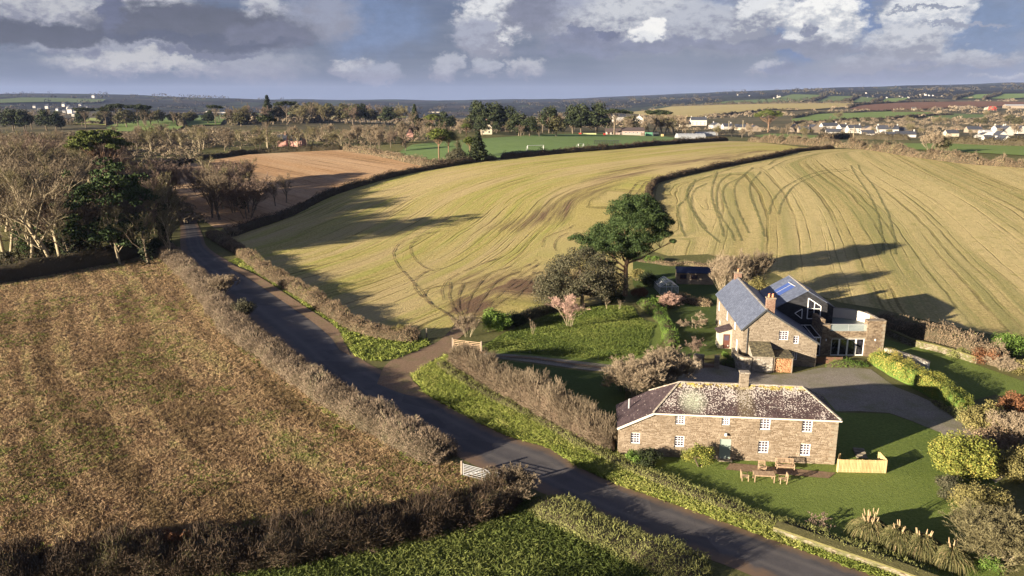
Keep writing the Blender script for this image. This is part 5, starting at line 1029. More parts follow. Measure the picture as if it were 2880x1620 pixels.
# ------------------------------------------------------------------ poles, goals, cage
def pole(label, u, vb, vt, arm=False):
    x, y = at(u, vb); z = hz(x, y); d = ray(u, vt); t = y/d[1]; h = H+d[2]*t-z; r = max(.13, .0004*y)
    root = thing('telegraph_pole', label, 'pole', (x, y, z)); MB().tubes([[0, 0, -.5]], [[0, 0, h]], r, r*.75, 8).build('shaft', M['wood_grey'] if False else M['bark_pale'], root)
    if arm: MB().beam((-.9, 0, h-.6), (.9, 0, h-.6), r, r).build('crossarm', M['wood_grey'], root)
pole('tall pale telegraph pole at the edge of the striped field', 2398, 404, 356); pole('telegraph pole with a crossarm between the pavilion and the village', 1810, 356, 325, True); pole('thin telegraph pole left of the round-headed pine', 2088, 371, 338, True); pole('thin pale pole beside the white bungalows', 2049, 366, 340)
def goal(label, a, c, h, m='white', t=.16, dpt=1.2):
    a = np.array(a); c = np.array(c); L_ = np.linalg.norm(c-a); root = thing('football_goal', label, 'goal', (*a, hz(*a)), math.atan2(*(c-a)[::-1]))
    MB().beam((0, 0, 0), (0, 0, h), t).build('post', M[m], root); MB().beam((L_, 0, 0), (L_, 0, h), t).build('post', M[m], root); MB().beam((-t/2, 0, h+.0), (L_+t/2, 0, h), t*.98).build('crossbar', M[m], root)
    MB().beam((0, 0, h), (0, dpt, h*.6), t*.4).beam((L_, 0, h), (L_, dpt, h*.6), t*.4).beam((0, dpt, 0), (0, dpt, h*.6), t*.4).beam((L_, dpt, 0), (L_, dpt, h*.6), t*.4).build('net_support', M[m], root)
goal('large white football goal on the sports pitch behind the hedge', at(1484, 425), at(1529, 422), 2.44); goal('small white football goal on the sports pitch', at(1627, 417), at(1642, 416), 2., t=.13); goal('white football goal seen through the pines', at(1253, 402), at(1284, 401), 2.3)
cg = thing('batting_cage', 'low dark netted cricket cage on the sports pitch', 'cage', (*at(1675, 409), hz(*at(1675, 409))), .12); b = MB(); Lg = 12.5
for x in np.linspace(0, Lg, 6):
    for y in (0, 4): b.beam((x, y, 0), (x, y, 2.2), .09)
for y in (0, 4): b.beam((0, y, 2.2), (Lg, y, 2.2), .09)
b.build('frame', M['lead'], cg); MB().add([(0, 0, 2.2), (Lg, 0, 2.2), (Lg, 4, 2.2), (0, 4, 2.2)], [(0, 1, 2, 3)]).add([(0, 4, 0), (Lg, 4, 0), (Lg, 4, 2.2), (0, 4, 2.2)], [(0, 1, 2, 3)]).build('netting', M['mesh_net'], cg)
# ------------------------------------------------------------------ pavilion and neighbours
def house(label, u, vb, wpx, name='village_house', dm=7., hw=4.6, rh=2.6, gable='side', wm='render_white', rm='slate_far', ch=1, rot=0., nwin=0, group=None, pos=None, cat='house', ext=None):
    x, y = pos or at(u, vb); z = hz(x, y); dpt = y*math.cos(PITCH)+(H-z)*math.sin(PITCH); w_ = wpx/F*dpt; k_ = min(2.2, max(1., y/720)) if y < 1450 else 1; hw, rh, dm = hw*k_, rh*k_, dm*k_; root = thing(name, label, cat, (x, y, z), rot, group); hw_ = w_/2  # width from image pixels; height, roof and depth scaled up with distance from camera
    b = MB()
    if gable == 'side':      # ridge runs across the view
        b.prism([(0, -.5), (dm, -.5), (dm, hw), (dm/2, hw+rh), (0, hw)], -hw_, hw_, 0); b.build('wall', M[wm], root)
        rf = slab(MB(), [((-hw_-.3, -.35, hw-.12), (hw_+.3, -.35, hw-.12), (hw_+.3, dm/2, hw+rh+.1), (-hw_-.3, dm/2, hw+rh+.1)), ((-hw_-.3, dm/2, hw+rh+.1), (hw_+.3, dm/2, hw+rh+.1), (hw_+.3, dm+.35, hw-.12), (-hw_-.3, dm+.35, hw-.12))], .15).build('roof', M[rm], root)
        cx = [-hw_+.8, hw_-.8][:ch] if ch > 1 else [hw_-.8]
        for c_ in cx[:ch]: MB().box(c_-.45, c_+.45, dm/2-.4, dm/2+.4, hw+rh-.6, hw+rh+1.3).build('chimney', M['render_white' if wm == 'render_white' else 'brick'], rf)
    else:
        b.prism([(-hw_, -.5), (hw_, -.5), (hw_, hw), (0, hw+rh), (-hw_, hw)], 0, dm*1.3, 1); b.build('wall', M[wm], root)
        rf = slab(MB(), [((-hw_-.3, -.2, hw-.2), (0, -.2, hw+rh+.1), (0, dm*1.3+.2, hw+rh+.1), (-hw_-.3, dm*1.3+.2, hw-.2)), ((0, -.2, hw+rh+.1), (hw_+.3, -.2, hw-.2), (hw_+.3, dm*1.3+.2, hw-.2), (0, dm*1.3+.2, hw+rh+.1))], .15).build('roof', M[rm], root)
        if ch: MB().box(-.45, .45, dm*1.1, dm*1.1+.8, hw+rh-.6, hw+rh+1.3).build('chimney', M['render_white' if wm == 'render_white' else 'brick'], rf)
    for i in range(nwin):
        for zz in ([1., 3.] if hw > 4 else [1.]):
            c_ = -hw_+w_*(i+.5)/nwin; MB().box(c_-.5, c_+.5, -.05, .01, zz, zz+1.15).build('window', M['lead'], root)
    return root
pv_ = at(1750, 381); pvz = hz(*pv_); P1 = thing('sports_pavilion', 'long low pink-grey sports pavilion with brown roofs beside the pitch', 'pavilion', (*pv_, pvz), -.05)
k = pv_[1]/F*.985
wR = 60*k; wL = 46*k; b = MB(); wall(b, 0, wR, -.5, lambda u: 3.3, [(u, u+1.1, 1.3, 2.4) for u in np.linspace(2, wR-2.2, 5)]); b.add([(0, 0, -.5), (0, 8, -.5), (0, 8, 3.3), (0, 0, 3.3)], [(0, 1, 2, 3)]); b.prism([(0, -.5), (8, -.5), (8, 3.3), (4, 5.2), (0, 3.3)], wR, wR+.3, 0)
wall(b, -wL, 0, -.5, lambda u: 2.6, [(-wL+1.5, -wL+3, 0, 2), (-wL+4, -wL+5.2, .8, 2), (-wL+6.5, -wL+7.7, 0, 2)], f=lambda u, d, z: (u, 1.6+d, z)); b.build('wall', plain('pinkish_block', (.36, .28, .25), .9), P1)
slab(MB(), [((-.4, -.6, 3.25), (wR+.6, -.6, 3.25), (wR+.6, 4, 5.4), (-.4, 4, 5.4)), ((-.4, 4, 5.4), (wR+.6, 4, 5.4), (wR+.6, 8.4, 3.2), (-.4, 8.4, 3.2))], .2).build('roof', plain('brown_roof_sheet', (.075, .06, .06), .7), P1)
slab(MB(), [((-wL-.5, .4, 2.55), (-.42, .4, 2.55), (-.42, 5, 4.7), (-wL-.5, 5, 4.7))], .2).build('veranda_roof', plain('brown_roof_tiles', (.09, .07, .065), .7), P1)
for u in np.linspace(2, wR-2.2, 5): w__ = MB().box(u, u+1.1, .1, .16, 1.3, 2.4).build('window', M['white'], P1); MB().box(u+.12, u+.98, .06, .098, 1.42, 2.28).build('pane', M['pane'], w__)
for u in (-wL+1.5, -wL+6.5): MB().box(u, u+1.4, 1.72, 1.8, -.1, 2).build('door', M['red'] if False else M['brown_door'], P1)
for u in np.linspace(-wL+.3, -.8, 4): MB().box(u-.08, u+.08, .6, .76, 0, 2.6).build('post', M['white'], P1)
def crate(name, label, u, vb, w_, h_, d_, m, cat, rot=0):
    x, y = at(u, vb); root = thing(name, label, cat, (x, y, hz(x, y)), rot); MB().box(0, w_, 0, d_, .1, h_).build('body', M[m], root); b = MB()
    for t in np.linspace(.15, w_-.15, int(w_/.4)): b.box(t-.05, t+.05, -.05, 0, .2, h_-.1)
    b.build('ribs', M[m], root); MB().box(-.05, w_+.05, -.06, d_+.05, h_+.002, h_+.12).build('lid', M[m], root)
crate('container', 'pale green shipping container beside the pavilion', 1816, 384, 4.6, 2.6, 2.6, 'green_paint', 'container'); crate('container', 'black-green shipping container right of the pale green one', 1838, 384, 3.6, 2.5, 2.6, 'lead', 'container'); crate('storage_hut', 'small grey hut between the pavilion and the pale green container', 1803, 384, 2.3, 2.3, 2.4, 'wood_grey', 'hut'); crate('storage_hut', 'small square tan hut on its own by the polytunnels', 1860, 385, 1.6, 1.7, 1.6, 'wood_new', 'hut')
def tunnel(label, u, vb, L_, r_, rot):
    x, y = at(u, vb); root = thing('polytunnel', label, 'polytunnel', (x, y, hz(x, y)), rot); an = np.linspace(0, PI, 13); b = MB(); V = np.array([(xx, -math.cos(a)*r_, math.sin(a)*r_*.8) for xx in (0, L_) for a in an]); i = np.arange(12)
    b.add(V, np.stack([i, i+1, i+14, i+13], 1)); b.build('cover', M['poly'], root); c = MB()
    for xx in np.linspace(0, L_, 8): c.beam((xx, -r_, 0), (xx, -r_, .3), .1); [c.beam((xx, -math.cos(p)*(r_+.03), math.sin(p)*(r_+.03)*.8), (xx, -math.cos(q)*(r_+.03), math.sin(q)*(r_+.03)*.8), .08) for p, q in zip(an[:-1], an[1:])]
    c.build('hoops', M['galv'], root); V = [(0, -math.cos(a)*r_*.99, math.sin(a)*r_*.79) for a in an]; MB().add(V, None, [(0, j, j+1) for j in range(1, 12)]).build('end_panel', M['poly'], root)
tunnel('nearer pale polytunnel with its open end towards the pitch', 1903, 390, 17, 4, .1); tunnel('farther long pale polytunnel behind the first', 1955, 383, 16, 4, .06)
crate('hoarding', 'long yellow-green boundary board at the far side of the pitch', 1640, 379, 9, .9, .2, 'yellow_green', 'board'); crate('goal_cover', 'small dark red box at the far side of the pitch', 1628, 379, 1.8, 1.1, .8, 'red', 'box'); crate('red_bin', 'small red box at the left end of the pavilion', 1697, 382, 1.6, 1.5, 1., 'red', 'box')
# village houses: label, column, base row, width, options
VH = [('small white house left of the tall dark pines behind the pitch', 1603, 342, 15, dict(nwin=1)), ('low white house front behind the pavilion trees', 1716, 341, 26, dict(hw=3, nwin=3)), ('white gabled house with a long dark roof behind the pavilion', 1745, 343, 34, dict(ch=1)), ('white gabled house beside the crossarm telegraph pole', 1797, 347, 22, dict(gable='f')), ('cream gable half hidden in bare trees right of the pavilion', 1888, 354, 20, dict(gable='f', wm='render_cream')),
 ('large white house with two chimneys and a black roof', 1965, 353, 44, dict(ch=2, nwin=4, hw=5)), ('dark roofed bungalow just left of the large white house', 1932, 357, 26, dict(hw=2.6, wm='render_cream')), ('low white bungalow with a gable right of the large white house', 2018, 362, 28, dict(hw=2.8, gable='f')), ('white bungalow beside the thin pale pole', 2048, 364, 26, dict(hw=2.8)), ('black slate roof between the white bungalows and the round-headed pine', 2085, 366, 34, dict(hw=2.6, wm='render_cream')), ('slate roofed house tucked under the round-headed pine', 2125, 370, 34, dict(hw=3, wm='stone_far', gable='f')),
 ('grey stone house with an end gable at the left of the village', 2238, 371, 26, dict(gable='f', wm='stone_far')), ('low slate roofed house next to the grey stone gable', 2262, 373, 30, dict(hw=3, wm='stone_far')), ('brown cottage behind the thin pole in the village', 2294, 373, 28, dict(wm='stone_far', gable='f', ch=0)), ('long low white house across the back of the village', 2336, 363, 46, dict(hw=3., nwin=4)), ('wide black roof in front of the long low white house', 2346, 378, 42, dict(hw=2.4, ch=0)), ('white house with a chimney left of the tall telegraph pole', 2375, 372, 24, dict(nwin=2, wm='render_white')), ('white double fronted house behind the tall telegraph pole', 2404, 374, 36, dict(nwin=3, ch=1)),
 ('grey stone barn-like gable right of the telegraph pole', 2446, 375, 34, dict(gable='f', wm='stone_far', ch=0, hw=4)), ('low grey roofs in front of the stone gable', 2442, 382, 34, dict(hw=2.2, ch=0, wm='render_white')), ('big old house with tall brick chimneys and a pale ground floor', 2497, 377, 56, dict(ch=2, wm='render_white', hw=4.4, rh=3.4)), ('terrace of low white cottages under the big old house', 2548, 386, 54, dict(hw=2.4, ch=1)), ('dark slate house at the right of the big old house', 2538, 377, 34, dict(hw=3.4, wm='stone_far')), ('blue-grey roofed bungalow by the field hedge', 2510, 388, 30, dict(hw=2., ch=0, wm='render_white')),
 ('cream house behind bare trees at the right of the village', 2680, 384, 34, dict(wm='render_cream', hw=3)), ('dark roofed house left of the grey-white chalet', 2742, 373, 40, dict(hw=3, wm='stone_far')), ('grey-white chalet with a pale roof', 2773, 381, 30, dict(rm='galv', hw=3.6, rh=1.2, ch=0)), ('white gable end house with slate roof in front of the chalet', 2774, 395, 44, dict(gable='s', hw=3.2, nwin=3)), ('white house with dormers at the far right of the village', 2818, 375, 36, dict(ch=2)), ('white steep gabled house near the right edge', 2836, 381, 30, dict(gable='f', rh=4)), ('small bright white gable at the right edge of the village', 2820, 389, 28, dict(gable='f', hw=2.4, rh=3.4, ch=0)), ('white house cut by the right edge of the picture', 2874, 376, 24, dict(gable='f')), ('small white gable low at the right edge behind the green field', 2830, 404, 22, dict(gable='f', hw=2.2, rh=2.6, ch=0)), ('white cottage low behind the hedge at the far right', 2785, 402, 26, dict(hw=2.2, ch=1)),
 ('cream gabled house among trees left of the pitch', 1368, 378, 32, dict(gable='f', wm='render_cream', ch=1, nwin=2, hw=4.4, rh=4)), ('pink gabled cottage among bare trees behind the ploughed field', 1153, 394, 19, dict(gable='f', wm='render_pink', ch=0, hw=3.6, rh=3)), ('pink house behind the bare trees at the left of the ploughed field', 793, 412, 24, dict(wm='render_pink', hw=3.5)), ('brick and slate house behind bare trees beyond the ploughed field', 832, 413, 36, dict(wm='render_pink', hw=3.5, ch=2)), ('pale stone house on the wooded ridge', 1084, 317, 22, dict(wm='render_cream', hw=5)), ('small white house on the wooded ridge beside the pale stone one', 1106, 318, 12, dict(gable='f')), ('white roofed house in the trees below the skyline', 1224, 317, 24, dict(wm='render_cream', hw=4)),
 ('long dark farm shed with white ends on the left hill', 612, 318, 44, dict(hw=3.4, ch=0, wm='render_white')), ('small white farm building left of the long dark shed', 582, 318, 12, dict(gable='f', ch=0)), ('white farm cottage on the left hill above the green fields', 541, 324, 12, dict(hw=3)), ('small white house right of the long dark shed', 668, 323, 12, dict(gable='f', ch=0)),
 ('small pale farmhouse alone in the far valley trees', 2571, 311, 12, dict(wm='render_cream', ch=0)), ('pale barn on the far brown field', 2779, 309, 12, dict(wm='render_cream', ch=0, gable='f')), ('long grey farm shed beyond the village', 2718, 305, 56, dict(hw=5, rh=1.4, ch=0, wm='stone_far', rm='slate_far2', dm=20)), ('long grey roofed barn at the right edge of the valley', 2856, 305, 48, dict(hw=6, rh=3, ch=0, wm='stone_far', rm='galv', dm=20))]
for lb, u, v, wp, kw in VH: house(lb, u, v, wp, rot=rng.uniform(-.25, .25) if 'rot' not in kw else 0, **kw)
rdx = at(2796, 310); rd = thing('red_barn', 'bright red barn beyond the village', 'barn', (*rdx, hz(*rdx))); MB().prism([(-5, -1), (5, -1), (5, 5), (0, 8), (-5, 5)], 0, 14, 1).build('wall', M['red'], rd); slab(MB(), [((-5.5, -.3, 4.8), (0, -.3, 8.1), (0, 14.3, 8.1), (-5.5, 14.3, 4.8)), ((0, -.3, 8.1), (5.5, -.3, 4.8), (5.5, 14.3, 4.8), (0, 14.3, 8.1))], .2).build('roof', M['red'], rd)
tw = house('tiny white house in the far town at the left', 131, 306, 9, name='far_house', dm=12, hw=9, rh=5, ch=0, group='white houses of the far town at the left')
for u, v, s in ((196, 320, 1.4), (201, 315, .9), (180, 318, .8), (235, 311, .8), (212, 322, 1.), (160, 312, .7), (178, 300, .8), (242, 306, .7), (110, 311, .8), (262, 276, .8), (225, 300, .7), (190, 308, .9), (150, 322, .7), (96, 304, .7), (206, 328, .8)):
    c = dup(tw); x, y = at(u, v); c.location = (x, y, hz(x, y)); c.scale = (s*y/2300,)*3; c.rotation_euler = (0, 0, rng.uniform(-.6, .6))
tw2 = house('tiny white farmhouse on the far right hillside', 2191, 276, 8, name='far_house', dm=14, hw=9, rh=5, ch=0, group='white farmhouses on the far right hillside')
for u, v, s in ((2199, 275, 1), (2177, 277, .7), (2442, 277, 1), (2437, 263, .8), (2604, 269, 1.3), (2614, 270, .9), (2590, 268, .9), (2625, 270, .8), (2540, 275, .8), (2556, 276, 1), (2480, 274, .9), (2495, 276, .8), (2468, 278, .7), (2530, 272, .8), (2075, 268, .7), (2108, 270, .6), (1786, 289, .6), (2650, 271, .6)):
    c = dup(tw2); x, y = at(u, v); c.location = (x, y, hz(x, y)); c.scale = (s*y/6500,)*3
for u, vt in ((2247, 252), (2674, 233), (2428, 256)):
    x, y, z, h_ = dep(u, 5200, vt); mt = thing('radio_mast', {2247: 'thin mast on the skyline left of the long ridge', 2674: 'thin mast on the skyline of the high ridge at the right', 2428: 'thin mast halfway up the far hillside'}[u], 'mast', (x, y, z)); MB().tubes([[0, 0, 0]], [[0, 0, min(max(h_, 15), 60)]], 1.6, .8, 5).build('mast', M['lead'], mt)
# ------------------------------------------------------------------ trees: one of each kind, then copies
def norm_h(root, h): root['_h'] = h; return root
PR = {}
def proto(key, root, h, name): root.name = name; PR[key] = [root, h, False, name]; KIDS[root.name] = KIDS.get(root.name) or list(root.children); PR[key].append(list(root.children))
def put(key, x, y, h, label, cat='tree', group=None, rz=None, ws=1., z=None):
    root, h0, used, name, ch = PR[key]
    if not used: o = root; PR[key][2] = True
    else:
        o = root.copy(); COL.objects.link(o)
        for c in ch: d = c.copy(); COL.objects.link(d); d.parent = o
    if 'group' in o: del o['group']
    s = h/h0; o.location = (x, y, hz(x, y)-.1 if z is None else z); o.scale = (s*ws, s*ws, s); o.rotation_euler = (0, 0, rng.uniform(0, 6.28) if rz is None else rz)
    return tag(o, label, cat, group)
for i in range(3): proto('B%d' % i, bare_tree('bare_tree', 16, M['bark_pale' if i != 1 else 'bark'], M[['twig_wood', 'twig_brown', 'twig_olive'][i]], (9, 7, 7, 5), 1 if i else 2, .018, .8, .042, .4, .25), 16, 'bare_tree')
proto('BM', bare_tree('bare_tree', 14, M['bark'], M['twig_mauve'], (10, 7, 6, 5), 4, .014, .75, .06, .45, .2), 14, 'bare_tree')
proto('BI', bare_tree('bare_tree', 16, M['bark'], M['twig_olive'], (9, 6, 5, 4), 1, .022, .7, .06, .4, .3, ivy=500), 16, 'ivy_clad_tree')
for i in range(4): proto('F%d' % i, bare_tree('bare_tree', 12, M['bark'], M[['twig_brown', 'twig_olive', 'twig_mauve', 'twig_beige'][i]], (9, 6, 5, 3), 1 + 2*(i % 2), .022, .85, .12, .3, .2), 12, 'bare_tree')
def lt(key, name, m, R3, hc_, k, r, n, size, low=-.3, flat=.7, inner=.5, th=None, trr=.3, bark='bark'):
    C_ = dome(k, (0, 0, hc_), R3, low, inner); h = hc_+R3[2]+r*.5
    proto(key, leafy_tree(name, C_, rng.uniform(.7, 1.25, len(C_))*r, h, M[m], M[bark], n, size, flat, trr, trunk_h=th or hc_), h, name)
lt('E0', 'evergreen_tree', 'leaf_dark', (4, 4, 4.2), 5.5, 46, 1.5, 60, .65, -.8); lt('E1', 'evergreen_tree', 'leaf_dusk', (4.5, 4.5, 4), 5.2, 46, 1.5, 60, .65, -.8)
lt('P0', 'umbrella_pine', 'leaf_dark', (5, 5, 1.7), 10.5, 34, 1.3, 60, .6, -.1, .45, th=9.5, trr=.28); lt('P1', 'pine_tree', 'leaf_scots', (4, 4, 3), 9, 36, 1.3, 70, .55, -.4, .5, th=9, trr=.3, bark='bark_red')
def conifer(key, m, h, R, n, size):
    b = MB(); L_ = 26; tr = MB().tubes([[0, 0, -.3]], [[0, 0, h*.96]], .02*h, .004*h, 8); C_ = []; rr = []
    for i in range(L_):
        t = (i+.5)/L_; z = h*(.10+.88*t); rad = R*(1-t)**.75*(.75+.5*rng.random()) if t > .12 else R*.75; k = max(3, int(9*(1-t))+2); a = rng.uniform(0, 6.28)
        for j in range(k):
            th = a+j*2*PI/k+rng.normal()*.25
            for f in (.45, .8, 1.): C_.append((math.cos(th)*rad*f, math.sin(th)*rad*f, z-.10*rad*f)); rr.append(.075*h*(1.2-f*.5)*(1-.5*t))
            tr.tubes([[0, 0, z]], [[math.cos(th)*rad*.95, math.sin(th)*rad*.95, z-.1*rad]], .012*h*(1-t)+.02, .02, 4)
    clump_leaves(b, np.array(C_), np.array(rr), n, size, .45, .5, .1); root = thing('conifer', None, None, (0, 0, 0)); b.build('crown', M[m], root); tr.build('trunk', M['bark'], root); proto(key, root, h, 'conifer')
_c = np.vstack([dome(90, (0, 0, 10.5), (8., 8, 9.), -.85, .55), dome(22, (4, 0, 6), (6, 5, 4), -.7, .5), dome(18, (-5, 0, 5), (5, 5, 3.5), -.7, .5)]); proto('C0', leafy_tree('conifer', _c, rng.uniform(.9, 2.1, len(_c)), 20, M['leaf_pine'], M['bark'], 110, .5, .5, .4, trunk_h=17, up=.1), 20, 'conifer'); conifer('C1', 'leaf_dark', 12, 2.6, 8, .7)
def wood(keys, u0, u1, d0, d1, n, va, vb, hr, labels, group, jit=8, wsr=(.85, 1.25), md=0):
    """n trees between picture columns u0..u1 and depths d0..d1; their tops follow rows va (near) to vb (far)"""
    done = []
    for i in range(n):
        for _ in range(20):
            u = rng.uniform(u0, u1); d = math.sqrt(rng.uniform(d0*d0, d1*d1)); f = (d-d0)/(d1-d0+1e-6); vt = (va(u) if callable(va) else va)*(1-f)+(vb(u) if callable(vb) else vb)*f+rng.normal()*jit
            x, y, z, h = dep(u, d, vt)
            if all((x-p)**2+(y-q)**2 > md*md for p, q in done): break
        done.append((x, y)); h = min(max(h, hr[0]), hr[1]); k = keys[rng.integers(len(keys))]
        put(k, x, y, h, labels[k[0]] if isinstance(labels, dict) else labels, group=group+(' '+k[0].lower() if False else ''), ws=rng.uniform(*wsr))
I = lambda xs, ys: (lambda u: float(np.interp(u, xs, ys)))
def W(keys, *a, **k):
    return wood(keys, *a, **k)
W(['B0', 'B1', 'B2', 'B1'], -90, 150, 150, 215, 24, 470, I([0, 250], [372, 430]), (13, 25), 'tall pale-limbed bare tree at the front of the left wood', 'bare trees at the front of the left wood', md=4, wsr=(1., 1.45))
W(['B2', 'B1', 'B2', 'BI', 'BM'], 330, 470, 172, 240, 18, 510, 450, (9, 18), 'slender bare tree between the dark conifer and the lane', 'bare trees between the dark conifer and the lane', md=5)
W(['B2', 'B1', 'BM', 'B0'], -60, 330, 215, 380, 40, I([0, 300], [385, 425]), I([0, 300], [358, 392]), (9, 22), 'bare tree deep in the left wood behind the front row', 'bare trees deep in the left wood', md=7)
W(['B2', 'BM', 'BI'], 160, 470, 152, 172, 14, 585, 560, (7, 13), 'small bare tree in the shade before the broad dark conifer', 'small bare trees before the dark conifer', md=4, wsr=(.9, 1.3))
W(['BM', 'F2'], 345, 480, 240, 300, 8, 470, 440, (7, 13), 'round mauve-brown bare tree left of the lane bend', 'mauve-brown bare trees by the lane bend', md=5, wsr=(1.1, 1.5))
W(['B1', 'B2', 'BI', 'BM'], 545, 700, 205, 262, 20, I([540, 690], [455, 500]), 450, (9, 17), 'bare roadside tree where the lane enters the wood', 'bare trees where the lane enters the wood', md=4, wsr=(1.1, 1.5))
W(['B1', 'B2'], 700, 800, 215, 240, 4, 500, 490, (7, 13), 'bare tree in the hedge left of the orange ploughed field', 'bare trees left of the orange field', md=5, wsr=(1, 1.3))
W(['F1', 'B2', 'F0'], 330, 960, 402, 425, 26, 372, 362, (8, 15), 'bare tree right behind the far hedge of the orange ploughed field', 'bare trees right behind the orange ploughed field', md=8, wsr=(1.1, 1.5))
W(['F0', 'F1', 'F3', 'B2', 'B1'], 310, 960, 430, 500, 24, I([310, 500, 700, 950], [372, 368, 366, 360]), I([310, 600, 960], [360, 356, 345]), (8, 17), 'bare tree in the belt beyond the orange ploughed field', 'bare trees beyond the orange ploughed field', md=9)
W(['F0', 'F3', 'F2'], 960, 1200, 360, 470, 18, 378, 345, (7, 15), 'bare tree between the ploughed field and the sports pitch', 'bare trees between ploughed field and pitch', md=9)
W(['F1', 'F2', 'F0'], -40, 520, 400, 620, 24, I([0, 500], [392, 392]), I([0, 500], [366, 376]), (4, 12), 'bare tree in the valley between the left wood and the hill fields', 'bare trees below the hill fields', md=10)
W(['E0', 'E1', 'F0'], -20, 700, 680, 860, 24, I([0, 200, 450, 700], [318, 322, 318, 306]), I([0, 450, 700], [310, 312, 300]), (8, 20), {'E': 'dark evergreen on the ridge left of the hill fields', 'F': 'bare tree on the ridge left of the hill fields'}, 'trees on the ridge left of the hill fields', md=12)
W(['F0', 'F2', 'F1', 'E1', 'E0', 'F0'], 640, 1140, 760, 880, 36, I([640, 800, 940, 1010, 1080, 1140], [304, 301, 295, 289, 298, 308]), I([640, 800, 940, 1010, 1080, 1140], [296, 294, 288, 277, 290, 303]), (9, 21), {'E': 'dark evergreen in the wood on the skyline left of centre', 'F': 'bare brown tree in the wood on the skyline left of centre'}, 'trees of the skyline wood left of centre', md=11)
W(['F0', 'F2', 'F3', 'E0', 'E1', 'F0', 'P1'], 1120, 1580, 470, 660, 34, I([1120, 1300, 1580], [352, 352, 352]), I([1120, 1250, 1400, 1580], [322, 312, 312, 318]), (8, 19), {'E': 'dark evergreen in the wood behind the sports pitch', 'F': 'bare tree in the wood behind the sports pitch', 'P': 'scots pine in the wood behind the sports pitch'}, 'trees behind the sports pitch', md=10)
W(['F0', 'F3', 'F1', 'E1'], 1580, 1960, 600, 730, 14, 350, 326, (7, 15), {'E': 'evergreen among the houses behind the pavilion', 'F': 'bare tree among the houses behind the pavilion'}, 'trees around the pavilion houses', md=10)
W(['F0', 'F3', 'F1'], 2000, 2290, 500, 700, 7, 365, 345, (5, 11), 'bare tree around the left end of the village', 'bare trees at the left end of the village', md=10)
W(['F0', 'F1', 'F3'], 2290, 2900, 690, 800, 20, 366, 350, (5, 11), 'bare tree among the village houses at the right', 'bare trees among the village houses', md=12)
W(['F0', 'F1', 'E1'], 2250, 2900, 850, 1250, 20, I([2250, 2500, 2900], [348, 340, 340]), I([2250, 2500, 2900], [318, 318, 312]), (6, 14), {'E': 'dark tree in the wooded valley beyond the village', 'F': 'bare tree in the wooded valley beyond the village'}, 'trees of the valley beyond the village', md=16)
# trees that stand out
def one(key, u, vb, vt, label, ws=1., d=None, rz=None, cat='tree'):
    x, y = at(u, vb) if d is None else dep(u, d)[:2]; _, _, z, h = dep(u, y, vt); return put(key, x, y, h, label, cat, None, rz, ws)
one('C0', 268, 0, 437, 'broad dark green conifer in the left wood', 1.15, d=160); one('C1', 150, 0, 560, 'dark green conifer low at the foot of the left wood', 1.7, d=160); one('C0', 30, 0, 600, 'dark evergreen at the left edge under the bare trees', .9, d=158)
C_ = dome(95, (0, 0, 16.2), (9.2, 8.5, 5), -.1, .55); proto('UP', leafy_tree('umbrella_pine', C_, rng.uniform(1.1, 2.0, len(C_)), 22, M['leaf_scots'], M['bark_red'], 170, .5, .4, .5, lean=(1.5, 0), trunk_h=14, up=.4), 22.3, 'umbrella_pine')
one('UP', 262, 0, 352, 'big flat-topped umbrella pine above the left wood', 1., d=245, rz=0)
for u, vt, s, lb in ((324, 288, 1.2, 'umbrella pine silhouetted on the left ridge, left of the next pair'), (383, 290, 1.2, 'umbrella pine silhouetted on the left ridge above the green hill field'), (404, 294, 1., 'lower umbrella pine touching its taller neighbour on the left ridge'), (234, 299, 1.3, 'wide umbrella pine at the left of the ridge'), (292, 299, 1., 'thin stemmed umbrella pine on the left ridge'), (602, 292, 1., 'umbrella pine at the start of the skyline wood'), (805, 281, 1.2, 'small umbrella pine sticking out of the skyline wood')): one('P0', u, 0, vt, lb, s, d=740)
for u, vt, lb in ((28, 303, 'dark evergreen at the far left of the ridge'), (60, 306, 'dark evergreen beside the far left one on the ridge'), (122, 306, 'broad dark evergreen on the left ridge'), (150, 311, 'dark conical evergreen in front of the white town')): one('E0', u, 0, vt, lb, 1.1, d=700)
one('C1', 752, 0, 266, 'tall tiered dark conifer standing out on the skyline', 1.15, d=820); one('C1', 1165, 0, 291, 'narrow dark conifer standing out above the mid woods', 1., d=640)
one('P0', 754, 418, 320, 'lone tall thin pine beyond the orange ploughed field', .75)
for u, vb, vt, k, lb, ws in ((1235, 452, 352, 'P1', 'tall scots pine at the left of the pines by the pitch', 1.), (1262, 448, 362, 'P1', 'leaning scots pine in the middle of the pines by the pitch', .9), (1292, 449, 372, 'BI', 'ivy-covered tree among the pines by the pitch', .8), (1345, 455, 366, 'C1', 'dark tiered conifer at the right of the pines by the pitch', 1.5), (1322, 452, 378, 'P1', 'smaller scots pine beside the tiered conifer', .8)): one(k, u, vb, vt, lb, ws)
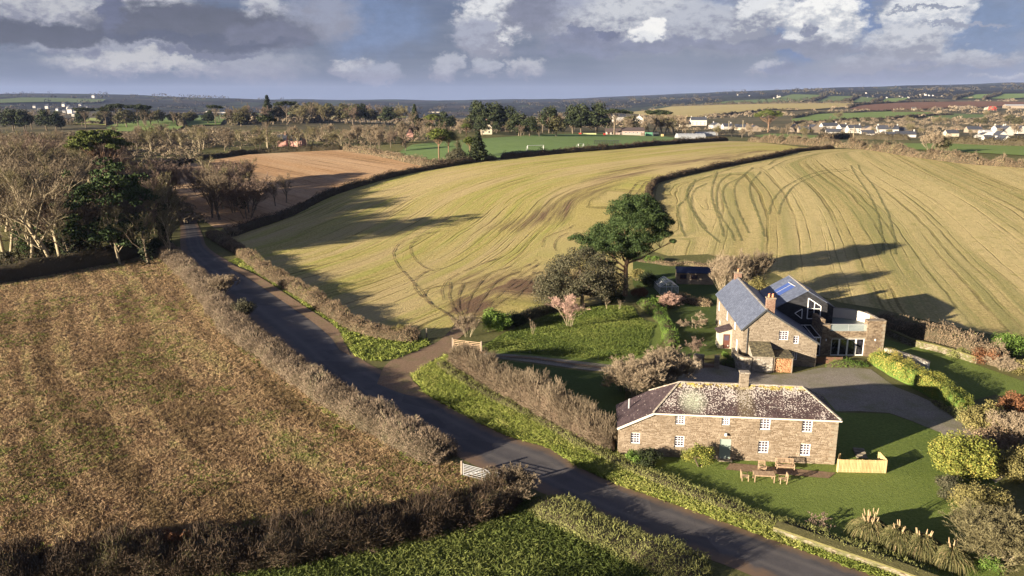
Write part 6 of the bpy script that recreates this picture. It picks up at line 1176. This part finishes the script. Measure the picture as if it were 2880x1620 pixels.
for u, vt, lb, d, k, ws in ((1345, 281, 'tallest dark pine above the mid woods', 600, 'E0', .9), (1385, 286, 'broad dark pine next to the tallest one', 600, 'E0', 1.3), (1430, 296, 'dark pine at the right of the tall dark pair', 600, 'E0', 1.), (1460, 316, 'rounded dark evergreen oak behind the pitch', 480, 'E0', 1.2), (1490, 325, 'smaller dark evergreen oak behind the pitch', 475, 'E0', 1.2), (1565, 322, 'olive evergreen beside the small white house', 480, 'E1', .9), (1545, 297, 'flat dark pine left of the dark trio', 560, 'E0', 1.), (1612, 294, 'left tree of the dark trio behind the pavilion', 560, 'E0', .9), (1635, 290, 'middle tree of the dark trio behind the pavilion', 560, 'E0', 1.), (1678, 287, 'tallest tree of the dark trio behind the pavilion', 560, 'E0', 1.2), (1730, 302, 'wide flat cedar behind the pavilion houses', 540, 'P0', 1.6), (1848, 305, 'flat dark pine above the trees right of the pavilion', 560, 'P0', 1.3), (1870, 320, 'large bare tree right of the pavilion', 600, 'F1', 1.3), (1835, 325, 'bare tree behind the containers', 600, 'F3', 1.2), (1905, 320, 'second large bare tree right of the pavilion', 605, 'F3', 1.3), (1355, 320, 'dark conifer left of the cream gabled house', 500, 'E0', 1.), (1215, 315, 'dark pine behind the bare trees left of the pitch', 560, 'P1', 1.2), (1250, 312, 'dark spreading evergreen left of the pitch', 560, 'E0', 1.1)): one(k, u, 0, vt, lb, ws, d=d)
C_ = dome(44, (0, 0, 9.5), (6.2, 6, 3.2), -.2, .6); proto('RP', leafy_tree('pine_tree', C_, rng.uniform(.9, 1.7, len(C_)), 13.5, M['leaf_scots'], M['bark_red'], 90, .5, .5, .4, trunk_h=8, up=.3), 13.6, 'pine_tree')
one('RP', 2160, 372, 304, 'large round-headed pine above the village', 1.25)
one('F3', 2612, 432, 366, 'bare tree on the field bank before the small green field', .9); one('E1', 2649, 432, 379, 'round dark evergreen on pale stems on the field bank', .9); one('F3', 2250, 372, 345, 'pale bare tree at the left end of the village', 1.)
# the garden pine
pb = at(1757, 832); sc_ = (pb[1]*math.cos(PITCH)+H*math.sin(PITCH))/F      # metres per picture pixel there
Cp = []; rp = []
def lobe(u, v, ru, rv, k, r):
    for i in range(k):
        d = unit(rng.normal(size=3)); d[2] = abs(d[2])*1. if rng.random() < .75 else d[2]; q = rng.uniform(.55, 1)
        Cp.append(((u-1757)*sc_+d[0]*ru*sc_*q, d[1]*ru*sc_*q*.85, (832-v)*sc_*1.04+d[2]*rv*sc_*q)); rp.append(r*rng.uniform(.75, 1.25))
lobe(1790, 645, 78, 80, 170, 1.25); lobe(1712, 695, 74, 62, 110, 1.1); lobe(1780, 705, 50, 24, 26, .95); lobe(1800, 680, 55, 22, 26, 1.); lobe(1690, 708, 60, 20, 24, .9); lobe(1850, 665, 34, 22, 14, .8); lobe(1760, 600, 60, 35, 40, 1.1); lobe(1660, 690, 40, 24, 16, .95); lobe(1840, 640, 34, 40, 18, 1.); lobe(1618, 678, 20, 12, 6, .8); lobe(1858, 632, 26, 9, 7, .7); lobe(1888, 683, 14, 5, 3, .5); lobe(1790, 575, 45, 18, 16, 1.); lobe(1755, 690, 20, 10, 5, .7)
Cp = np.array(Cp); rp = np.array(rp); gp_ = thing('garden_pine', 'large spreading dark green pine towering over the garden behind the lawn', 'tree', (*pb, hz(*pb)))
b = MB(); clump_leaves(b, Cp, rp, 200, .26, .5, .62, .35); b.build('crown', M['leaf_pine'], gp_)
t_ = MB(); tp = np.array([(0, 0, -.4), (.1, 0, 2.5), (.0, 0, 5), (.5, .1, 7.6), (1.4, .2, 10.2)]); t_.tubes(tp[:-1], tp[1:], [.48, .42, .36, .3], [.42, .36, .3, .2], 10)
for z0, a0, tgt in ((4.2, 0, (-5.8, .5, 8.2)), (4.9, 0, (-3.8, -1, 8.9)), (5.6, 0, (-1.5, 1.5, 9.6)), (6.3, 0, (4.2, .2, 9.4)), (6.8, 0, (3.2, -1.4, 11)), (6.2, 0, (2.6, 2, 10)), (7.2, 0, (-.6, -1.6, 11.4)), (3.3, 0, (-4.3, -.7, 6.4)), (7.4, 0, (1.8, 0, 13)), (5.8, 0, (6.6, .6, 8.8)), (7.2, 0, (5.6, 0, 11.2))):
    s = np.array([np.interp(z0, tp[:, 2], tp[:, 0]), 0, z0]); e = np.array(tgt); m1 = s*.6+e*.4+np.array([0, 0, -.35]); m2 = s*.25+e*.75+np.array([0, 0, -.1]); t_.tubes([s, m1, m2], [m1, m2, e], [.2, .15, .1], [.15, .1, .05], 6)
    near = np.argsort(np.linalg.norm(Cp-e, axis=1))[:8]; t_.tubes(np.repeat([e*.6+m2*.4], 8, 0), Cp[near], .06, .025, 4)
t_.build('trunk', M['bark_red'], gp_)
# evergreen oak
ob_ = at(1636, 868); C_ = np.vstack([dome(110, (0, 0, 5.1), (6.0, 5, 4.8), -.75, .62), dome(34, (-5.2, -.6, 3.2), (3, 2.6, 2.8), -.8, .5), dome(20, (4.2, 0, 4.4), (2.8, 2.4, 3.), -.7, .5)])
r_ = leafy_tree('evergreen_oak', C_, rng.uniform(.9, 1.5, len(C_)), 9, M['leaf_oak'], M['bark'], 210, .24, .8, .35, trunk_h=4, up=.1); r_.location = (*ob_, hz(*ob_)); tag(r_, 'wide grey-brown evergreen oak beside the garden pine', 'tree')
# shrubs and small trees in the gardens
L3 = lambda u, v: (*at(u, v), hz(*at(u, v))-.05)
TB_ = twig_bush
TB_('flowering_tree', L3(1603, 917), 2.6, 5.2, 'bark_pale', 'twig_pink', 'pinkish bare tree standing on the orchard lawn', 'tree', 5, (6, 5, 4, 3), .055, .5, .8)
TB_('sapling', L3(1498, 942), .45, 2.7, 'bark_pale', 'twig_beige', 'thin pale sapling on the orchard lawn', 'tree', 3, (4, 3, 3, 2), .03, .8, .4); TB_('sapling', L3(1709, 871), .5, 2.4, 'bark_pale', 'twig_beige', 'young staked tree under the evergreen oak, left of two', 'tree', 2, (4, 3, 3, 2), .03, .6, .5); TB_('sapling', L3(1739, 871), .5, 2.2, 'bark_pale', 'twig_beige', 'young staked tree under the garden pine, right of two', 'tree', 2, (4, 3, 3, 2), .03, .6, .5)
bush('laurel', L3(1395, 930), 3., 2.4, 3.2, 'leaf_green', 'big glossy dark green laurel at the field corner by the drive gate', size=.2)
bush('laurel', L3(1452, 915), 1.8, 1.6, 1.9, 'leaf_dark', 'lower dark shrub right of the glossy laurel', size=.18)
TB_('thorn_bush', L3(1316, 948), 1.9, 3.3, 'bark_pale', 'twig_beige', 'grey-mauve thorn bush right of the gateway mud', 'shrub', 12, (5, 5, 4, 4), .05, .6)
TB_('willow_shrub', L3(1790, 1118), 3.6, 4.6, 'bark_pale', 'twig_beige', 'large pale willow shrub behind the left end of the cottage', 'shrub', 26, (7, 6, 5, 4), .05, .55, .9); TB_('willow_shrub', L3(1880, 1085), 3.1, 4.3, 'bark_pale', 'twig_beige', 'second pale willow shrub nearer the drive', 'shrub', 24, (7, 6, 5, 4), .05, .55, .9); TB_('willow_shrub', L3(1752, 1100), 2.2, 3.4, 'bark', 'twig_brown', 'browner willow shrub at the left of the willow clump', 'shrub', 16, (6, 6, 5, 4), .05, .5)
bush('variegated_bush', L3(1968, 1312), 2.15, 1.7, 2.45, 'leaf_yellow', 'round yellow and green bush left of the cottage door', size=.13, lump=.42)
bush('dark_shrub', L3(1822, 1310), 1.9, 1.3, 1.5, 'leaf_dark', 'dark green shrub under the lowest left cottage window', size=.12); bush('dark_shrub', L3(1785, 1305), 1.3, 1.1, 1.7, 'leaf_green', 'dark mixed shrub at the left corner of the cottage', size=.13)
TB_('weeping_tree', L3(1946, 923), 2.0, 2.5, 'bark_pale', 'twig_beige', 'small mushroom-shaped weeping tree in the front garden', 'tree', 1, (9, 8, 6, 5), .05, -.1, 1.3)
TB_('small_tree', L3(1945, 990), 1.1, 1.9, 'bark', 'twig_mauve', 'small reddish round shrub by the garden gate', 'shrub', 4, (6, 6, 5, 4), .04, .3); TB_('dogwood', L3(1886, 866), 2.0, 2.3, 'bark_red', 'twig_pink', 'orange-brown twiggy shrub below the greenhouse', 'shrub', 18, (6, 6, 4, 3), .05, .6)
bush('green_shrub', L3(1846, 862), 1.6, 1.4, 2., 'leaf_green', 'green shrub left of the orange-brown twiggy one', size=.17); bush('green_shrub', L3(1790, 790), 1.7, 1.6, 2.6, 'leaf_olive', 'pale olive shrub right of the pine trunk', size=.18); bush('dark_shrub', L3(1826, 806), 2.3, 1.9, 2.8, 'leaf_dark', 'dark evergreen shrub between the pine and the greenhouse', size=.18); bush('rust_shrub', L3(1800, 835), 1.6, 1.5, 2.1, 'leaf_rust', 'rust brown shrub at the foot of the pine', size=.16); bush('dark_shrub', L3(1720, 850), 2.6, 1.6, 1.9, 'leaf_dark', 'dark shade shrub left of the pine trunk', size=.18); bush('green_shrub', L3(1835, 738), 2.4, 1.6, 1.5, 'leaf_green', 'yellow-green shrubs in the field corner behind the pine', size=.18)
bush('green_shrub', L3(2045, 1010), 1.1, .9, 1.2, 'leaf_green', 'leafy shrub between the gate and the curved wall', size=.12); bush('green_shrub', L3(2052, 900), 1., 1.6, 1.5, 'leaf_green', 'light green shrub by the porch', size=.14)
x, y, z, h_ = dep(2048, 124, 706); TB_('bare_tree', (x, y, z-.1), 3.1, h_, 'bark_pale', 'twig_beige', 'pale bare tree right behind the farmhouse chimney', 'tree', 6, (8, 6, 5, 4), .06, .6, .7); x, y, z, h_ = dep(2118, 127, 702); TB_('bare_tree', (x, y, z-.1), 3.6, h_, 'bark_pale', 'twig_brown', 'browner bare tree behind the farmhouse roof valley', 'tree', 6, (8, 6, 5, 4), .06, .6, .7)
x, y, z, h_ = dep(2140, 121, 768); bush('olive_shrub', (x, y, z), 3.2, 2.2, h_, 'leaf_olive', 'olive evergreen behind the farmhouse roof', size=.2)
# lane side
TB_('hawthorn', L3(622, 835), 2.4, 4.2, 'bark_pale', 'twig_beige', 'small bare hawthorn in the hedge left of the lane', 'tree', 5, (7, 6, 5, 4), .06, .5, .7); bush('lichened_shrub', L3(690, 900), 2.0, 2.0, 4., 'leaf_oak', 'rounded grey-green shrub leaning over the lane', size=.17, lump=.5); TB_('round_shrub', L3(652, 672), 1.9, 3.2, 'bark_pale', 'twig_beige', 'small pale round bush-tree on the field side of the lane', 'shrub', 3, (7, 6, 5, 4), .07, .3)
for u, v, lb in ((776, 775, 'gorse bush with orange-yellow bloom in the hedge, nearer the wood'), (876, 840, 'gorse bush with orange-yellow bloom midway along the hedge')): bush('gorse_bush', L3(u, v), 1.3, 1.2, 1.9, 'gorse', lb, size=.12)
bush('gorse_bush', L3(1130, 946), 1.9, 1.4, 1.9, 'leaf_olive', 'dark olive gorse at the gateway end of the roadside hedge', size=.13); bush('rust_bush', L3(495, 1575), 1.6, 1.3, 3.1, 'leaf_rust', 'rust-brown leafy bush in the dark bottom hedge', size=.13, lump=.45); TB_('hedge_knob', L3(1446, 1412), 2.1, 2.7, 'bark', 'twig_brown', 'rounded bare bush at the end of the dark bottom hedge by the gate', 'shrub', 18, (7, 6, 5, 4), .045, .5); MB().beam((0, 0, 0), (0, 0, 1.5), .2).build('post', M['granite'], thing('gatepost', 'grey stone gatepost at the end of the roadside hedge', 'post', L3(1200, 950)))
bush('dark_scrub', L3(430, 716), 4, 3, 3.6, 'leaf_dark', 'dark scrub at the right end of the wood edge hedge', size=.3); bush('dark_scrub', L3(350, 700), 4, 3, 3.4, 'leaf_olive', 'olive scrub under the slender trees by the lane', size=.3); bush('dark_scrub', L3(90, 735), 5, 3, 4.2, 'leaf_dusk', 'dark undergrowth at the foot of the front bare trees', size=.3); bush('dark_scrub', L3(210, 712), 5, 3, 3.8, 'leaf_dark', 'dark undergrowth below the broad conifer', size=.3); bush('pale_shrub', L3(20, 760), 2.5, 2, 4.5, 'leaf_oak', 'grey-green shrub at the left edge of the wood', size=.25)
bush('round_bush', L3(1284, 458), 4.8, 4, 6, 'leaf_oak', 'rounded beige bush in front of the pines by the pitch', size=.4)
# right-hand side
bush('mixed_tree', L3(2700, 1345), 3.6, 3.0, 4.3, 'leaf_yellow', 'large yellow-green leafy tree at the end of the front lawn', 'tree', size=.17, lump=.4)
bush('olive_shrub', L3(2768, 1450), 3.6, 2.4, 3.1, 'leaf_olive', 'wide olive-brown shrub below the yellow-green tree', size=.13, lump=.38); bush('olive_shrub', L3(2670, 1395), 1.6, 1.5, 1.9, 'leaf_oak', 'grey-pink shrub tucked left under the yellow-green tree', size=.12)
TB_('thicket', L3(2810, 1575), 3.2, 3.6, 'bark_pale', 'twig_olive', 'grey twiggy thicket beside the outbuilding corner', 'shrub', 22, (7, 6, 5, 4), .035, .5); bush('green_shrub', L3(2775, 1600), 1.3, 1.2, 1., 'leaf_green', 'low green shrub at the foot of the grey thicket', size=.12)
bush('brown_shrub', L3(2765, 1215), 3., 2.4, 3.6, 'leaf_olive', 'brown-olive shrub at the end of the clipped hedge', size=.18, lump=.4); bush('brown_shrub', L3(2790, 1270), 2.8, 2.2, 3., 'bramble', 'reddish brown shrub below the brown-olive one', size=.16, lump=.4); bush('brown_shrub', L3(2862, 1185), 2.8, 2.4, 3.6, 'leaf_rust', 'dark reddish shrub at the right edge above the drive', size=.18, lump=.4); TB_('pale_shrub', L3(2862, 1260), 2.4, 3.4, 'bark_pale', 'twig_beige', 'pale upright twiggy shrub at the right edge', 'shrub', 20, (6, 6, 5, 3), .045, .7); bush('dark_shrub', L3(2850, 1340), 2.8, 2.2, 2.6, 'leaf_olive', 'dark shrubs beside the path at the right edge', size=.16)
bush('brown_dome', L3(2777, 1022), 2.1, 1.9, 2.3, 'leaf_rust', 'rounded brown dome of a shrub on the side lawn border', size=.15); TB_('grass_clump', L3(2822, 1042), 1.9, 1.7, 'bark_pale', 'twig_beige', 'pale straw-coloured shrub right of the brown dome', 'shrub', 24, (6, 5, 4, 3), .04, .6); bush('green_shrub', L3(2832, 1000), 3.2, 2.4, 3.1, 'leaf_green', 'bright green bushy shrub near the right edge', size=.2); bush('green_shrub', L3(2872, 1050), 2.4, 2, 1.6, 'leaf_olive', 'olive ground shrubs at the right edge of the side lawn', size=.18); bush('green_shrub', L3(2700, 1005), 2.4, 1.1, 1.3, 'bramble_green', 'low border plants along the old wall', size=.15)
def pampas(u, v, R_, h, label, plumes):
    root = thing('pampas_grass', label, 'ornamental grass', L3(u, v)); n = 1100; a = rng.uniform(0, 2*PI, n); R_ = R_*1.15; tl = rng.uniform(.1, 1., n)**.6*rng.uniform(.75, 1.1, n); b = MB(); d = np.c_[np.cos(a), np.sin(a), a*0]
    A = d*.25*rng.random((n, 1)); P1 = A+d*(R_*.42*tl)[:, None]+np.c_[a*0, a*0, h*(.95-.35*tl)]; P2 = A+d*(R_*.85*tl)[:, None]+np.c_[a*0, a*0, h*(1.0-.55*tl)]; P3 = A+d*(R_*1.1*tl)[:, None]+np.c_[a*0, a*0, h*(.8-.75*tl)]
    t = np.clip(rng.normal(.42, .2, n), 0, 1); b.ribs(A, P1, .05, .04, t).ribs(P1, P2, .04, .03, t).ribs(P2, P3, .03, .012, t); b.build('leaves', M['pampas'], root)
    b = MB(); k = plumes; a = rng.uniform(0, 2*PI, k); E_ = np.c_[np.cos(a)*R_*.45*rng.random(k), np.sin(a)*R_*.45*rng.random(k), h*rng.uniform(.85, 1.3, k)]; b.tubes(E_*.02, E_*.8, .012, .01, 4, .9); b.tubes(E_*.8, E_, .05, .02, 5, 1.); b.build('plumes', M['pampas'], root)
pampas(2445, 1512, 1.5, 1.9, 'pampas clump with straw plumes at the left of its row', 22); pampas(2525, 1540, 1.5, 2., 'darker pampas clump second from the left of its row', 9); pampas(2590, 1560, 1.5, 1.9, 'pampas clump third from the left of its row', 7); pampas(2672, 1590, 1.4, 1.7, 'arching green pampas clump at the right of its row', 4)
TB_('seed_heads', L3(2300, 1486), .8, 1.0, 'bark', 'twig_mauve', 'dried brown flower stems on the lawn edge by the stone wall', 'plant', 12, (2, 2, 2, 2), .03, .9, .4)
# far woodland that reads as one mass
FPOLY = [atp(P) for _, P in FF]+[PD, PB, PC]+[atp([(1120,430),(1160,408),(1290,396),(1400,388),(1560,379),(1700,378),(1860,383),(1925,392),(1880,404),(1775,412),(1636,422),(1482,436),(1363,449),(1260,455),(1150,445)])]
HP = [at(u, v) for _, u, v, _, _ in VH]
def far_mass(name, label, spans, m, r, n=30, thr=.42, lf=.5):
    b = MB(); Cs = []; rs = []
    for u0, u1, d0, d1, k in spans:
        for i in range(k):
            u = rng.uniform(u0, u1); d = math.exp(rng.uniform(math.log(d0), math.log(d1))); x, y, z, _ = dep(u, d)
            if vnoise(x, y, 140, 31)*.6+vnoise(x, y, 420, 32)*.4 < thr or any(inpoly(x, y, q) for q in FPOLY) or (d < 900 and any((x-q[0])**2+(y-q[1])**2 < 300 for q in HP)): continue
            rr = r*rng.uniform(.6, 1.4)*(d/1500)**.3; Cs.append((x, y, z+rr*.55)); rs.append(rr)
    Cs = np.array(Cs); b = MB(); kk = len(Cs); d = unit(rng.normal(size=(kk, n, 3))); d[..., 2] = np.abs(d[..., 2]); P = Cs[:, None]+d*np.array(rs).reshape(-1, 1, 1)*np.array([1.2, 1.2, .9])
    b.leaves(P.reshape(-1, 3), (d+rng.normal(size=d.shape)*.3).reshape(-1, 3), np.repeat(rs, n)*lf, .8, np.clip(rng.normal(.5, .2, kk*n), 0, 1)); return tag(b.build(name, M[m]), label, 'woodland', kind='stuff')
far_mass('far_woodland', 'grey-brown scrub and woodland covering the far valleys', [(-60, 700, 880, 2600, 1300), (700, 1800, 700, 2600, 900), (1800, 2950, 1200, 2600, 900)], 'twig_brown', 4.6, 26)
far_mass('undergrowth', 'brown scrub and undergrowth filling the woods of the middle distance', [(-60, 560, 200, 420, 900), (-60, 640, 420, 580, 600), (330, 1180, 410, 560, 420), (980, 1500, 520, 660, 260), (1900, 2950, 600, 860, 260), (2250, 2950, 830, 1250, 500), (545, 720, 215, 262, 60)], 'twig_wood', 3., 70, thr=.25, lf=.28)
far_mass('far_woodland', 'dark woods on the far hillsides', [(-60, 2950, 2600, 5200, 1800)], 'hedge_dark', 8, 14, thr=.5)
# ------------------------------------------------------------------ sky, sun, haze
SAZ = R(32); SEL = R(11.7)
sd = np.array((math.cos(SAZ)*math.cos(SEL), math.sin(SAZ)*math.cos(SEL), -math.sin(SEL)))   # travel direction of light
L = bpy.data.lights.new('sun', 'SUN'); L.energy = 5; L.angle = R(.5); L.color = (1, .84, .63)
lo = bpy.data.objects.new('sun', L); COL.objects.link(lo)
import mathutils
lo.rotation_euler = mathutils.Vector(sd).to_track_quat('-Z', 'Y').to_euler(); lo.location = (-100, -40, 120)
w = bpy.data.worlds.new('World'); S.world = w; w.use_nodes = True; nt = w.node_tree; N = NT(nt)
bg = nt.nodes['Background']
sky = N.n('ShaderNodeTexSky', sky_type='NISHITA'); sky.sun_disc = False; sky.sun_elevation = SEL; sky.sun_rotation = math.atan2(-math.cos(SAZ), -math.sin(SAZ))
D = N.n('ShaderNodeTexCoord').outputs['Generated']; dx, dy, dz = N.sep(D)
K = 180/PI
az = N.m('MULTIPLY', N.m('ARCTAN2', dx, dy), K); el = N.m('MULTIPLY', N.m('ARCSINE', dz), K)
P0 = N.comb(az, el, 0.)
n1 = N.noise(N.vm('MULTIPLY', P0, (1, 1.5, 1)), .28, 5, .6, color=True); n2 = N.noise(N.vm('MULTIPLY', P0, (1, 1.3, 1)), 1.3, 8, .7, color=True)
# distort the coordinates so the cloud outlines billow
off = N.vm('ADD', N.vm('SCALE', N.vm('SUBTRACT', n1, (.5, .5, .5)), 5.), N.vm('SCALE', N.vm('SUBTRACT', n2, (.5, .5, .5)), 2.4))
off = N.vm('MULTIPLY', off, (1., .55, 0.)); Pd = N.vm('ADD', P0, off)
shade = N.noise(N.vm('MULTIPLY', P0, (1, 1.7, 1)), .9, 8, .68)
streakn = N.noise(N.vm('MULTIPLY', P0, (.25, 2.2, 1)), .6, 5, .6)
def ae(u, v):
    d = ray(u, v); d = d/np.linalg.norm(d); return math.atan2(d[0], d[1])*K, math.asin(d[2])*K
SK = .19
def C(r, g, b): return tuple(((c/255)**2.2)*SK for c in (r, g, b))
col = N.ramp(N.rng(el, 0, 9, 0, 1), [(0, C(130, 142, 168)), (.14, C(104, 116, 144)), (.45, C(94, 105, 135)), (1, C(100, 115, 158))])
col = N.mix(N.rng(streakn, .4, .68, 0, .5), col, C(138, 145, 168))
col = N.mix(N.m('MULTIPLY', N.rng(az, -4, 26, 0, .7), N.rng(N.noise(P0, .16, 3), .35, .65, .2, 1)), col, C(165, 168, 190))
# patches of clear sky keep the clear-sky colour
def blob(col, u, v, ru, rv, c, soft=.5, ang=0, amt=1., base=None):
    a, e = ae(u, v); a2, _ = ae(u+ru, v); _, e2 = ae(u, v-rv); sa_ = abs(a2-a); se = abs(e2-e)
    soft = soft*.75; q = N.vm('LENGTH', N.vm('MULTIPLY', N.vm('SUBTRACT', Pd, (a, e, 0)), (1/sa_, 1/se, 0)))
    k = N.rng(q, 1+soft*.5, 1-soft*.5, 0, amt, True)
    if base is not None:   # lit top, grey base
        hgt = N.m('ADD', N.rng(N.m('SUBTRACT', el, e), -se, se*.6, 0, .8), N.m('MULTIPLY', N.m('SUBTRACT', shade, .5), 3.))
        cc = N.mix(N.rng(hgt, .15, .75), base, c)
    else:
        cc = N.mix(N.rng(shade, .35, .65), tuple(x*.8 for x in c), tuple(x*1.12 for x in c))
    return N.mix(k, col, cc)
blue = (C(98, 124, 182))
for b in [(2010, 40, 60, 50), (2240, 90, 60, 90), (2420, 50, 60, 90), (2780, 90, 150, 110), (1050, 70, 150, 90)]:
    col = blob(col, *b, blue if b[0] > 1500 and b[0] < 2600 else C(118, 138, 182), 1.2)
G1 = C(150, 150, 170); G2 = C(124, 126, 152); W = C(255, 254, 255); WW = C(282, 278, 272); LG = C(186, 186, 198)
for b in [
 (110, 22, 210, 62, C(212, 211, 216), .8, G1), (430, 25, 120, 60, C(225, 224, 228), .6, G1), (745, 35, 80, 60, C(215, 215, 222), .7, G1), (900, 50, 110, 60, C(160, 164, 188), 1.2, G1),
 (330, 143, 260, 22, C(170, 172, 188), .9, G2), (420, 186, 240, 28, C(214, 212, 214), .8, G1), (720, 185, 140, 40, C(168, 170, 186), 1.4, G1),
 (1385, 60, 85, 110, W, .6, G1), (1330, 110, 60, 60, C(180, 182, 202), .8, G1), (990, 183, 48, 30, C(205, 206, 214), .7, G1), (1060, 205, 60, 20, C(170, 174, 194), .9, G1), (1255, 192, 42, 30, C(188, 190, 204), .8, G1), (1360, 192, 36, 26, C(184, 187, 202), .8, G1), (1480, 190, 60, 26, C(196, 196, 206), .8, G1),
 (1600, 40, 140, 80, C(176, 178, 200), 1.2, G1), (1800, 60, 190, 100, C(226, 226, 232), .8, G1), (1990, 80, 150, 80, C(205, 206, 218), 1., G1), (1825, 92, 50, 28, WW, .6, W), (2130, 40, 90, 50, W, .5, G1), (2320, 45, 130, 80, WW, .45, C(190, 192, 206)), (2290, 110, 100, 40, W, .6, G1),
 (2610, 50, 130, 80, W, .5, C(185, 188, 206)), (2540, 115, 140, 40, C(225, 225, 232), .7, G1), (2700, 165, 200, 24, C(198, 200, 212), .9, G1), (2150, 192, 50, 24, C(190, 191, 205), .9, G1), (2860, 215, 110, 12, C(190, 192, 205), .9, G1), (2480, 170, 160, 22, C(175, 177, 196), .9, G1)]:
    u, v, ru, rv, c, soft, base = b; col = blob(col, u, v, ru, rv, c, soft, base=base)
for b in [
 (560, 75, 300, 66, C(92, 91, 113), .6), (760, 95, 110, 50, C(110, 110, 136), .6), (150, 100, 260, 34, C(80, 80, 104), .8), (560, 118, 260, 18, C(76, 79, 110), .9), (310, 40, 40, 60, C(104, 106, 138), .9), (590, 152, 150, 10, C(112, 114, 142), .9),
 (1480, 30, 80, 60, C(135, 135, 160), 1.1), (1650, 110, 120, 24, C(132, 134, 164), .7), (1640, 82, 40, 20, C(124, 126, 158), .7), (1715, 85, 32, 14, C(108, 110, 146), .6), (1720, 140, 220, 18, C(128, 132, 164), .9),
 (2050, 128, 320, 20, C(136, 138, 166), .8), (2150, 108, 60, 18, C(128, 130, 160), .7), (2290, 80, 26, 26, C(136, 138, 166), .8), (2330, 138, 120, 14, C(140, 142, 168), .9), (2610, 23, 90, 6, C(158, 160, 180), .8), (2700, 68, 120, 6, C(160, 163, 186), .8), (2570, 172, 50, 10, C(140, 143, 172), .8), (2200, 198, 60, 14, C(128, 134, 168), .8), (2500, 205, 300, 12, C(138, 143, 172), 1.)]:
    u, v, ru, rv, c, soft = b; col = blob(col, u, v, ru, rv, c, soft)
col = N.mix(N.rng(el, .1, 1.6, .8, 0), col, C(134, 146, 172))
# higher up, off the picture: broken cloud
up = N.ramp(N.noise(D, 2.2, 6, .6), [(.4, C(95, 112, 165)), (.55, C(125, 130, 158)), (.7, C(185, 185, 190))])
col = N.mix(N.rng(el, 9, 16), col, up)
skyc = N.vm('SCALE', sky.outputs[0], .06)
out = N.mix(.94, skyc, col)
N.put(bg.inputs['Color'], out); bg.inputs['Strength'].default_value = 1.
def hazef():
    m = bpy.data.materials.new('haze'); m.use_nodes = True; nt = m.node_tree; nt.nodes.remove(nt.nodes['Principled BSDF'])
    v = nt.nodes.new('ShaderNodeVolumePrincipled'); v.inputs['Color'].default_value = (.42, .56, 1, 1); v.inputs['Density'].default_value = HAZE; v.inputs['Anisotropy'].default_value = 0
    nt.links.new(v.outputs[0], nt.nodes['Material Output'].inputs['Volume']); return m
HAZE = 2.8e-5
if HAZE: tag(MB().box(-20500, 20500, -150, 14800, -70, 330).build('haze', hazef()), 'pale blue haze over the far hills', 'haze', kind='stuff')
S.view_settings.view_transform = 'Standard'; S.view_settings.look = 'None'; S.view_settings.gamma = 1; S.view_settings.exposure = 2.0
S.cycles.max_bounces = 5; S.cycles.diffuse_bounces = 2; S.cycles.transparent_max_bounces = 12; S.cycles.volume_bounces = 0
w.cycles.sampling_method = 'MANUAL'; w.cycles.sample_map_resolution = 256
